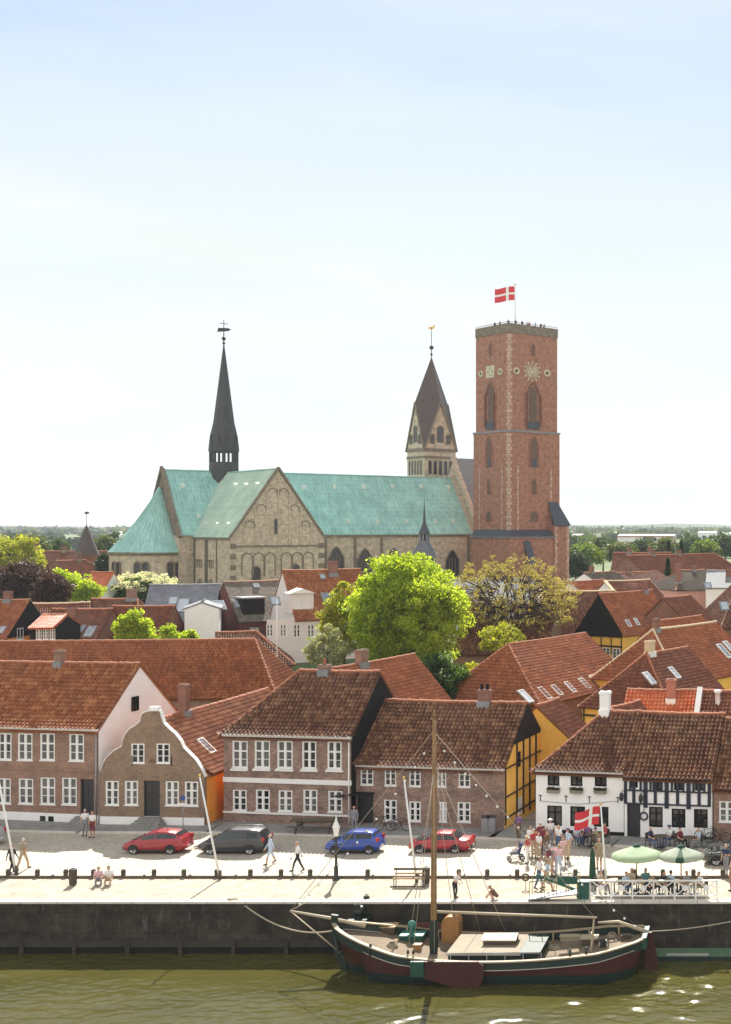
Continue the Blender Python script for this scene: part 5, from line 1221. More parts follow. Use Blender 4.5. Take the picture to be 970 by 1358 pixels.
# flagpole on the tower, standing on the platform
dpole = 268
def dannebrog(name, par, W_, H_, wave=.25, droop=0.0, lean=0.0, nx=26, nz=14):
    """red cloth with white cross, waving; hoist at x=0, fly towards -x"""
    RED = mat('flag_red', (.62, .035, .045), .7, .08, 4); mb = MB()
    xs = [0, .28, .43, 1.0]; V = []; F = {0: [], 1: []}
    gx = sorted({round(v, 4) for v in list(np.linspace(0, 1, nx)) + [.30, .43]}); gz = sorted({round(v, 4) for v in list(np.linspace(0, 1, nz)) + [.43, .57]})
    for z in gz:
        for x in gx: V.append((-x * W_, wave * x ** .7 * math.sin(x * 6.5 + z * .8), (z - 1) * H_ - droop * x * W_ + .05 * H_ * math.sin(x * 6)))
    n = len(gx)
    for j in range(len(gz) - 1):
        for i in range(n - 1):
            xm, zm = (gx[i] + gx[i + 1]) / 2, (gz[j] + gz[j + 1]) / 2
            F[1 if (.30 < xm < .43 or .43 < zm < .57) else 0].append((j * n + i, j * n + i + 1, (j + 1) * n + i + 1, (j + 1) * n + i))
    mb.add(V, F[0], RED, smooth=True); mb.add(V, F[1], WHITE, smooth=True)
    return mb.build(name, par)
pb = at(683.5, 428, dpole); zt = H - (378 - CY) * dpole / FP; z0 = GZ + ztop - .7
f_ = thing('flagpole', 'white flagpole flying a red and white cross flag on top of the brick tower', 'flagpole', (pb.x, pb.y, z0))
mb = MB(); mb.tube([(0, 0, 0), (0, 0, zt - z0)], [.13, .08], POLEW, 8); mb.ball((0, 0, zt - z0 + .1), .2, GOLD, 8); mb.build('pole', f_)
o = dannebrog('flag', f_, 4.2, 2.9, .3, .12); o.location = (-.12, 0, zt - z0 - .3)
# low annexes round the tower foot
an = thing('tower_annex', 'low brick annex with slate lean-to roof at the foot of the brick tower', 'annex', (C0.x, C0.y, GZ), math.atan2(ux.y, ux.x))
mb = MB(); zc = onT(675, 712, 'R').z; zc2 = onT(675, 703, 'R').z
mb.bx(-1.3, s_ - 1.9, -2.2, -.36, -2, zc, BRT); mb.bx(-1.3, -.36, -.36, s_ - .5, -2, zc, BRT); mb.build('wall', an)
mb = MB(); mb.add([(-1.6, -2.5, zc), (s_ - 1.7, -2.5, zc), (s_ - 1.7, -.36, zc2 + .1), (-.36, -.36, zc2 + .1), (-1.6, s_ - .3, zc), (-.36, s_ - .3, zc2 + .1)], [(0, 1, 2, 3), (4, 0, 3, 5)], DSLATE)
mb.add([(-1.6, -2.5, zc - .15), (s_ - 1.7, -2.5, zc - .15), (s_ - 1.7, -2.5, zc), (-1.6, -2.5, zc), (-1.6, s_ - .3, zc - .15), (-1.6, s_ - .3, zc)], [(0, 1, 2, 3), (4, 0, 3, 5)], LEAD); mb.build('roof', an)
mb = MB(); mb.prism([(2.0, -2.22, zc - 1), (3.6, -2.22, zc - 1), (4.0, -4.2, zc - 6.0), (2.4, -4.2, zc - 6.0)], (0, 0, .2), DSLATE); mb.build('porch_roof', an)
st = thing('stair_annex', 'tall brick stair annex with steep dark slate roof beside the brick tower', 'annex', (C0.x, C0.y, GZ), math.atan2(ux.y, ux.x))
qx = s_ - 2.4; zr_ = onT(735, 667, 'R').z; ze_ = onT(738, 697, 'R').z
mb = MB(); mb.bx(qx, qx + 3.6, -2.4, -.37, -2, ze_, BRT); mb.build('wall', st)
mb = MB(); mb.prism([(qx - .2, -2.7, ze_ - .1), (qx + 3.8, -2.7, ze_ - .1), (qx + 2.0, -.4, zr_), (qx - .2, -.4, zr_)], (0, 0, .22), DSLATE)
mb.prism([(qx + 3.8, -2.7, ze_ - .1), (qx + 3.8, -.3, ze_ - .1), (qx + 2.0, -.4, zr_)], (.12, 0, .2), DSLATE); mb.build('roof', st)
for e_ in (0, 1):
    mb = MB()
    for k in range(int((ze_ - 1) / .7)):
        w_ = .7 if k % 2 else .45; a, b = (qx - .05, qx + w_) if e_ == 0 else (qx + 3.6 - w_, qx + 3.65); mb.bx(a, b, -2.46, -2.39, 1 + k * .7, 1.6 + k * .7, BRQ)
    mb.build('corner_quoins', st)

# visitors up on the tower platform: tiny, one body each
# ------------------------------------------------------------------ trees: trunk with limbs, crown of many small leaf faces in clumps
def rvec(n):
    v = rng.normal(size=(n, 3)); return v / np.linalg.norm(v, axis=1, keepdims=True)
def leaf_quads(P, size, flat=.35):
    n = len(P); a = rvec(n); b = rvec(n); b = b - (b * a).sum(1, keepdims=True) * a; b /= np.linalg.norm(b, axis=1, keepdims=True)
    s = size * rng.uniform(.6, 1.3, (n, 1)); A = a * s; B = b * s * rng.uniform(.5, .9, (n, 1))
    V = np.stack([P - A, P + B * .9, P + A, P - B], 1).reshape(-1, 3)
    return V
def leafmesh(name, V, m):
    mb = MB(); n = len(V) // 4; F = np.arange(4 * n).reshape(n, 4); mb.grid(V, F, m, np.zeros((len(V), 2))); return mb.mesh(name)
def crown_points(n, rad, nclump, clump, inner=.35, low=-.75, top=1.0):
    """points in clumps spread through a squashed, lumpy ellipsoid"""
    c = []
    while len(c) < nclump:
        d = rvec(1)[0]; 
        if d[2] < low: continue
        r = rng.uniform(inner, 1.0) ** .6 * (1 + .12 * math.sin(d[0] * 5 + rad[0]) * math.sin(d[1] * 4 + rad[1]) + .08 * rng.normal())
        c.append(d * r * np.array(rad))
    c = np.array(c); k = rng.integers(0, nclump, n)
    cs = rng.uniform(.55, 1.25, nclump) * clump
    o = rvec(n) * (rng.uniform(0, 1, (n, 1)) ** .45) * cs[k][:, None] * np.array([1, 1, .75])
    return c[k] + o, c
def tree(name, label, cat, base, h, crown_c, rad, nleaf, lsize, leafm, bark, nclump=120, clump=1.0, trunk_r=.3, limbs=9, group=None, inner=.35, low=-.75, twigs=0, sub=3):
    t = thing(name, label, cat, base, 0, group); cz = crown_c - base[2]
    tb = MB(); zt = max(.6, cz - rad[2] * .55)
    P, cl = crown_points(nleaf, rad, nclump, clump, inner, low)
    P = P + np.array([0, 0, cz])
    tb.tube([(0, 0, -.6), (.04, 0, .2), (.06, .05, zt * .6), (.02, 0, zt)], [trunk_r * 1.35, trunk_r, trunk_r * .85, trunk_r * .75], bark, 10)
    order = rng.permutation(len(cl))
    for i in range(limbs):
        e = cl[order[i]] * .86 + np.array([0, 0, cz]); s0 = np.array([.02, 0, zt * rng.uniform(.75, 1.0)]); m1 = s0 * .5 + e * .5 + np.array([0, 0, -.08 * np.linalg.norm(e - s0)]) + rng.normal(0, .15, 3)
        tb.tube([s0, m1, e], [trunk_r * .55, trunk_r * .3, trunk_r * .08], bark, 6)
        for j in range(sub):
            c2 = cl[order[(i * 7 + j * 3 + limbs) % len(cl)]] * .95 + np.array([0, 0, cz])
            if np.linalg.norm(c2 - m1) < rad[0] * 1.1: tb.tube([m1, (m1 + c2) / 2 + rng.normal(0, .2, 3), c2], [trunk_r * .26, trunk_r * .14, trunk_r * .04], bark, 5)
    for j in range(twigs):
        i = rng.integers(0, len(cl)); a_ = cl[i] * .55; b_ = cl[i] * rng.uniform(.95, 1.12) + rng.normal(0, .35, 3)
        o = np.array([0, 0, cz]); tb.tube([a_ + o, (a_ + b_) / 2 + rng.normal(0, .15, 3) + o, b_ + o], [trunk_r * .16, trunk_r * .1, trunk_r * .03], bark, 4)
    tb.build('trunk', t)
    obj('crown', leafmesh('crown', leaf_quads(P, lsize), leafm), t)
    return t
BARK = mat('bark', (.075, .055, .04), .9, .35, 8)
LIME = leafmat('lime_leaves', (.24, .33, .022), (.34, .44, .04), (.48, .54, .09), .66)
LIME2 = leafmat('yellow_green_leaves', (.25, .28, .025), (.36, .37, .04), (.46, .45, .075), .55)
BUD = leafmat('budding_leaves', (.23, .18, .055), (.34, .275, .09), (.46, .385, .15), .5)
BEECH = leafmat('copper_beech_leaves', (.035, .018, .022), (.06, .03, .033), (.10, .05, .045), .4)
MIDG = leafmat('green_leaves', (.03, .07, .012), (.055, .11, .02), (.10, .16, .03), .5)
DARKG = leafmat('dark_green_leaves', (.012, .03, .010), (.022, .05, .015), (.04, .075, .02), .35)
PALEG = leafmat('pale_leaves', (.22, .24, .13), (.32, .33, .20), (.45, .45, .32), .45)
CHEST = leafmat('chestnut_leaves', (.025, .06, .012), (.05, .10, .02), (.09, .14, .03), .45)
BLOS = leafmat('white_blossom', (.55, .52, .42), (.68, .66, .56), (.78, .76, .68), .4)
def tpx(name, label, cat, px, ytop, ybot, wpx, d, leafm, nleaf, lsize, z0=None, **kw):
    """a tree from its crown's outline in the photograph at distance d"""
    c = at(px, (ytop + ybot) / 2, d); rx = wpx / 2 * d / FP; rz = (ybot - ytop) / 2 * d / FP; g = ground_z(d) if z0 is None else z0
    return tree(name, label, cat, (c.x, c.y, g), c.z + rz - g, c.z, (rx, rx * .95, rz), nleaf, lsize, leafm, BARK, **kw)
tpx('lime_tree', 'large round bright yellow green tree standing among the roofs in the centre', 'tree', 537, 740, 890, 146, 128, LIME, 85000, .14, nclump=620, clump=1.05, trunk_r=.38, limbs=22, inner=.3, low=-.95)
tpx('budding_tree', 'wide brownish yellow tree just coming into leaf with bare limbs showing', 'tree', 680, 736, 856, 176, 148, BUD, 16000, .10, nclump=620, clump=.5, trunk_r=.42, limbs=28, inner=.5, low=-.6, twigs=260, sub=2)
tpx('yellow_green_tree', 'slender yellow green tree between the pink house and the large bright tree', 'tree', 456, 780, 880, 54, 131, LIME2, 12000, .15, nclump=80, clump=.8, trunk_r=.16, limbs=8)
tpx('blossoming_shrub', 'pale grey green blossoming shrub at the foot of the large bright tree', 'shrub', 434, 834, 890, 58, 124, PALEG, 9000, .10, nclump=70, clump=.55, trunk_r=.1, limbs=7)
tpx('garden_tree', 'dark green garden tree low beneath the large bright tree', 'tree', 585, 868, 930, 62, 118, MIDG, 8000, .14, nclump=70, clump=.7, trunk_r=.15, limbs=6)
tpx('garden_tree', 'yellow flecked garden tree by the tip of the hipped roof', 'tree', 622, 878, 935, 40, 121, LIME2, 4500, .12, nclump=50, clump=.6, trunk_r=.12, limbs=5)
tpx('garden_tree', 'low green tree beneath the budding tree by the brown roof', 'tree', 665, 828, 872, 60, 137, LIME2, 4500, .13, nclump=60, clump=.7, trunk_r=.12, limbs=5)
tpx('young_tree', 'young light green tree rising behind the long red roof', 'tree', 178, 812, 858, 46, 136, LIME, 6500, .15, nclump=60, clump=.75, trunk_r=.13, limbs=6)
tpx('young_tree', 'smaller light green tree peeping over the long red roof', 'tree', 222, 831, 862, 30, 135, LIME, 2800, .14, nclump=30, clump=.6, trunk_r=.1, limbs=5)
tpx('young_tree', 'lowest sprig of light green tree over the long red roof near the oxblood wall', 'tree', 250, 836, 858, 22, 135, LIME, 1500, .14, nclump=18, clump=.5, trunk_r=.08, limbs=4)
tpx('copper_beech', 'dark purple copper beech left of the town roofs', 'tree', 30, 746, 806, 76, 178, BEECH, 12000, .2, nclump=130, clump=1.2, trunk_r=.35, limbs=12)
tpx('copper_beech', 'rust brown beech in the hollow under the pointed turret hall', 'tree', 66, 762, 806, 44, 170, BEECH, 5000, .2, nclump=60, clump=1.0, trunk_r=.25, limbs=7)
tpx('lime_tree', 'light green tree in front of the dark brick hall', 'tree', 90, 758, 800, 54, 184, LIME, 7000, .2, nclump=70, clump=1.1, trunk_r=.25, limbs=8)
tpx('lime_tree', 'small light green tree beside the orange roofed cottage', 'tree', 114, 773, 800, 32, 181, LIME, 3500, .2, nclump=40, clump=.9, trunk_r=.2, limbs=6)
tpx('budding_tree', 'tall olive tree just coming into leaf left of the brick hall', 'tree', 22, 712, 768, 62, 232, LIME2, 7000, .22, nclump=100, clump=1.2, trunk_r=.3, limbs=14, inner=.5, twigs=120)
tpx('green_tree', 'dark green tree in the gap between turret and apse', 'tree', 144, 728, 770, 22, 255, DARKG, 2500, .3, nclump=30, clump=1.1, trunk_r=.25, limbs=5)
t_ = tpx('chestnut_tree', 'broad chestnut tree full of white blossom below the apse', 'tree', 192, 766, 798, 84, 203, CHEST, 9000, .2, nclump=90, clump=1.1, trunk_r=.3, limbs=9)
c_ = at(192, 782, 203); P, _ = crown_points(2600, (84 / 2 * 203 / FP, 4.6, 16 * 203 / FP), 80, .8, .85, -.2); obj('blossom', leafmesh('blossom', leaf_quads(P + np.array([0, -.6, c_.z - ground_z(203) + .5]), .2), BLOS), t_)
FAR1 = leafmat('far_leaves', (.045, .08, .03), (.06, .10, .035), (.085, .13, .045), .3); FAR2 = leafmat('far_spring_leaves', (.09, .12, .035), (.12, .15, .045), (.16, .18, .06), .3); FAR3 = leafmat('far_dark_leaves', (.02, .042, .026), (.03, .055, .03), (.04, .07, .035), .3); DISTL = leafmat('distant_lime_leaves', (.10, .15, .025), (.14, .20, .035), (.19, .25, .05), .45)
# trees beyond the town, one by one
spec = []
for px, yt, yb, w, d, m_, lab in (
    (772, 722, 758, 50, 330, LIME, 'broad light green tree just beyond the slate roofed stair annex'), (800, 716, 744, 40, 420, MIDG, 'mid green tree behind the light green tree at the annex'),
    (822, 721, 746, 44, 350, LIME2, 'yellowish tree left of the broad hall roof'), (850, 717, 740, 38, 430, MIDG, 'green tree rising over the left half of the broad hall roof'),
    (880, 718, 740, 34, 410, LIME2, 'yellow green tree over the middle of the broad hall roof'), (915, 716, 738, 30, 450, MIDG, 'rounded green tree right of the two dark conifers'),
    (936, 718, 742, 34, 390, LIME, 'light green tree over the right end of the broad hall roof'), (962, 713, 740, 40, 420, MIDG, 'large green tree at the far right edge of the town'),
    (764, 735, 770, 26, 300, DARKG, 'dark low tree against the brick stair annex'), (6, 716, 752, 44, 300, MIDG, 'green tree at the far left edge beyond the beech'),
    (46, 712, 742, 40, 340, LIME2, 'olive tree above the chimney of the brick hall'), (76, 718, 740, 34, 360, MIDG, 'green tree just left of the pointed turret'),
    (135, 712, 738, 30, 380, LIME2, 'yellowish tree right of the pointed turret'), (156, 708, 730, 26, 420, MIDG, 'green tree touching the eave of the apse')):
    c = at(px, (yt + yb) / 2, d); k = d / FP
    tree('distant_tree', lab, 'tree', (c.x, c.y, ground_z(d)), 0, c.z, (w / 2 * k, w / 2 * k, (yb - yt) / 2 * k), 3600, .36 * d / 350, {LIME: DISTL, LIME2: FAR2, MIDG: FAR1, DARKG: FAR3}[m_], BARK, nclump=46, clump=1.9, trunk_r=.3, limbs=5, group='trees beyond the town', sub=1)
for px, yt, d, lab in ((887, 728 - 10, 300, 'dark pointed conifer nearest the middle of the broad hall roof'), (904, 717, 310, 'second dark pointed conifer beside the rounded green tree'), (886, 742, 235, 'small dark conifer in front of the broad hall wall')):
    p = at(px, yt, d); g = ground_z(d); hh = p.z - g; t_ = thing('conifer', lab, 'tree', (p.x, p.y, g), 0, 'conifers beyond the roofs')
    mb = MB(); mb.tube([(0, 0, -.5), (0, 0, hh * .9)], [.25, .04], BARK, 6); mb.build('trunk', t_)
    n = 1500; z = rng.uniform(.08, 1, n) ; r = (1 - z) * hh * .16 * rng.uniform(.5, 1.1, n); a = rng.uniform(0, 6.283, n)
    obj('crown', leafmesh('crown', leaf_quads(np.stack([r * np.cos(a), r * np.sin(a), z * hh], 1), .4), DARKG), t_)
FAR1 = leafmat('far_leaves', (.045, .08, .03), (.06, .10, .035), (.085, .13, .045), .3); FAR2 = leafmat('far_spring_leaves', (.09, .12, .035), (.12, .15, .045), (.16, .18, .06), .3); FAR3 = leafmat('far_dark_leaves', (.03, .055, .034), (.042, .07, .04), (.055, .085, .045), .3)
# far woodland: reads as one mass
def wood(name, label, spots, lm, per=46):
    V = []
    for (x, y, r, hh) in spots:
        P, _ = crown_points(per, (r, r, hh * .5), 9, r * .45, .5, -.4); V.append(leaf_quads(P + np.array([x, y, ground_z(y) + hh * .52]), r * .34))
    o = obj(name, leafmesh(name, np.concatenate(V), lm)); tag(o, label, 'woodland', kind='stuff')
sp1, sp2, sp3 = [], [], []
for d, n in ((520, 60), (680, 90), (900, 130), (1200, 170), (1700, 230), (2400, 330), (3200, 420)):
    for i in range(n):
        px = rng.uniform(-60, 1030); dd = d * rng.uniform(.88, 1.14); x = (px - CX) * dd / FP
        if math.sin(x * .011 + d) + .5 * math.sin(x * .037) < -.25 and d < 2000: continue
        (sp1, sp2, sp3)[rng.integers(0, 3)].append((x, dd, rng.uniform(4, 7.5) * (1 + d / 2500), rng.uniform(4, 8.5) * (1 + d / 7000)))
wood('far_woodland', 'mixed green woods and hedgerows spread over the far plain', sp1, FAR1); wood('far_woodland', 'yellow green woods in spring leaf spread over the far plain', sp2, FAR2); wood('far_woodland', 'dark woods along the horizon and between the far fields', sp3, FAR3)
# low ridge on the horizon
mb = MB(); V = []; F = []; n = 90
m, t, b = newmat('far_ridge_woods'); nn_ = noise(t, uvnode(t, kind='Object'), .02, 6); t.links.new(ramp(t, nn_, [(.35, (.03, .055, .022)), (.65, (.06, .09, .035))]), b.inputs['Base Color']); b.inputs['Roughness'].default_value = 1
for i in range(n):
    x = -4600 + i * 80; hh = 13 + 7 * math.sin(i * .17) + 4 * math.sin(i * .71 + 1) + rng.uniform(-1.5, 1.5)
    V += [(x, 4000, 0), (x, 4300, hh + 9), (x, 5200, hh + 6), (x, 5600, 0)]
for i in range(n - 1):
    for j in range(3): F.append((i * 4 + j, i * 4 + 4 + j, i * 4 + 5 + j, i * 4 + 1 + j))
mb.add(V, F, m, smooth=True); tag(mb.build('hills'), 'low wooded ridge along the horizon', 'hills', kind='structure')
# pale halls far out on the plain
for px0, px1, y0, y1, d, lab, red in ((819, 894, 708.5, 716, 800, 'long white industrial hall with red eaves line far out on the plain', True), (758, 770, 708, 713, 900, 'small white shed far out beyond the brick tower', True),
                                 (926, 950, 704.5, 711, 1000, 'white greenhouse block far out on the plain', False), (957, 980, 706, 712, 950, 'pale hall far out at the edge of view', False)):
    a, c = at(px0, y1, d), at(px1, y0, d); g = ground_z(d); w = c.x - a.x; hh = c.z - g
    t_ = thing('industrial_hall', lab, 'hall', (a.x, d, g), 0, 'pale halls on the plain'); mb = MB(); mb.bx(0, w, 0, 30, -1, hh - 1.2, WALLW); mb.build('wall', t_)
    mb = MB(); mb.prism([(-.3, -.3, hh - 1.2), (-.3, 30.3, hh - 1.2), (-.3, 15, hh)], (w + .6, 0, 0), LEAD); 
    if red: mb.bx(-.4, w + .4, -.5, -.31, hh - 1.6, hh - 1.0, mat('red_trim', (.45, .12, .08), .7))
    mb.build('roof', t_); mb = MB()
    for i in range(int(w / 6)): mb.bx(2 + i * 6, 4.5 + i * 6, -.06, -.01, 1.0, 2.6, DPANE)
    mb.build('window_band', t_)
# haze: the air between here and the horizon
hz = MB(); hz.bx(-4900, 2700, -60, 5900, ZW - 1.5 - 1, 82, WHITE); m = bpy.data.materials.new('haze'); m.use_nodes = True; nt_ = m.node_tree
for n_ in list(nt_.nodes):
    if n_.type == 'BSDF_PRINCIPLED': nt_.nodes.remove(n_)
pv = nt_.nodes.new('ShaderNodeVolumePrincipled'); pv.inputs['Color'].default_value = (.86, .92, 1, 1); pv.inputs['Density'].default_value = .00011; pv.inputs['Anisotropy'].default_value = 0
nt_.links.new(pv.outputs[0], nt_.nodes['Material Output'].inputs['Volume'])
hz.mats = [m]; tag(hz.build('haze'), 'thin pale air haze over the far plain', 'haze', kind='stuff')
# ------------------------------------------------------------------ cars
def paint(name, col, rough=.25):
    m, t, b = newmat(name); b.inputs['Base Color'].default_value = (*col, 1); b.inputs['Roughness'].default_value = rough; b.inputs['Coat Weight'].default_value = .7; b.inputs['Coat Roughness'].default_value = .08
    n = noise(t, uvnode(t, kind='Object'), 2.5, 4); c = ramp(t, n, [(.3, sc(col, .88)), (.7, sc(col, 1.06))]); t.links.new(c, b.inputs['Base Color']); return m
RUB = mat('tyre_rubber', (.02, .02, .021), .85, .2, 8); RIM = mat('alloy_rim', (.62, .62, .63), .4, .1, 6, metal=.2); CGL = glass('car_glass', (.012, .015, .018), (.03, .036, .04), .04)
LAMP = mat('lamp_lens', (.75, .76, .78), .15, .05, 4); RLAMP = mat('rear_lamp', (.38, .02, .02), .2, .1, 4); PLAST = mat('grey_plastic', (.05, .05, .052), .7, .2, 6); PLATE = mat('plate_white', (.75, .75, .73), .5, .05, 4)
def car(label, px, py, col, L, Wd, prof, belt, wheels, rwh=.31, name='parked_car', rails=False, rz=0.0, tw=.80, trim=None, pillars=()):
    o_ = gnd(px, py); t = thing(name, label, 'car', (o_.x, o_.y + .15, 0), rz)
    X = np.unique(np.concatenate([np.linspace(0, L, 40), [p[0] for p in prof]])); Z = np.interp(X, [p[0] for p in prof], [p[1] for p in prof]); B_ = np.minimum(np.interp(X, [p[0] for p in belt], [p[1] for p in belt]), Z)
    hw = Wd / 2; wx = hw * (1 - .16 * np.clip(1 - X / .6, 0, 1) ** 2 - .10 * np.clip(1 - (L - X) / .5, 0, 1) ** 2)
    gh = np.clip((Z - B_) / .28, 0, 1); wt = wx * (1 - (1 - tw) * gh) - .05 * (1 - gh)
    zb = .24 + .12 * np.clip(1 - X / .35, 0, 1) + .14 * np.clip(1 - (L - X) / .35, 0, 1)
    rings = []
    for i in range(len(X)):
        x, z, b_, w, a, q = X[i], Z[i], B_[i], wx[i], wt[i], zb[i]
        half = [(w * .93, q), (w * .99, q + .16), (w, (q + b_) / 2 + .08), (w * .975, b_ - .03), (a, z - .035), (a * .82, z - .008)]
        rings.append([(x, -y, zz) for y, zz in half] + [(x, 0, z + .012)] + [(x, y, zz) for y, zz in reversed(half)])
    mb = MB(); n = len(rings[0]); V = [p for r in rings for p in r]; F = []
    for i in range(len(rings) - 1):
        for k in range(n): F.append((i * n + k, i * n + (k + 1) % n, (i + 1) * n + (k + 1) % n, (i + 1) * n + k))
    F.append(tuple(range(n))); F.append(tuple((len(rings) - 1) * n + k for k in range(n - 1, -1, -1)))
    F = [f[::-1] for f in F]; mb.add(V, F, col, smooth=True)
    for wxp in wheels:                                                                                    # wheel arches
        for sg in (-1, 1):
            P = [(wxp + (rwh + .06) * math.cos(a), sg * (hw + .004), max(.25, rwh + (rwh + .06) * math.sin(a))) for a in np.linspace(0, math.pi, 14)]; mb.prism(P, (0, -sg * .12, 0), RUB)
    mb.build('body', t)
    fx = lambda arr, x: float(np.interp(x, X, arr))
    def side(x, f, sg, off=.012):
        b_, z, w, a = fx(B_, x), fx(Z, x), fx(wx, x), fx(wt, x); p = Vector((x, w * .975 + (a - w * .975) * f + off, b_ - .03 + (z - .005 - b_) * f)); p.y *= sg; return p
    xr = [x for x in X if fx(Z, x) - fx(B_, x) > .16]; xa, xb = xr[0] + .12, xr[-1] - .08; cuts = [xa] + [c for p in pillars for c in (p - .04, p + .04)] + [xb]
    for sg in (-1, 1):
        for i in range(0, len(cuts), 2):
            xs_ = np.linspace(cuts[i], cuts[i + 1], 7); mb = MB(); lo = [side(x, .12, sg) for x in xs_]; hi = [side(x, .84, sg) for x in xs_]
            for k in range(6): mb.quad(*( (lo[k], lo[k + 1], hi[k + 1], hi[k]) if sg < 0 else (lo[k + 1], lo[k], hi[k], hi[k + 1])), CGL)
            mb.build('side_window', t)
    def screen(x0, x1, nm):
        mb = MB(); xs_ = np.linspace(x0, x1, 5); 
        for k in range(4):
            P = [Vector((x, y * (fx(wt, x) * .88), fx(Z, x) + .022)) for x, y in ((xs_[k], -1), (xs_[k + 1], -1), (xs_[k + 1], 1), (xs_[k], 1))]; mb.quad(*P[::-1], CGL)
        mb.build(nm, t)
    zr = max(Z); i0 = next(i for i, x in enumerate(X) if Z[i] - B_[i] > .06); i1 = next(i for i, x in enumerate(X) if Z[i] > zr - .1); screen(X[i0] + .03, X[i1] - .02, 'windscreen')
    j1 = max(i for i in range(len(X)) if Z[i] > zr - .12); j0 = max(i for i in range(len(X)) if Z[i] - B_[i] > .05); screen(X[j1] + .05, max(X[j1] + .12, X[j0] - .01), 'rear_window')
    for wxp in wheels:
        for sg in (-1, 1):
            wb = MB(); Rm = Matrix.Rotation(R(90), 4, 'X'); 
            def lz(prof_, m_, mbx): 
                q = MB(); q.lathe(prof_, m_, n=20); v = q.V[0] @ np.array(Rm.to_3x3()).T; mbx.add(v, q.F, m_, smooth=True)
            lz([(rwh - .09, -.1), (rwh - .02, -.105), (rwh, -.07), (rwh, .07), (rwh - .02, .105), (rwh - .09, .1)], RUB, wb); w = wb.build('wheel', t, (wxp, sg * (hw - .09), rwh))
            rb = MB(); lz([(.02, -.085), (rwh - .1, -.07), (rwh - .09, -.1), (rwh - .09, .1), (rwh - .1, .07), (.02, .085)], RIM, rb)
            for k in range(5):
                a = k * 1.2566; rb.beam((.05 * math.cos(a + .6), -.105, .05 * math.sin(a + .6)), ((rwh - .1) * math.cos(a + .6), -.09, (rwh - .1) * math.sin(a + .6)), .03, .05, PLAST); rb.beam((.05 * math.cos(a + .6), .105, .05 * math.sin(a + .6)), ((rwh - .1) * math.cos(a + .6), .09, (rwh - .1) * math.sin(a + .6)), .03, .05, PLAST)
            rb.build('rim', w)
    for sg in (-1, 1):
        mb = MB(); mb.ball((.16, sg * hw * .70, fx(Z, .16) - .16), (.18, .17, .085), LAMP, 12); mb.build('headlight', t)
        mb = MB(); mb.box((L - .1, sg * (hw * .82), min(fx(B_, L - .25), fx(Z, L - .2)) - .10), (.24, .2, .24), RLAMP); mb.build('tail_light', t)
        mb = MB(); xm = X[i0] + .28; mb.ball((xm, sg * (fx(wx, xm) + .1), fx(B_, xm) + .07), (.08, .11, .075), col, 10); mb.build('wing_mirror', t)
        mb = MB(); mb.bx(wheels[0] + rwh + .1, wheels[1] - rwh - .1, sg * hw - .02 if sg > 0 else -hw - .008, sg * hw + .008 if sg > 0 else -hw + .02, .26, .34, trim or PLAST); mb.build('sill', t)
        mb = MB()
        for x in pillars: mb.bx(x - .32, x - .14, sg * (hw + .012) - .012, sg * (hw + .012) + .012, fx(B_, x) - .16, fx(B_, x) - .13, trim or col)
        mb.build('door_handle', t)
    mb = MB(); mb.bx(-.04, .1, -hw * .74, hw * .74, .3, .5, trim or PLAST); mb.build('bumper', t); mb = MB(); mb.bx(L - .1, L + .05, -hw * .8, hw * .8, .34, .55, trim or col); mb.build('bumper', t)
    mb = MB(); mb.bx(-.052, -.041, -.26, .26, .34, .45, PLATE); mb.build('number_plate', t); mb = MB(); mb.bx(L + .051, L + .062, -.26, .26, .62 - .2, .53, PLATE); mb.build('number_plate', t)
    if rails:
        for sg in (-1, 1):
            mb = MB(); mb.tube([(X[i1] + .2, sg * (hw * tw - .1), zr - .04), (X[i1] + .3, sg * (hw * tw - .1), zr + .06), (xb - .3, sg * (hw * tw - .1), zr + .04), (xb - .2, sg * (hw * tw - .1), zr - .06)], .02, STEEL, 6); mb.build('roof_rail', t)
    t.scale = (.87, .87, .87)
    return t
car('bright red hatchback parked in front of the curved gable house', 168, 1130, paint('red_paint', (.30, .008, .018)), 4.3, 1.77,
    [(0, .52), (.04, .7), (.45, .90), (1.0, 1.04), (1.75, 1.46), (2.3, 1.56), (3.1, 1.54), (3.75, 1.42), (4.1, 1.12), (4.26, .9), (4.3, .5)], [(0, .7), (1.0, .98), (4.3, 1.14)], (.82, 3.4), .32, pillars=(2.35,))
car('dark grey people carrier with pale roof parked in front of the two storey house', 268, 1130, paint('grey_paint', (.03, .032, .038), .3), 4.6, 1.85,
    [(0, .5), (.05, .72), (.45, .92), (1.0, 1.08), (1.65, 1.5), (2.2, 1.68), (3.6, 1.68), (4.25, 1.6), (4.5, 1.15), (4.58, .9), (4.6, .5)], [(0, .72), (1.0, 1.0), (4.6, 1.12)], (.88, 3.65), .33, pillars=(2.3, 3.35), rails=True)
car('bright blue small hatchback parked behind the lamp post', 435, 1130, paint('blue_paint', (.008, .05, .30)), 3.75, 1.7,
    [(0, .5), (.04, .72), (.35, .92), (.95, 1.04), (1.5, 1.46), (1.9, 1.55), (3.0, 1.54), (3.3, 1.45), (3.6, 1.05), (3.72, .88), (3.75, .5)], [(0, .72), (.95, 1.0), (3.75, 1.1)], (.72, 3.1), .3, pillars=(2.1,))
car('older red saloon car with boot parked behind the ship mast', 545, 1129, paint('faded_red_paint', (.34, .012, .022), .3), 4.35, 1.68,
    [(0, .52), (.03, .72), (.3, .84), (1.25, .95), (1.85, 1.36), (2.2, 1.41), (2.95, 1.40), (3.55, 1.0), (4.2, .94), (4.33, .85), (4.35, .5)], [(0, .74), (1.25, .9), (4.35, .96)], (.8, 3.3), .3, trim=PLAST, pillars=(2.35,))
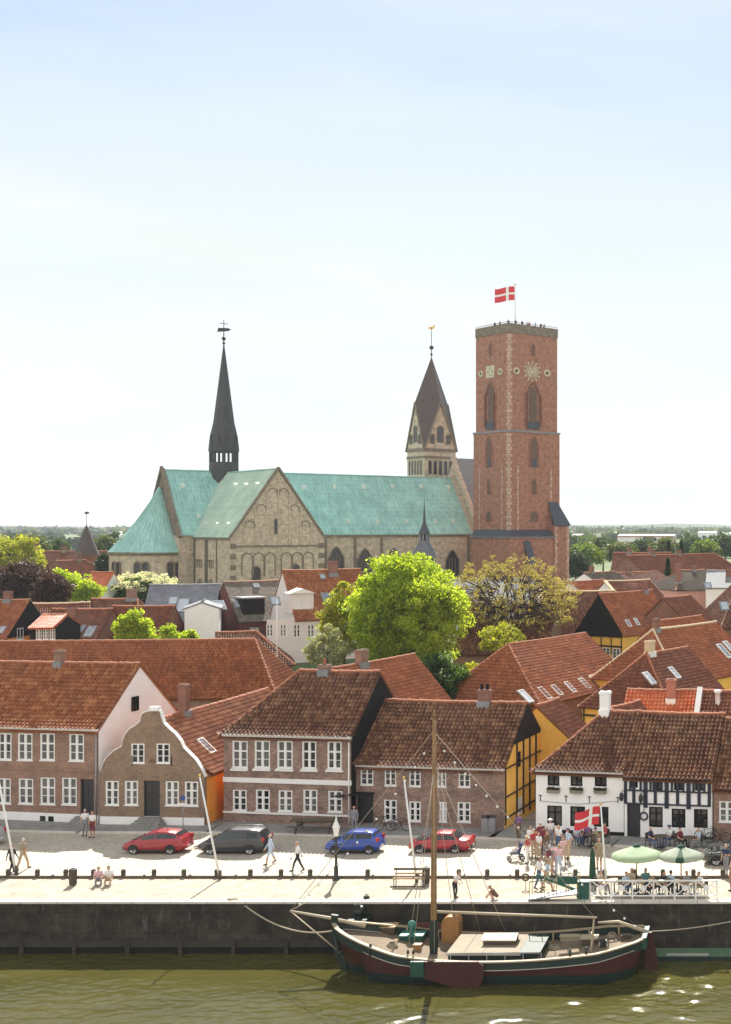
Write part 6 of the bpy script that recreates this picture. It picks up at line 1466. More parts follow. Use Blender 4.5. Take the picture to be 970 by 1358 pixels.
car('dark olive car half out of the picture behind the two umbrellas', 934, 1145, paint('olive_paint', (.035, .045, .03), .3), 4.4, 1.75,
    [(0, .52), (.03, .74), (.3, .88), (1.3, .98), (1.9, 1.38), (2.3, 1.45), (3.4, 1.44), (4.1, 1.05), (4.38, .9), (4.4, .5)], [(0, .74), (1.3, .94), (4.4, 1.0)], (.85, 3.4), .34, pillars=(2.4,))
car('pale silver car of which only the rear end shows at the picture edge', -82, 1121, paint('silver_paint', (.42, .43, .42), .3), 4.4, 1.78,
    [(0, .5), (.05, .72), (.45, .92), (1.0, 1.06), (1.75, 1.46), (2.3, 1.54), (3.3, 1.52), (4.0, 1.3), (4.3, .95), (4.4, .5)], [(0, .72), (1.0, 1.0), (4.4, 1.12)], (.85, 3.5), .32, pillars=(2.4,))

# ------------------------------------------------------------------ quay furniture
b_ = MB(); b_.tube([(0, 0, -.3), (0, 0, .42), (0, 0, .47)], [.13, .125, .09], WOODB, 10, smooth=False); b_.tube([(0, 0, .30), (0, 0, .36)], .14, IRON, 10, smooth=False); bme = b_.mesh('bollard')
first = True
for px in (-38, 2, 41, 79, 116, 156, 197, 237, 281, 326, 367, 406, 483, 605, 643, 683, 722, 761, 800, 840, 878, 919, 958, 998):
    o = obj('bollard', bme, None, (gnd(px, 1168).x, YR, 0), random.uniform(0, 6)); tag(o, 'short round timber bollard in the row along the quay rail', 'bollard', 'timber bollards along the quay')
mb = MB()
xs_ = [gnd(p, 1168).x for p in (-60, 1010)]
mb.bx(xs_[0], xs_[1], YR - .2, YR - .08, .0, .14, WOODB)
for i in range(18): mb.bx(xs_[0] + i * 2.6, xs_[0] + i * 2.6 + .1, YR - .202, YR - .078, .0, .2, WOODB)
tag(mb.build('kerb_rail'), 'low timber kerb rail running along the row of bollards', 'kerb rail')
def bin_(px, py, label):
    p = gnd(px, py); t = thing('litter_bin', label, 'litter bin', p); mb = MB(); mb.tube([(0, 0, .06), (0, 0, .82)], [.15, .17], WOODB, 14, smooth=False)
    for i in range(14): a = i * .4488; mb.beam((.165 * math.cos(a), .165 * math.sin(a), .05), (.185 * math.cos(a), .185 * math.sin(a), .84), .05, .03, WOODB)
    mb.build('body', t); mb = MB(); mb.lathe([(.2, .84), (.2, .9), (.13, .94), (.13, .9)], IRON, n=14); mb.build('lid', t)
bin_(97, 1174, 'dark slatted litter bin by the seated couple'); bin_(565.5, 1172, 'dark slatted litter bin beside the bench')
# lamp post
p = gnd(446, 1167); t = thing('street_lamp', 'black cast iron lamp post with white lantern on the quay', 'street lamp', p)
zt = H - (1083 - CY) * p.y / FP; mb = MB(); mb.lathe([(.2, 0), (.2, .12), (.12, .2), (.12, .7), (.075, .8), (.06, zt - 1.3), (.09, zt - 1.25), (.04, zt - 1.15)], IRON, n=12); mb.beam((-.35, 0, zt - 1.5), (.35, 0, zt - 1.5), .04, .04, IRON); mb.build('post', t)
mb = MB(); LG = mat('lantern_glass', (.82, .82, .80), .25, .04, 3); mb.lathe([(.11, zt - 1.1), (.2, zt - .6)], LG, n=6, smooth=False); mb.build('lantern', t)
mb = MB(); mb.lathe([(.23, zt - .6), (.17, zt - .46), (.08, zt - .27), (.04, zt - .1), (.03, zt)], WHITE, n=6, smooth=False); mb.build('lantern_cap', t)
# flagpoles leaning over the quay
def fpole(label, b, tp, d=None, r=.065):
    p = gnd(*b); q = at(tp[0], tp[1], p.y - .2); mb = MB(); v = q - p; mb.tube([(0, 0, 0), v * .5, v], [r, r * .85, r * .6], POLEW, 10); mb.ball(v + Vector((0, 0, .06)), .09, GOLD, 8)
    mb.tube([(0, 0, 0), (0, 0, .5)], .1, WOODB, 8); return tag(mb.build('flagpole', None, p), label, 'flagpole', 'bare white flagpoles on the quay'), v
fpole('bare white leaning flagpole in front of the long brick house with the white gable', (22, 1160), (-4, 1022)); fpole('bare white leaning flagpole in front of the red hatchback and grey people carrier', (292, 1166), (265, 1030)); fpole('bare white leaning flagpole between the blue hatchback and the red saloon', (553, 1170), (536, 1033))
p = gnd(804.5, 1176); q = at(797, 1068, p.y); t = thing('flagpole', 'white flagpole with large red and white cross flag on the cafe terrace', 'flagpole', p); v = q - p
mb = MB(); mb.tube([(0, 0, 0), v], [.06, .04], POLEW, 10); mb.ball(v + Vector((0, 0, .06)), .08, GOLD, 8); mb.build('pole', t)
o = dannebrog('flag', t, 1.32, 1.0, .13, .3); o.location = v * .985 + Vector((-.05, 0, .02)); o.rotation_euler = (0, R(4), R(8))
# bench with its back rail
p = gnd(520, 1177); t = thing('bench', 'pale slatted bench with dark top rail on the quay strip', 'bench', (p.x, p.y, 0)); w = 1.75
mb = MB(); [mb.bx(0, w, .1 + i * .13, .2 + i * .13, .42, .46, WOODL) for i in range(3)]; mb.build('seat', t)
mb = MB(); mb.bx(-.05, w + .05, .52, .58, .82, .94, WOODB); mb.bx(0, w, .53, .57, .6, .68, WOODL); mb.build('backrest', t)
for x in (.08, w - .08): mb = MB(); mb.beam((x, .08, 0), (x, .08, .44), .05, .05, STEEL); mb.beam((x, .5, 0), (x, .56, .92), .05, .05, STEEL); mb.beam((x, .05, .40), (x, .55, .40), .05, .05, STEEL); mb.build('leg', t)
mb = MB(); mb.bx(-.1, w + .1, .0, .06, .02, .08, WOODB); mb.build('foot_rail', t)
# street sign
p = gnd(243, 1106); t = thing('street_sign', 'small blue round sign with white plate on a thin post by the curved gable', 'sign', p); mb = MB(); mb.tube([(0, 0, 0), (0, 0, 2.5)], .03, STEEL, 8); mb.build('post', t)
mb = MB(); q = [(.17 * math.cos(i * .314), -.04, 2.35 + .17 * math.sin(i * .314)) for i in range(20)]; mb.prism(q, (0, .02, 0), mat('sign_blue', (.03, .08, .3), .4)); mb.build('disc', t); mb = MB(); mb.bx(-.3, .3, -.045, -.025, 1.8, 2.02, PLATE); mb.build('plate', t)
# parasols
def parasol(label, px, pyb, pyt, wpx, col, stripes=None, open_=True, pole=WOODL):
    p = gnd(px, pyb); d = p.y; k = d / FP; zt = H - (pyt - CY) * k; t = thing('parasol', label, 'parasol', p)
    mb = MB(); mb.tube([(0, 0, 0), (0, 0, zt)], .035, pole, 8); mb.build('pole', t); mb = MB(); mb.lathe([(.3, 0), (.3, .07), (.06, .12)], PLAST, n=14); mb.build('base', t)
    r = wpx / 2 * k; n = 8; cb = MB(); V = []; F0 = []; F1 = []
    hh = .5 if open_ else 0
    rows = [(.05, zt), (r * .35, zt - hh * .33), (r * .7, zt - hh * .68), (r, zt - hh), (r * 1.0, zt - hh - .14)] if open_ else [(.04, zt), (.13, zt - .35), (.17, zt - 1.0), (.2, zt - 1.75)]
    m_ = n * 4
    for j, (rr, z) in enumerate(rows):
        for i in range(m_): a = i * 2 * math.pi / m_ + .2; sag = 1 - .045 * (1 - abs(math.cos(i * math.pi / 4))) * (j > 0); V.append((rr * math.cos(a) * sag, rr * math.sin(a) * sag, z + (.05 * (1 - sag) * 10 if j == 3 else 0)))
    for j in range(len(rows) - 1):
        for i in range(m_): (F1 if stripes and i in stripes else F0).append((j * m_ + i, j * m_ + (i + 1) % m_, (j + 1) * m_ + (i + 1) % m_, (j + 1) * m_ + i)[::-1])
    cb.add(V, F0, col, smooth=True)
    if F1: cb.add(V, F1, GREEND, smooth=True)
    cb.build('canopy', t)
    if open_:
        rb = MB()
        for i in range(n): a = i * math.pi / 4 + .2; rb.tube([(.04 * math.cos(a), .04 * math.sin(a), zt - .06), (r * .97 * math.cos(a), r * .97 * math.sin(a), zt - hh - .06)], .012, WOODL, 4)
        rb.build('ribs', t)
        vb = MB(); vb.lathe([(.02, zt + .1), (.14, zt + .05), (.22, zt - .03), (.22, zt - .07)], GREEND, n=10); vb.build('vent_cap', t)
def cloth(name, col, tr=.45):
    m, t, b = newmat(name); n = noise(t, uvnode(t, kind='Object'), 3, 4); c = ramp(t, n, [(.3, sc(col, .85)), (.7, col)]); t.links.new(c, b.inputs['Base Color']); b.inputs['Roughness'].default_value = .8
    tl_ = t.nodes.new('ShaderNodeBsdfTranslucent'); ms = t.nodes.new('ShaderNodeMixShader'); ms.inputs[0].default_value = tr; t.links.new(c, tl_.inputs[0]); t.links.new(b.outputs[0], ms.inputs[1]); t.links.new(tl_.outputs[0], ms.inputs[2]); t.links.new(ms.outputs[0], t.nodes['Material Output'].inputs[0]); return m
GREEND = mat('dark_green_cloth', (.012, .06, .035), .8, .2, 5); PG = cloth('pale_green_cloth', (.50, .64, .43)); PG2 = cloth('grey_green_cloth', (.47, .54, .43))
parasol('open pale green parasol over the terrace tables', 844.5, 1181, 1121, 67, PG); parasol('open greyish green parasol with one dark stripe over the terrace', 903.5, 1182, 1122, 59, PG2, stripes=(22, 23)); parasol('closed dark green parasol at the entrance of the terrace', 786, 1172, 1124, 10, GREEND, open_=False)
# terrace railing with crossed fields
def railing(name, label, x0_, x1_, y, nb, h_=1.0):
    t = thing(name, label, 'railing', (x0_, y, 0)); w = (x1_ - x0_) / nb
    for i in range(nb + 1): mb = MB(); mb.bx(i * w - .04, i * w + .04, -.04, .04, 0, h_ + .06, WHITE); mb.build('post', t)
    mb = MB(); mb.bx(-.05, x1_ - x0_ + .05, -.045, .045, h_ - .02, h_ + .05, WHITE); mb.bx(0, x1_ - x0_, -.03, .03, .18, .24, WHITE); mb.build('rail', t)
    for i in range(nb): mb = MB(); mb.beam((i * w + .05, 0, .22), (i * w + w - .05, 0, h_), .03, .05, WHITE); mb.beam((i * w + .05, .001, h_), (i * w + w - .05, .001, .22), .03, .05, WHITE); mb.box((i * w + w / 2, -.001, (h_ + .22) / 2), (.26, .05, .26), WHITE, Matrix.Rotation(R(45), 3, 'Y')); mb.build('crossed_panel', t)
    return t
a = gnd(783, 1193); c = gnd(951, 1193)
railing('terrace_railing', 'white railing with crossed panels along the cafe terrace', a.x, c.x, a.y, 6)
# tables and chairs
TG = mat('green_metal', (.02, .10, .07), .5, .2, 5)
def table(label, p, r=.42, m=WOODL, group='cafe tables'):
    t = thing('cafe_table', label, 'table', p, 0, group); mb = MB(); mb.lathe([(.01, .70), (r, .70), (r, .74), (.01, .74)], m, n=16, smooth=False); mb.build('tabletop', t)
    mb = MB(); mb.tube([(0, 0, .03), (0, 0, .70)], .035, IRON, 8); mb.lathe([(.25, 0), (.22, .04), (.03, .06)], IRON, n=12); mb.build('leg', t)
    return t
def chair_proto(m, fm):
    t = thing('cafe_chair', 'x', 'chair', (0, 0, 0), 0, 'cafe chairs'); mb = MB(); mb.bx(-.21, .21, -.21, .21, .42, .46, m); mb.build('seat', t)
    mb = MB(); [mb.bx(-.2 + i * .11, -.13 + i * .11, .2, .23, .5, .85, m) for i in range(4)]; mb.bx(-.21, .21, .195, .235, .85, .91, m); mb.build('backrest', t)
    for sx in (-1, 1):
        for sy in (-1, 1): mb = MB(); mb.beam((sx * .18, sy * .19, 0), (sx * .18, sy * .19, .42 if sy < 0 else .5), .03, .03, fm); mb.build('leg', t)
    return t
# ------------------------------------------------------------------ bicycles
def bicycle(label, p, rz, col):
    t = thing('bicycle', label, 'bicycle', p, rz, 'bicycles by the houses'); 
    def ring(c, r, rr, m): return [(c[0] + r * math.cos(i * math.pi / 10), 0, c[1] + r * math.sin(i * math.pi / 10)) for i in range(21)]
    for x in (-.52, .52):
        mb = MB(); mb.tube(ring((x, .34), .32, 0, RUB), .022, RUB, 6, cap=False)
        for i in range(8): a = i * math.pi / 8; mb.beam((x - .3 * math.cos(a), 0, .34 - .3 * math.sin(a)), (x + .3 * math.cos(a), 0, .34 + .3 * math.sin(a)), .006, .006, STEEL)
        mb.build('wheel', t)
    mb = MB()
    for a, b in (((-.52, .34), (-.12, .32)), ((-.52, .34), (-.2, .78)), ((-.12, .32), (-.2, .85)), ((-.12, .32), (.36, .76)), ((-.2, .75), (.34, .85)), ((.34, .95), (.52, .34))): mb.tube([(a[0], 0, a[1]), (b[0], 0, b[1])], .018, col, 6)
    mb.build('frame', t); mb = MB(); mb.ball((-.22, 0, .9), (.13, .07, .04), RUB, 8); mb.build('saddle', t); mb = MB(); mb.tube([(.28, -.26, 1.0), (.36, -.08, 1.03), (.36, .08, 1.03), (.28, .26, 1.0)], .015, STEEL, 6); mb.tube([(.36, 0, 1.03), (.34, 0, .95)], .015, STEEL, 6); mb.build('handlebar', t)
for i, (px, py, lab) in enumerate(((513, 1104, 'dark bicycle leaning by the low house window next to the blue hatchback'), (528, 1105, 'second dark bicycle by the low house, nearer the white flagpole'), (938, 1119, 'dark bicycle at the corner of the half timbered inn'), (952, 1121, 'dark bicycle below the white window at the picture edge'))):
    p = gnd(px, py); bicycle(lab, (p.x, p.y + .1, .12), R(random.uniform(-18, 18)), (IRON, BEAMB, IRON, DOORD)[i])
# wooden table with benches in front of the two storey house, bins at the low house
p = gnd(418, 1106); t = thing('picnic_table', 'weathered wooden table with benches before the two storey house', 'table', (p.x, p.y + .2, .12)); mb = MB(); mb.bx(-1.6, 1.6, -.35, .35, .72, .78, WOODB); mb.build('tabletop', t)
for y in (-.75, .75): mb = MB(); mb.bx(-1.6, 1.6, y - .14, y + .14, .43, .48, WOODB); mb.build('bench_seat', t)
for x in (-1.1, 1.1): mb = MB(); mb.beam((x, -.75, 0), (x, -.15, .72), .08, .08, WOODB); mb.beam((x, .75, 0), (x, .15, .72), .08, .08, WOODB); mb.bx(x - .05, x + .05, -.8, .8, .36, .43, WOODB); mb.build('leg', t)
for px, lab in ((643, 'grey wheeled bin by the right end of the low brick house'), (651, 'grey wheeled bin nearest the yellow gable corner')):
    p = gnd(px, 1108); t = thing('wheeled_bin', lab, 'bin', (p.x, p.y + .35, .12), 0, 'wheeled bins'); mb = MB(); mb.box((0, 0, .5), (.44, .5, .95), GREYM, taper=1.1); mb.build('body', t); mb = MB(); mb.bx(-.27, .27, -.3, .3, .98, 1.05, PLAST); mb.build('lid', t)
    for x in (-.2, .2): mb = MB(); mb.tube([(x - .03, .26, .1), (x + .03, .26, .1)], .1, RUB, 10); mb.build('wheel', t)
# green box and gangway
p = gnd(773, 1194); t = thing('green_cabinet', 'dark green metal cabinet at the end of the white railing', 'cabinet', p); mb = MB(); mb.bx(-.32, .32, 0, .5, .0, .92, TG); mb.build('body', t); mb = MB(); mb.bx(-.36, .36, -.04, .54, .92, .98, TG); mb.build('lid', t)
p = gnd(738, 1196); t = thing('gangway', 'short green gangway ramp with yellow tube handrails on the quay edge', 'gangway', (p.x, p.y + .1, 0)); YP = mat('yellow_tube', (.45, .36, .10), .5, .2, 4)
mb = MB(); mb.prism([(-1.5, -.3, .12), (1.2, -.3, .42), (1.2, .6, .42), (-1.5, .6, .12)], (0, 0, .07), GREYM); mb.build('ramp', t)
for y in (-.26, .56):
    for x in (-1.4, -.75, -.1, .55, 1.15): mb = MB(); zb = .15 + (x + 1.5) * .11; mb.tube([(x, y, zb), (x, y, zb + .95)], .022, YP, 6); mb.build('stanchion', t)
    mb = MB(); mb.tube([(-1.4, y, 1.1), (1.15, y, 1.4)], .025, TG, 6); mb.build('handrail', t)
mb = MB(); mb.bx(.1, 1.15, -.32, -.29, 1.0, 1.42, TG); mb.build('side_board', t); mb = MB(); mb.prism([(1.0, .65, .3), (-1.2, .65, 1.15), (-1.2, .65, 1.3), (1.0, .65, .45)], (0, .06, 0), TG); mb.build('brace', t)
# life ring post on the quay
p = gnd(697.5, 1178); t = thing('lifebuoy_post', 'brown ring on a short yellow post by the gangway', 'lifebuoy', p); mb = MB(); mb.tube([(0, 0, 0), (0, 0, .8)], .025, YP, 6); mb.build('post', t); mb = MB(); mb.tube([(.18 * math.cos(i * .314), -.05, .62 + .18 * math.sin(i * .314)) for i in range(21)], .05, WOODB, 6, cap=False); mb.build('ring', t)
# ------------------------------------------------------------------ the sailing barge
BW = MB
DKR = mat('hull_oxblood', (.062, .014, .012), .55, .25, 2.2); DKG = mat('hull_green', (.010, .026, .020), .6, .3, 2.5); LINEW = mat('hull_white', (.40, .38, .33), .5, .08, 4); CAPW = mat('cap_rail', (.38, .30, .19), .65, .2, 4)
DECK = brick('deck_planks', (.235, .175, .11), (.185, .14, .09), (.08, .06, .042), bw=3.0, bh=.13, ms=.008, var=.25, bmp=.2); GREEN = mat('deck_green', (.014, .075, .052), .5, .25, 4); MASTW = mat('mast_wood', (.30, .165, .06), .55, .35, 3); CREAMB = mat('cream_paint', (.42, .35, .24), .6, .12, 3); ORW = mat('varnished_wood', (.40, .20, .07), .4, .3, 4); TEAL = mat('teal_paint', (.04, .19, .16), .45, .2, 4); ROPE = mat('rope', (.40, .34, .25), .9, .2, 20)
Lb = 15.9; yc = 65.35; bow = atz(443, 1222, -.05)
xb0 = (443 - CX) * yc / FP
ship = thing('sailing_barge', 'old wooden sailing barge with dark red and green hull moored at the quay', 'boat', (xb0, yc, ZW))
def hb(s):                                      # half breadth at deck
    return 2.3 * min(1, (max(s, 0) / .24)) ** .55 * min(1, (1.0 - s) / .2 + .30) ** .6 if s < 1 else .9
def sheer(s): return 1.12 + 1.25 * max(0, 1 - s / .5) ** 2.1 + .75 * max(0, (s - .5) / .5) ** 2.0
NS = 44; rows = [(-.55, .80), (.0, .90), (.30, .955), (.52, .985), (None, 1.0)]
mb = MB()
def ring(s):
    sh = sheer(s); b = max(hb(s), .03); rake = -.75 * max(0, 1 - s / .12); P = []
    zs = [-.6, -.1, .22, .5, sh - .44, sh - .40, sh - .365, sh - .05, sh]
    fs = [.78, .90, .95, .975, .995, 1.005, 1.0, .985, .98]
    for z, f in zip(zs, fs):
        t_ = (z + .6) / (sh + .6); x = s * Lb + (1 - t_) * (.95 * max(0, 1 - s / .14)) - (1 - t_) * .7 * max(0, (s - .9) / .1)
        P.append((x, b * f * (1 if s > .12 else (.45 + .55 * t_)), z))
    return P
S_ = [i / NS for i in range(NS + 1)]; RG = [ring(s) for s in S_]; nz = len(RG[0]); bands = [DKG, DKG, DKG, DKR, DKR, LINEW, DKG, DKG]
for sg in (-1, 1):
    for j in range(nz - 1):
        V = []; F = []
        for r in RG:
            for q in (j, j + 1): V.append((r[q][0], sg * r[q][1], r[q][2]))
        for i in range(NS): F.append((2 * i, 2 * i + 2, 2 * i + 3, 2 * i + 1) if sg < 0 else (2 * i + 1, 2 * i + 3, 2 * i + 2, 2 * i))
        # the dark red band begins higher near the bow
        mb.add(V, F, bands[j], smooth=True)
for j in range(nz - 1):
    r = RG[-1]; mb.quad((r[j][0], -r[j][1], r[j][2]), (r[j][0], r[j][1], r[j][2]), (r[j + 1][0], r[j + 1][1], r[j + 1][2]), (r[j + 1][0], -r[j + 1][1], r[j + 1][2]), DKR if j < 5 else DKG)
V = []; 
for s in S_:
    b = max(hb(s), .03) * .955; V += [(s * Lb, -b, sheer(s)), (s * Lb, -b, sheer(s) - .5), (s * Lb, b, sheer(s)), (s * Lb, b, sheer(s) - .5)]
F = []
for i in range(NS): F += [(4 * i, 4 * i + 1, 4 * i + 5, 4 * i + 4)[::-1], (4 * i + 2, 4 * i + 3, 4 * i + 7, 4 * i + 6)]
mb.add(V, F, DKG, smooth=True)
mb.build('hull', ship)
mb = MB(); V = []; F = []
for s in S_: b = max(hb(s), .03) * .957; V += [(s * Lb, -b, sheer(s) - .42), (s * Lb, b, sheer(s) - .42)]
for i in range(NS): F.append((2 * i, 2 * i + 2, 2 * i + 3, 2 * i + 1))
mb.add(V, F, DECK); mb.build('deck', ship)
for sg in (-1, 1):
    mb = MB(); P = [Vector((s * Lb, sg * max(hb(s), .03) * .97, sheer(s) + .02)) for s in S_]
    for a, b in zip(P[:-1], P[1:]): mb.beam(a, b + (b - a) * .05, .2, .07, CAPW)
    mb.build('cap_rail', ship)
mb = MB(); mb.prism([(-.12, -.1, sheer(0) + .45), (.22, -.1, sheer(0) + .4), (.34, -.1, .9), (1.0, -.1, -.6), (.8, -.1, -.6), (.02, -.1, .9)], (0, .2, 0), DKG); mb.build('stem', ship)
zd = lambda x: sheer(x / Lb) - .42
def P_(px, py, z): 
    """deck position of a pixel at height z above the water"""
    q = atz(px, py, ZW + z); return q.x - xb0, q.y - yc
# leeboards
for sg in (-1, 1):
    x0_ = (577 - 443) * yc / FP * .97; mb = MB(); y = sg * (2.3 + .1)
    P = [(x0_, y, .05 + 1.2), (x0_ + 2.9, y, 1.25), (x0_ + 3.2, y, 1.05), (x0_ + 3.2, y, .5), (x0_ + 3.05, y, .1), (x0_ + 2.7, y, -.12), (x0_ + 1.9, y, -.06), (x0_ + .9, y, .25), (x0_, y, .5)]
    mb.prism(P, (0, sg * .12, 0), DKR); mb.build('leeboard', ship); mb = MB(); mb.bx(x0_ - .35, x0_ + .3, y + (.12 if sg > 0 else -.28), y + (.28 if sg > 0 else -.12), .55, 1.3, GREEN); mb.build('leeboard_block', ship)
# mast, boom, bowsprit
mx_, my_ = (575.5 - 443) * yc / FP, 0; zm = H - (955 - CY) * yc / FP - ZW
mb = MB(); mb.tube([(mx_, 0, .4), (mx_ + .0, 0, zm * .3), (mx_ + .02, 0, zm * .72), (mx_ + .03, 0, zm)], [.16, .15, .125, .08], MASTW, 14); mb.tube([(mx_ + .03, 0, zm), (mx_ + .03, 0, zm + .5)], [.05, .03], MASTW, 8); mb.build('mast', ship)
mb = MB(); mb.lathe([(.2, 0), (.23, .5), (.21, 1.4), (.165, 1.7)], DKG, (mx_, 0, zd(mx_)), 12); mb.build('mast_case', ship)
mb = MB(); mb.tube([(mx_ + .1, .0, 2.95), ((792 - 443) * yc / FP, .0, 2.65)], [.075, .06], CREAMB, 10); mb.build('boom', ship)
mb = MB(); xc = (788 - 443) * yc / FP; [mb.beam((xc + dx, sg * .35, zd(xc)), (xc, sg * .06, 2.6), .07, .07, CREAMB) for dx in (-.12,) for sg in (-1, 1)]; mb.beam((xc - .1, -.25, 1.9), (xc - .1, .25, 1.9), .07, .06, CREAMB); mb.build('boom_crutch', ship)
mb = MB(); zb_ = sheer(0); mb.tube([(1.6, 0, zb_ - .15), (0, 0, zb_ + .22), ((385 - 443) * yc / FP, 0, zb_ + .62)], [.10, .085, .055], CREAMB, 10); mb.build('bowsprit', ship)
mb = MB(); tip = Vector(((385 - 443) * yc / FP, 0, zb_ + .62)); mb.tube([tip, (.4, -.25, .95)], .035, CREAMB, 5); mb.build('bobstay', ship)
# deck gear
def dbox(nm, px, py, w, d, hh, m, top=None, lift=0):
    x, y = P_(px, py, 1.0); z = zd(x) - .01; mb = MB(); mb.bx(x - w / 2, x + w / 2, y, y + d, z, z + hh, m); mb.bx(x - w / 2 - .05, x + w / 2 + .05, y - .05, y + d + .05, z + hh, z + hh + .06, top or m); return mb.build(nm, ship), x, y, z + hh
dbox('hatch', 512, 1247, .85, .7, .32, WOODB, WOODL); dbox('skylight_box', 545, 1251, 1.15, .8, .3, GREEN, TEAL)
x, y = P_(541, 1251, 1.0); mb = MB(); mb.lathe([(.12, 0), (.14, .25), (.22, .35), (.22, .5), (.12, .62), (.02, .66)], TEAL, (x + .1, y + .4, zd(x) + .34), 12); mb.build('ventilator', ship)
# windlass
x, y = P_(480, 1238, 1.0); mb = MB(); z = zd(x); mb.tube([(x, y - .8, z + .55), (x, y + .9, z + .55)], .2, IRON, 12); 
for q in (-.7, .8): mb.bx(x - .15, x + .15, y + q - .06, y + q + .06, z, z + 1.0, DKG); mb.tube([(x, y + q, z + 1.0), (x, y + q, z + 1.12)], .1, LINEW, 8)
mb.bx(x - .5, x + .5, y - .9, y + .95, z - .01, z + .2, DKG); mb.build('windlass', ship)
# companion hood
x, y = P_(597, 1246, 1.0); z = zd(x); mb = MB(); P = [(x - .45, y, z), (x + .45, y, z), (x + .45, y, z + 1.0)] + [(x + .45 * math.cos(a), y, z + 1.0 + .38 * math.sin(a)) for a in np.linspace(.2, math.pi - .2, 9)] + [(x - .45, y, z + 1.0)]; mb.prism(P, (0, .9, 0), ORW); mb.build('companion_hood', ship)
# cabin trunk with cream top, skylights
xa_, xb_ = (604 - 443) * yc / FP, (722 - 443) * yc / FP; mb = MB(); z = 1.12 - .45; mb.prism([(xa_, -1.45, z), (xb_, -1.45, z), (xb_ - .1, -1.45, z + .62), (xa_ + .0, -1.45, z + .62)], (0, 2.9, 0), DKG); cab = mb.build('cabin', ship)
mb = MB(); mb.bx(xa_ - .06, xb_ - 1.0, -1.52, 1.52, z + .62, z + .69, mat('canvas_roof', (.27, .22, .15), .8, .2, 2)); mb.bx(xb_ - 1.0, xb_ + .05, -1.52, 1.52, z + .62, z + .68, DKG); mb.bx(xa_ - .06, xb_ - .9, -1.6, -1.52, z + .58, z + .66, LINEW); mb.build('cabin_roof', cab)
mb = MB(); mb.prism([(xa_ + 1.5, -.35, z + .69), (xa_ + 3.1, -.35, z + .69), (xa_ + 3.1, -.35, z + .92), (xa_ + 1.5, -.35, z + .92)], (0, 1.0, 0), WOODB); mb.prism([(xa_ + 1.42, -.45, z + .92), (xa_ + 3.18, -.45, z + .92), (xa_ + 3.18, .2, z + 1.1), (xa_ + 1.42, .2, z + 1.1)], (0, 0, .05), CREAMB); mb.prism([(xa_ + 1.42, .2, z + 1.1), (xa_ + 3.18, .2, z + 1.1), (xa_ + 3.18, .75, z + .92), (xa_ + 1.42, .75, z + .92)], (0, 0, .05), CREAMB); mb.build('skylight_box', cab)
mb = MB()
for i in range(6): mb.tube([(xa_ + .2 + i * .9, -1.75, z - .1), (xa_ + .2 + i * .9, -1.75, z + .75)], .02, STEEL, 5)
mb.tube([(xa_ + .2, -1.75, z + .75), (xa_ + 4.7, -1.75, z + .75)], .018, STEEL, 5); mb.build('grab_rail', ship)
dbox('locker', 756, 1245, 1.0, .5, .22, CREAMB, CREAMB); dbox('locker', 781, 1254, .8, .6, .34, WOODB, CREAMB)
for px in (756.5, 778): x, y = P_(px, 1268, 1.3); mb = MB(); mb.tube([(x, -1.9, zd(x)), (x, -1.9, zd(x) + .75)], .07, IRON, 8); mb.build('bollard', ship)
x, y = P_(504, 1254, 1.3); mb = MB(); mb.tube([(x, -1.75, zd(x)), (x, -1.75, zd(x) + .6)], .07, IRON, 8); mb.build('bollard', ship)
mb = MB()
for px in (556, 563, 590): x = (px - 443) * yc / FP; mb.ball((x, -2.0, 1.55), (.07, .07, .12), IRON, 8); mb.tube([(x, -2.0, 1.66), (mx_ + .02, -.05, zm * .8)], .018, ROPE, 4); mb.tube([(x, -2.0, 1.45), (x, -2.2, 1.15)], .02, IRON, 4)
mb.build('shroud', ship)
mb = MB()
for px in (590, 625, 660): x = (px - 443) * yc / FP; mb.tube([(x, 2.1, 1.2), (mx_ + .02, .05, zm * .83)], .018, ROPE, 4)
mb.build('backstay', ship)
mb = MB(); mb.tube([tip, (mx_ + .03, 0, zm * .96)], .018, ROPE, 4); mb.build('forestay', ship)
mb = MB(); mb.tube([(mx_ + .05, 0, zm * .95), ((788 - 443) * yc / FP, 0, 2.7)], .014, ROPE, 4); mb.build('topping_lift', ship)
# odds and ends on deck
for (px, py, r_) in ((520, 1262, .3), (735, 1256, .28), (812, 1248, .26)):
    x, y = P_(px, py, .9); mb = MB()
    for j in range(4): mb.tube([(x + (r_ - j * .03) * math.cos(a), y + (r_ - j * .03) * math.sin(a), zd(x) + .03 + j * .045) for a in np.linspace(0, 6.283, 19)], .026, ROPE, 5, cap=False)
    mb.build('rope_coil', ship)
for (px, py, w, d, hh, m) in ((660, 1270, .5, .35, .3, WOODB), (690, 1268, .35, .3, .35, DKG), (553, 1262, .35, .3, .25, ORW), (830, 1256, .45, .3, .22, WOODB), (800, 1262, .3, .3, .3, IRON)):
    x, y = P_(px, py, .9); mb = MB(); mb.bx(x - w / 2, x + w / 2, y, y + d, zd(x) - .01, zd(x) + hh, m); mb.bx(x - w / 2 - .03, x + w / 2 + .03, y - .03, y + d + .03, zd(x) + hh, zd(x) + hh + .04, m); mb.build('deck_box', ship)
for sg in (-1, 1):
    for s_f in (.2, .3, .42, .56, .68, .8, .9):
        x = s_f * Lb; mb = MB(); mb.bx(x - .05, x + .05, sg * hb(s_f) * .955 - (.08 if sg > 0 else -.0), sg * hb(s_f) * .955 + (.0 if sg > 0 else .08), zd(x), sheer(s_f) - .02, CAPW); mb.build('stanchion', ship)
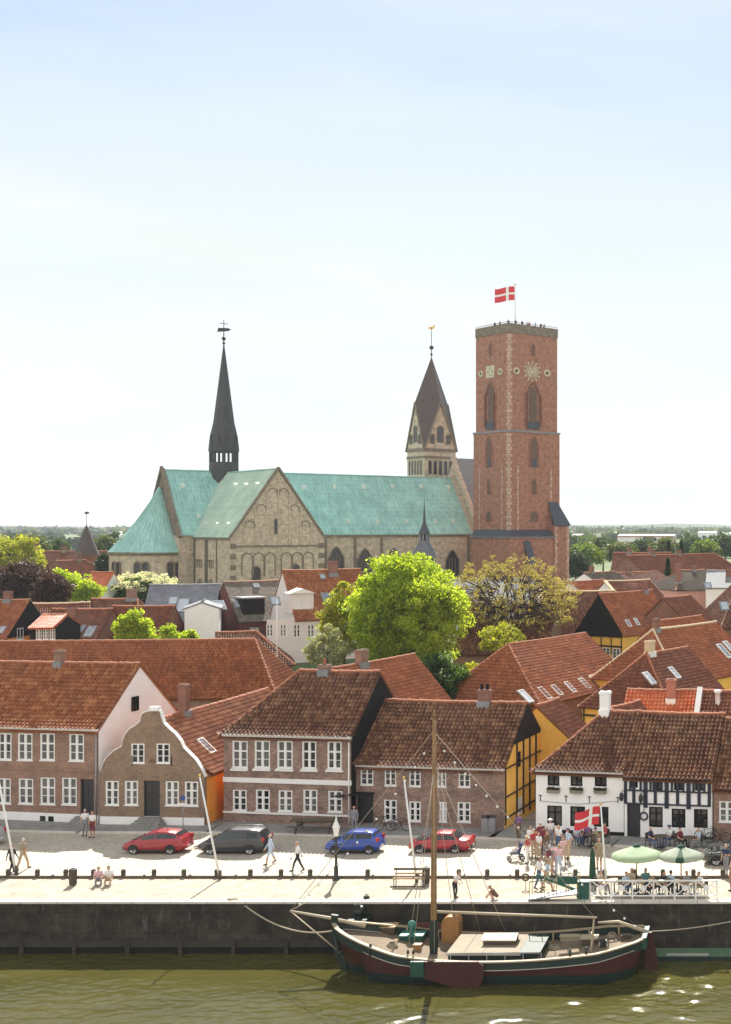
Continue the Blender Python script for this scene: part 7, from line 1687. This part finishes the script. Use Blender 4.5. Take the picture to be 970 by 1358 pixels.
# tiller, rudder, stern trim
mb = MB(); s1 = sheer(.98); mb.tube([((793 - 443) * yc / FP, .1, s1 + .55), ((820 - 443) * yc / FP, .05, s1 + .62), (Lb + .1, 0, s1 + .1)], [.06, .08, .11], CREAMB, 8); mb.build('tiller', ship)
mb = MB(); mb.prism([(Lb - .02, -.08, -.6), (Lb + .55, -.08, -.5), (Lb + .62, -.08, .5), (Lb + .3, -.08, s1 + .1), (Lb - .02, -.08, s1 + .1)], (0, .16, 0), DKR); mb.build('rudder', ship)
mb = MB(); mb.bx(Lb - .12, Lb + .12, -1.0, 1.0, s1 - .45, s1 + .12, GREEN); mb.build('transom_board', ship)
mb = MB(); mb.tube([(.25, -.62, sheer(.02) - .3), (.5, -.75, .9), (.75, -.8, 1.35)], .05, IRON, 6); x = (573 - 443) * yc / FP; mb.build('anchor', ship)
mb = MB(); x = (540 - 443) * yc / FP; mb.tube([(x + 4.2 * 0, 2.15, 1.0), (x, 2.15, 1.75)], .03, IRON, 5); mb.bx(x - .2 + .0, x + 1.2, 2.12, 2.2, 1.45, 1.75, REDW); mb.build('name_board', ship)
def sag(a, b, drop, n=18):
    a, b = Vector(a), Vector(b); return [a.lerp(b, i / n) - Vector((0, 0, drop * 4 * (i / n) * (1 - i / n))) for i in range(n + 1)]
sw = Vector((xb0, yc, ZW))
mb = MB(); q = gnd(318, 1192); mb.tube(sag((q.x, YE + .35, .12), sw + Vector((.15, .1, 2.0)), .75), .045, ROPE, 6); mb.tube([(q.x - .5, YE + .4, .1), (q.x - .2, YE + .2, .12), (q.x, YE + .35, .12)], .05, ROPE, 6); tag(mb.build('mooring_rope'), 'thick mooring rope sagging from the quay edge to the bow', 'rope')
mb = MB(); q = at(985, 1219, YE - .02); mb.tube(sag(sw + Vector((Lb, .6, 1.75)), (q.x, YE + .02, q.z), .12), .035, ROPE, 6); tag(mb.build('mooring_rope'), 'mooring rope stretched from the stern along the quay wall', 'rope')
mb = MB(); q = at(408, 1197, YE); mb.tube([sw + tip, (q.x, YE + .1, .06)], .015, ROPE, 4); tag(mb.build('mooring_line'), 'thin line from the bowsprit tip up to the quay', 'rope')
# strings of bulbs from the masthead
BULB = mat('bulb_glass', (.85, .84, .80), .2, .03, 3)
mt = sw + Vector((mx_, 0, zm * .93))
for lab, e, n in (('string of white bulbs hanging from the masthead down to the bowsprit', sw + tip, 15), ('string of white bulbs hanging from the masthead down to the stern', sw + Vector((Lb, 0, 1.9)), 20)):
    P = sag(mt, e, .55, n); t = thing('bulb_string', lab, 'light string', mt, 0, 'strings of bulbs on the barge'); mb = MB(); mb.tube([p - mt for p in P], .012, PLAST, 4); mb.build('cable', t)
    for p in P[1:-1]: mb = MB(); mb.ball(p - mt - Vector((0, 0, .09)), .065, BULB, 8); mb.build('bulb', t)
# pontoon behind the stern
x0_ = at(858, 1262, 66.5).x; t = thing('pontoon', 'low green floating pontoon behind the stern of the barge', 'pontoon', (x0_, YE - 1.5, ZW)); mb = MB(); mb.bx(0, 9, 0, 1.35, -.2, .22, DKG); mb.build('float', t); mb = MB(); mb.bx(.3, 9, .05, 1.3, .22, .27, mat('pontoon_deck', (.10, .17, .10), .8, .3, 3)); mb.bx(1.0, 3.2, .06, .35, .27, .3, LINEW); mb.bx(4.6, 6.6, .06, .35, .27, .3, LINEW); mb.build('deck', t)
# ------------------------------------------------------------------ people: one continuous skinned body per pose, clothes by material
def skin_m(): return mat('skin', (.50, .28, .19), .55, .1, 10)
SKIN = skin_m()
def cl(name, col): return mat('cloth_' + name, col, .85, .18, 9)
CLO = dict(white=cl('white', (.74, .73, .72)), black=cl('black', (.025, .025, .03)), navy=cl('navy', (.03, .04, .10)), beige=cl('beige', (.48, .38, .26)), khaki=cl('khaki', (.30, .25, .16)), red=cl('red', (.42, .05, .05)),
           wine=cl('wine', (.16, .025, .04)), blue=cl('blue', (.22, .34, .58)), sky=cl('sky', (.46, .55, .70)), pink=cl('pink', (.64, .42, .44)), grey=cl('grey', (.24, .24, .26)), jeans=cl('jeans', (.07, .11, .22)), purple=cl('purple', (.20, .10, .24)), brown=cl('brown', (.16, .09, .05)), teal=cl('teal', (.08, .22, .22)), tan=cl('tan', (.42, .24, .14)))
HAIR = dict(dark=mat('hair_dark', (.03, .02, .015), .6, .3, 20), brown=mat('hair_brown', (.12, .065, .03), .6, .3, 20), fair=mat('hair_fair', (.42, .30, .15), .6, .3, 20), grey=mat('hair_grey', (.50, .49, .47), .6, .2, 20), cap=CLO['white'], hat=CLO['beige'], bluecap=CLO['navy'])
SHOE = mat('shoe_leather', (.05, .035, .03), .6, .3, 10)
def pose_joints(kind):
    J = {}
    V_ = Vector
    if kind in ('stand', 'stand2', 'walk', 'walk2', 'hips'):
        hip = V_((0, 0, .93)); J['pel'] = hip; J['chest'] = hip + V_((0, -.01, .38)); J['neck'] = hip + V_((0, -.01, .56)); J['head'] = hip + V_((0, -.035, .70))
        for s, sg in (('L', -1), ('R', 1)):
            ph = {'stand': 0, 'stand2': .06 * sg, 'walk': .21 * sg, 'walk2': -.25 * sg, 'hips': .03 * sg}[kind]
            J['hip' + s] = hip + V_((sg * .095, 0, -.04)); J['knee' + s] = J['hip' + s] + V_((sg * .015, -ph * .75 - .015, -.42 + abs(ph) * .05)); fwd = ph > 0
            J['ank' + s] = V_((J['hip' + s].x + sg * .02, (-ph * 1.15 if fwd else -ph * 1.35) + .0, .085 if (fwd or abs(ph) < .1) else .17)); J['toe' + s] = J['ank' + s] + V_((sg * .03, -.16, -.05 if ph >= -.1 else -.12))
            J['sh' + s] = J['chest'] + V_((sg * .175, 0, .10)); am = -ph
            if kind == 'hips': J['el' + s] = J['sh' + s] + V_((sg * .17, .10, -.24)); J['wr' + s] = J['el' + s] + V_((-sg * .12, -.14, -.14))
            elif kind == 'stand2' and sg > 0: J['el' + s] = J['sh' + s] + V_((sg * .05, .03, -.29)); J['wr' + s] = J['el' + s] + V_((-sg * .06, -.24, .08))
            else: J['el' + s] = J['sh' + s] + V_((sg * .06, -am * .45 + .02, -.28)); J['wr' + s] = J['el' + s] + V_((sg * .0, -am * .5 - .06, -.23))
            d = (J['wr' + s] - J['el' + s]).normalized(); J['hand' + s] = J['wr' + s] + d * .09
    elif kind in ('sit', 'sit2'):
        hip = V_((0, .08, .50)); lean = .12 if kind == 'sit2' else -.02; J['pel'] = hip; J['chest'] = hip + V_((0, -lean, .37)); J['neck'] = J['chest'] + V_((0, -lean * .5 - .01, .18)); J['head'] = J['neck'] + V_((0, -.04, .14))
        for s, sg in (('L', -1), ('R', 1)):
            J['hip' + s] = hip + V_((sg * .1, -.02, -.02)); J['knee' + s] = hip + V_((sg * .14, -.43, .02)); J['ank' + s] = V_((sg * .13, -.40 - (.06 if sg > 0 else -.05), .09)); J['toe' + s] = J['ank' + s] + V_((sg * .03, -.16, -.04))
            J['sh' + s] = J['chest'] + V_((sg * .175, 0, .10)); J['el' + s] = J['sh' + s] + V_((sg * .07, -.10, -.26)); J['wr' + s] = J['el' + s] + V_((-sg * .08, -.22, .0 if kind == 'sit2' else -.06)); J['hand' + s] = J['wr' + s] + V_((-sg * .02, -.09, -.01))
    elif kind == 'crouch':
        hip = V_((0, .14, .30)); J['pel'] = hip; J['chest'] = hip + V_((0, -.22, .30)); J['neck'] = J['chest'] + V_((0, -.12, .14)); J['head'] = J['neck'] + V_((0, -.09, .10))
        for s, sg in (('L', -1), ('R', 1)):
            J['hip' + s] = hip + V_((sg * .1, -.02, .0)); J['knee' + s] = hip + V_((sg * .17, -.34, .18)); J['ank' + s] = V_((sg * .14, -.06, .09)); J['toe' + s] = J['ank' + s] + V_((sg * .03, -.17, -.05))
            J['sh' + s] = J['chest'] + V_((sg * .17, -.03, .07)); J['el' + s] = J['sh' + s] + V_((sg * .06, -.16, -.20)); J['wr' + s] = J['el' + s] + V_((-sg * .07, -.16, -.16)); J['hand' + s] = J['wr' + s] + V_((-sg * .01, -.06, -.07))
    elif kind == 'bend':
        hip = V_((0, .04, .92)); J['pel'] = hip; J['chest'] = hip + V_((0, -.17, .34)); J['neck'] = J['chest'] + V_((0, -.10, .15)); J['head'] = J['neck'] + V_((0, -.09, .11))
        for s, sg in (('L', -1), ('R', 1)):
            J['hip' + s] = hip + V_((sg * .095, 0, -.04)); J['knee' + s] = J['hip' + s] + V_((sg * .015, -.05, -.42)); J['ank' + s] = V_((sg * .11, .06 * sg, .085)); J['toe' + s] = J['ank' + s] + V_((sg * .03, -.16, -.05))
            J['sh' + s] = J['chest'] + V_((sg * .17, 0, .08)); J['el' + s] = J['sh' + s] + V_((sg * .07, -.08, -.27)); J['wr' + s] = J['el' + s] + V_((-sg * .1, -.2, -.08)); J['hand' + s] = J['wr' + s] + V_((-sg * .03, -.08, -.03))
    return J
def cone_pts(a, b, ra, rb, n=10, rows=3):
    return [(a.lerp(b, i / rows), ra + (rb - ra) * i / rows) for i in range(rows + 1)]
BODY = {}
def body_mesh(kind, long_hair=False, hat=False):
    key = (kind, long_hair, hat)
    if key in BODY: return BODY[key]
    J = pose_joints(kind); mb = MB(); seg = []       # seg: (a, b, ra, rb, slot)
    def cap(a, b, ra, rb, slot, n=12):
        a, b = Vector(a), Vector(b); mb.tube([a.lerp(b, i / 4) for i in range(5)], [ra + (rb - ra) * i / 4 for i in range(5)], SKIN, n); mb.ball(a, ra * 1.0, SKIN, n); mb.ball(b, rb * 1.0, SKIN, n); seg.append((a, b, ra, rb, slot))
    pel, ch, nk, hd = J['pel'], J['chest'], J['neck'], J['head']; sp_ = (nk - pel).normalized(); sd = Vector((1, 0, 0))
    # torso: pelvis, waist, rib cage, shoulders as overlapping wide forms
    for off, wr, k in ((-.075, .105, 0), (.075, .105, 0), (0, .115, 0)): cap(pel + sd * off - sp_ * .02, pel + sd * off * .75 + sp_ * .16, wr, wr * .88, 2)
    for off in (-.075, 0, .075): cap(pel + sd * off * .8 + sp_ * .15, ch + sd * off * 1.15 + sp_ * .02, .092, .108, 1)
    cap(J['shL'], J['shR'], .068, .068, 1); cap(ch + sp_ * .08, nk - sp_ * .03, .10, .062, 1); cap(nk - sp_ * .04, hd - sp_ * .03, .052, .05, 0)
    # head, face, hair
    mb.ball(hd, (.074, .092, .112), SKIN, 16); seg.append((hd + Vector((0, -.02, -.03)), hd + Vector((0, -.02, .02)), .085, .085, 0)); mb.ball(hd + Vector((0, -.045, -.055)), (.05, .05, .055), SKIN, 10)
    mb.tube([hd + Vector((0, -.085, .02)), hd + Vector((0, -.112, -.025))], [.012, .02], SKIN, 8); mb.ball(hd + Vector((0, -.108, -.025)), .018, SKIN, 8)
    for sg in (-1, 1): mb.ball(hd + Vector((sg * .076, .005, -.005)), (.014, .022, .034), SKIN, 8)
    hr = hd + Vector((0, .022, .03)); mb.ball(hr, (.086, .092, .10), SKIN, 14); seg.append((hr + Vector((0, .03, .03)), hr + Vector((0, .03, .03)), .085, .085, 4)); seg.append((hr + Vector((0, -.03, .065)), hr + Vector((0, .05, .05)), .06, .06, 4))
    if long_hair: cap(hd + Vector((0, .06, 0)), hd + Vector((0, .085, -.2)), .075, .05, 4)
    if hat: mb.lathe([(.02, .11), (.09, .095), (.1, .055), (.16, .045), (.165, .03), (.02, .03)], SKIN, tuple(hd + Vector((0, .0, .03))), 16); seg.append((hd + Vector((-.1, -.02, .085)), hd + Vector((.1, .02, .085)), .10, .10, 4)); seg.append((hd + Vector((0, -.14, .07)), hd + Vector((0, .14, .07)), .05, .05, 4))
    for s, sg in (('L', -1), ('R', 1)):
        cap(J['hip' + s], J['knee' + s], .092, .062, 2); cap(J['knee' + s], J['knee' + s].lerp(J['ank' + s], .4), .06, .058, 5); cap(J['knee' + s].lerp(J['ank' + s], .4), J['ank' + s], .058, .042, 5)
        cap(J['ank' + s] + Vector((0, .03, -.03)), J['toe' + s], .046, .038, 3)
        cap(J['sh' + s], J['el' + s].lerp(J['sh' + s], .35), .062, .05, 1); cap(J['el' + s].lerp(J['sh' + s], .35), J['el' + s], .05, .043, 6); cap(J['el' + s], J['wr' + s], .042, .029, 6)
        w, hnd = J['wr' + s], J['hand' + s]; d = (hnd - w).normalized(); ax = d.cross(Vector((1, 0, 0))); ax = ax.normalized() if ax.length > .2 else Vector((0, 0, 1)); nr = d.cross(ax)
        for q in (-.022, 0, .022): cap(w + ax * q * .5, hnd + ax * q, .022, .02, 0, 8)
        for i, (q, ln) in enumerate(((-.033, .058), (-.011, .072), (.011, .068), (.033, .05))):
            k1 = hnd + ax * q + d * ln * .5 ; k2 = k1 + d * ln * .45 + nr * (-sg) * .018; cap(hnd + ax * q * .9, k1, .0105, .0098, 0, 7); cap(k1, k2, .0098, .0085, 0, 7)
        th = w.lerp(hnd, .35) - ax * .03; cap(th, th - ax * .03 + d * .04, .013, .011, 0, 7); cap(th - ax * .03 + d * .04, th - ax * .034 + d * .075, .011, .009, 0, 7)
    me = mb.mesh('body_' + kind); o = bpy.data.objects.new('tmp_body', me); C.objects.link(o)
    md = o.modifiers.new('r', 'REMESH'); md.mode = 'VOXEL'; md.voxel_size = .0125; md.use_smooth_shade = True
    sm = o.modifiers.new('s', 'SMOOTH'); sm.factor = .5; sm.iterations = 2
    dg = bpy.context.evaluated_depsgraph_get(); m2 = bpy.data.meshes.new_from_object(o.evaluated_get(dg)); m2.name = 'person'
    bpy.data.objects.remove(o)
    n = len(m2.polygons); ct = np.zeros(n * 3); m2.polygons.foreach_get('center', ct); ct = ct.reshape(-1, 3); best = np.full(n, 1e9); slot = np.zeros(n, int)
    for a, b, ra, rb, sl_ in seg:
        a, b = np.array(a), np.array(b); ab = b - a; L2 = max(ab @ ab, 1e-9); tt = np.clip(((ct - a) @ ab) / L2, 0, 1); dd = np.linalg.norm(ct - a - tt[:, None] * ab, axis=1) - (ra + (rb - ra) * tt); u_ = dd < best; best[u_] = dd[u_]; slot[u_] = sl_
    m2.materials.clear()
    for i in range(7): m2.materials.append(SKIN)
    m2.polygons.foreach_set('material_index', slot.astype(np.int32)); m2.polygons.foreach_set('use_smooth', np.ones(n, bool)); m2.update()
    BODY[key] = m2; return m2
PEOPLE = []
def person(label, pos, kind, top, bottom, hair='brown', face=0, h=1.72, shorts=False, sleeves=False, long_hair=False, hat=False, group=None, bag=None, cat='person', skin=None):
    me = body_mesh(kind, long_hair, hat); o = obj('person', me, None, pos, R(face)); s = h / 1.745; o.scale = (s, s, s); tag(o, label, cat, group)
    ms = [SKIN, CLO[top], CLO[bottom], SHOE, HAIR[hair], SKIN if shorts else CLO[bottom], CLO[top] if sleeves else SKIN]
    for i, m in enumerate(ms): o.material_slots[i].link = 'OBJECT'; o.material_slots[i].material = m
    if bag:
        mb = MB(); mb.ball((0, .17, 1.28), (.16, .10, .24), CLO[bag], 12); mb.ball((0, .24, 1.2), (.12, .06, .12), CLO[bag], 10); b = mb.build('backpack', o)
    return o
def P2(px, py, z=0.0): return gnd(px, py, z)
# walkers on the quay and street; faces: 0 looks at the camera, 90 to the right, -90 to the left
person('woman in dark top and dark trousers walking beside a man in beige', P2(16, 1158), 'walk', 'black', 'black', 'dark', 165, 1.66, sleeves=True)
person('tall man in beige shirt and pale shorts walking along the quay', P2(31, 1153), 'walk2', 'khaki', 'beige', 'grey', 175, 1.80, shorts=True)
person('man in white shirt and grey trousers standing by the brick house door', P2(113, 1109, .12), 'stand2', 'white', 'grey', 'grey', 10, 1.75)
person('person in white shirt with dark red shorts by the brick house door', P2(123, 1111, .12), 'stand', 'white', 'wine', 'dark', -10, 1.72, shorts=True)
person('grey haired man in pale blue shirt and light shorts striding past the bollards', P2(359, 1146), 'walk', 'sky', 'sky', 'grey', -60, 1.78, shorts=True, sleeves=True)
person('man in white shirt and dark trousers walking past the bollards', P2(395, 1156), 'walk2', 'white', 'black', 'fair', -75, 1.74, sleeves=True)
person('barefoot girl in white top and dark leggings leaning forward at the quay edge', P2(602 / 1 + 0, 1190) if False else P2(603 + 1, 1191), 'bend', 'white', 'black', 'dark', 60, 1.55)
person('brown haired child crouching at the quay edge beside the girl in white', P2(656, 1194), 'crouch', 'brown', 'brown', 'brown', -75, 1.5, shorts=True)
person('grey clad figure standing in shade at the door of the low brick house', P2(470, 1104, .12), 'stand', 'grey', 'grey', 'dark', 0, 1.75, sleeves=True)
person('person in dark purple top standing against the yellow gable', P2(688, 1114), 'stand2', 'purple', 'brown', 'dark', -20, 1.75, sleeves=True)
G_ = 'crowd between the inn and the quay'
person('woman in red top and pale skirt beside the pushchair', P2(700, 1145), 'stand2', 'red', 'white', 'fair', -60, 1.66, group=G_, hat=True)
person('man in red shirt half hidden behind the pushchair woman', P2(708, 1138), 'stand', 'red', 'beige', 'grey', 40, 1.76, group=G_)
person('woman in white blouse and beige trousers in the middle of the crowd', P2(715, 1140), 'stand', 'white', 'beige', 'brown', -30, 1.64, group=G_, long_hair=True)
person('man in dark wine red jacket with dark hair in the crowd', P2(721, 1133), 'stand', 'wine', 'black', 'dark', 170, 1.74, group=G_, sleeves=True)
person('man in white cap and white shirt nearest the inn wall', P2(730, 1124), 'stand', 'white', 'grey', 'cap', 20, 1.80, group=G_, hat=True)
person('man seen from behind with dark backpack and pale trousers', P2(729, 1161), 'stand', 'grey', 'beige', 'grey', 175, 1.74, group=G_, bag='wine')
person('person in pale pink shirt and greyish trousers seen from behind', P2(741, 1160), 'stand', 'pink', 'sky', 'fair', 185, 1.72, group=G_, sleeves=True)
person('woman in pinkish white blouse behind the pink shirted person', P2(747, 1146), 'stand2', 'pink', 'beige', 'brown', 30, 1.62, group=G_)
person('tall man in light blue shirt with navy cap and beige trousers', P2(754, 1139), 'hips', 'sky', 'beige', 'bluecap', -50, 1.84, group=G_, hat=True)
person('man in white shirt and jeans next to the gangway', P2(715, 1179), 'walk', 'white', 'jeans', 'brown', 120, 1.74, group=G_)
person('man in light blue shirt and pale shorts next to the gangway', P2(726, 1182), 'walk2', 'sky', 'beige', 'brown', 100, 1.74, group=G_, shorts=True)
person('elderly man in khaki shirt and shorts with hands on hips by the closed parasol', P2(795, 1152), 'hips', 'khaki', 'khaki', 'fair', -10, 1.78, shorts=True)
person('person in dark shirt and grey trousers at the right edge of the street', P2(963, 1160), 'stand2', 'navy', 'grey', 'fair', -30, 1.76)
person('person in rust coloured jacket at the very edge of the terrace', P2(971, 1182), 'stand', 'tan', 'tan', 'brown', -60, 1.68, sleeves=True)
for lab, px, py, kind, top, bot, hair, face, kw in (('woman in red and white top between the pushchair and the red shirts', 704, 1132, 'stand', 'white', 'red', 'brown', 20, {}), ('man in wine red polo shirt behind the woman in white blouse', 717, 1127, 'stand2', 'wine', 'khaki', 'grey', 10, {}), ('boy in teal shirt in the gap before the blue shirted pair', 735, 1150, 'stand', 'teal', 'beige', 'brown', 150, {'h': 1.45}),
                                         ('woman in pale blouse at the inn side of the crowd', 741, 1131, 'stand', 'white', 'jeans', 'fair', -20, {'long_hair': True}), ('man in brown jacket next to the wine red jacket', 725, 1139, 'stand', 'brown', 'grey', 'dark', 60, {'sleeves': True}), ('woman in rose dress close behind the backpack man', 735, 1157, 'stand2', 'pink', 'pink', 'brown', 200, {})):
    person(lab, P2(px, py), kind, top, bot, hair, face, kw.pop('h', 1.7), group=G_, **kw)
# pushchair
p = P2(684.5, 1141); t = thing('pushchair', 'dark pushchair with a child in pale clothes at the edge of the crowd', 'pushchair', p, R(20)); mb = MB()
for a, b in (((-.4, .3), (.45, 1.0)), ((.35, .15), (-.25, .75)), ((-.4, .2), (.35, .15))):
    for y in (-.24, .24): mb.tube([(a[0], y, a[1]), (b[0], y, b[1])], .018, STEEL, 6)
mb.tube([(.45, -.24, 1.0), (.45, .24, 1.0)], .02, PLAST, 6); mb.build('frame', t)
mb = MB(); mb.prism([(-.35, -.22, .42), (.2, -.22, .38), (.34, -.22, .85), (.24, -.22, .88), (.1, -.22, .5), (-.35, -.22, .5)], (0, .44, 0), CLO['navy']); mb.build('seat', t)
mb = MB(); mb.lathe([(.02, 0), (.2, -.05), (.3, -.2)], CLO['navy'], (.22, 0, 1.06), 12, a0=-1.6, a1=1.6); mb.build('hood', t)
for x, y, r in ((-.4, -.26, .12), (-.4, .26, .12), (.35, -.26, .16), (.35, .26, .16)): mb = MB(); mb.tube([(x, y - .02, r), (x, y + .02, r)], r, RUB, 14); mb.tube([(x, y - .024, r), (x, y + .024, r)], r * .6, RIM, 12); mb.build('wheel', t)
person('small child in pale clothes sitting in the pushchair', p + Vector((-.02, -.02, .32)), 'sit', 'white', 'white', 'fair', -70, .85)
# seated people: on the kerb rail, at the inns and on the terrace
person('person in pink top sitting on the kerb rail by the litter bin', P2(127, 1175) + Vector((0, .32, -.22)), 'sit2', 'pink', 'grey', 'brown', 25, 1.66)
person('person in white shirt sitting on the kerb rail beside the pink top', P2(141, 1175) + Vector((0, .32, -.22)), 'sit2', 'white', 'beige', 'dark', 15, 1.72)
ch0 = chair_proto(WOODB, IRON); used_chair = False
def chair(label, p, rz):
    global used_chair
    if not used_chair: used_chair = True; ch0.location = p; ch0.rotation_euler = (0, 0, rz); ch0['label'] = label; return ch0
    return dup(ch0, p, rz, label)
def seated(label, px, py, top, bottom, hair, face, z=0.0, chair_label=None, **kw):
    p = P2(px, py, z); person(label, p, kw.pop('kind', 'sit'), top, bottom, hair, face, kw.pop('h', 1.72), **kw); f = R(face); chair(chair_label, (p.x - math.sin(f) * .10 * 1, p.y + math.cos(f) * .10, z), f)
GI, GT = 'guests sitting outside the inns', 'guests sitting on the terrace'
for (lab, px, py, top, bot, hair, face, z, kw) in (
    ('guest in pale blue shirt and jeans sitting before the white inn', 766, 1121, 'sky', 'jeans', 'dark', 40, .12, {}), ('guest in purple top sitting before the white inn', 778, 1119, 'purple', 'black', 'fair', -30, .12, {}),
    ('guest in khaki shirt with back turned before the white inn', 791, 1124, 'khaki', 'grey', 'dark', 150, .12, {}), ('guest in bright red top sitting before the white inn', 801, 1119, 'red', 'black', 'brown', -60, .12, {}),
    ('guest in dark blue shirt sitting left of the gateway table', 864, 1124, 'navy', 'jeans', 'grey', 60, .12, {}), ('guest in pale shirt and bluish cap sitting under the middle inn window', 887, 1122, 'white', 'jeans', 'bluecap', -40, .12, {'hat': True}),
    ('guest in dark wine top sitting under the timber frame', 903, 1125, 'wine', 'black', 'dark', 50, .12, {}), ('guest in pale grey shirt at the end of the timber inn', 925, 1126, 'sky', 'grey', 'fair', -70, .12, {})):
    seated(lab, px, py, top, bot, hair, face, z, chair_label='dark slatted chair holding the ' + lab.split(' sitting')[0].split(' with back')[0].split(' at ')[0], group=GI, **kw)
for (lab, px, py, top, bot, hair, face, kw) in (
    ('terrace guest in beige jacket nearest the closed parasol', 798, 1186, 'beige', 'grey', 'brown', 60, {}), ('terrace guest in pale blue shirt leaning on the table', 829, 1187, 'sky', 'jeans', 'dark', 50, {'kind': 'sit2'}), ('terrace guest with dark hair right of the pale blue shirt', 837, 1183, 'beige', 'black', 'brown', -30, {}),
    ('terrace guest in teal top with long dark hair', 857, 1183, 'teal', 'jeans', 'dark', 20, {'long_hair': True}), ('terrace child in dark clothes next to the teal top', 866, 1187, 'black', 'black', 'dark', -60, {'h': 1.4}),
    ('terrace guest in black shirt facing the pale blue man', 882, 1187, 'black', 'black', 'dark', 60, {}), ('terrace guest in pale blue shirt with back turned under the second parasol', 891, 1185, 'sky', 'navy', 'dark', 150, {}),
    ('terrace guest in white and grey leaning back at the last table', 912, 1187, 'grey', 'white', 'brown', 40, {}), ('terrace guest in pale clothes at the open end of the railing', 930, 1187, 'white', 'khaki', 'brown', -60, {'kind': 'sit2'})):
    seated(lab, px, py, top, bot, hair, face, 0.0, chair_label='slatted chair of the ' + lab.replace('terrace ', '')[:60], group=GT, **kw)
for lab, px, py, z in (('round cafe table at the closed parasol end of the terrace', 815, 1185, 0), ('round cafe table under the pale green parasol', 847, 1187, 0), ('round cafe table between the two open parasols', 875, 1186, 0), ('round cafe table under the greyish green parasol', 902, 1187, 0), ('round cafe table at the open end of the terrace', 921, 1186, 0),
                       ('dark round table before the white inn wall', 784, 1122, .12), ('dark round table under the first timber inn window', 876, 1124, .12), ('dark round table under the last timber inn window', 914, 1126, .12)):
    table(lab, P2(px, py, z), .42, WOODL if z == 0 else WOODB)

# visitors up on the tower platform
zp_ = GZ + ztop - .7
for lab, x, y, top, kind, face in (('visitor in dark coat on the tower top beside the flagpole', 2.3, .95, 'black', 'stand2', 20), ('visitor leaning out over the left tower parapet', .95, 1.6, 'black', 'bend', 10), ('visitor in navy farthest left on the tower top', .95, 6.5, 'navy', 'stand', -20), ('visitor in grey second from the left corner of the tower top', .95, 4.6, 'grey', 'stand2', -20),
                          ('visitor in white shirt at the middle of the tower parapet', 5.2, .95, 'white', 'stand', 40), ('visitor in dark blue left of the white shirt on the tower top', 3.9, .95, 'navy', 'stand2', 30), ('visitor in red between the white and pale shirts on the tower top', 5.9, 1.3, 'red', 'stand', 30), ('visitor in pale shirt right of the middle of the tower top', 7.2, .95, 'sky', 'stand2', 60), ('visitor in black near the right end of the tower top', 8.6, .95, 'black', 'stand', 30), ('visitor in grey nearest the right corner of the tower top', 9.4, 1.0, 'grey', 'bend', 30)):
    q = TM @ Vector((x, y, 0)); person(lab, (q.x, q.y, zp_), kind, top, 'black', 'dark', face, 1.75, sleeves=True, group='visitors on the tower')
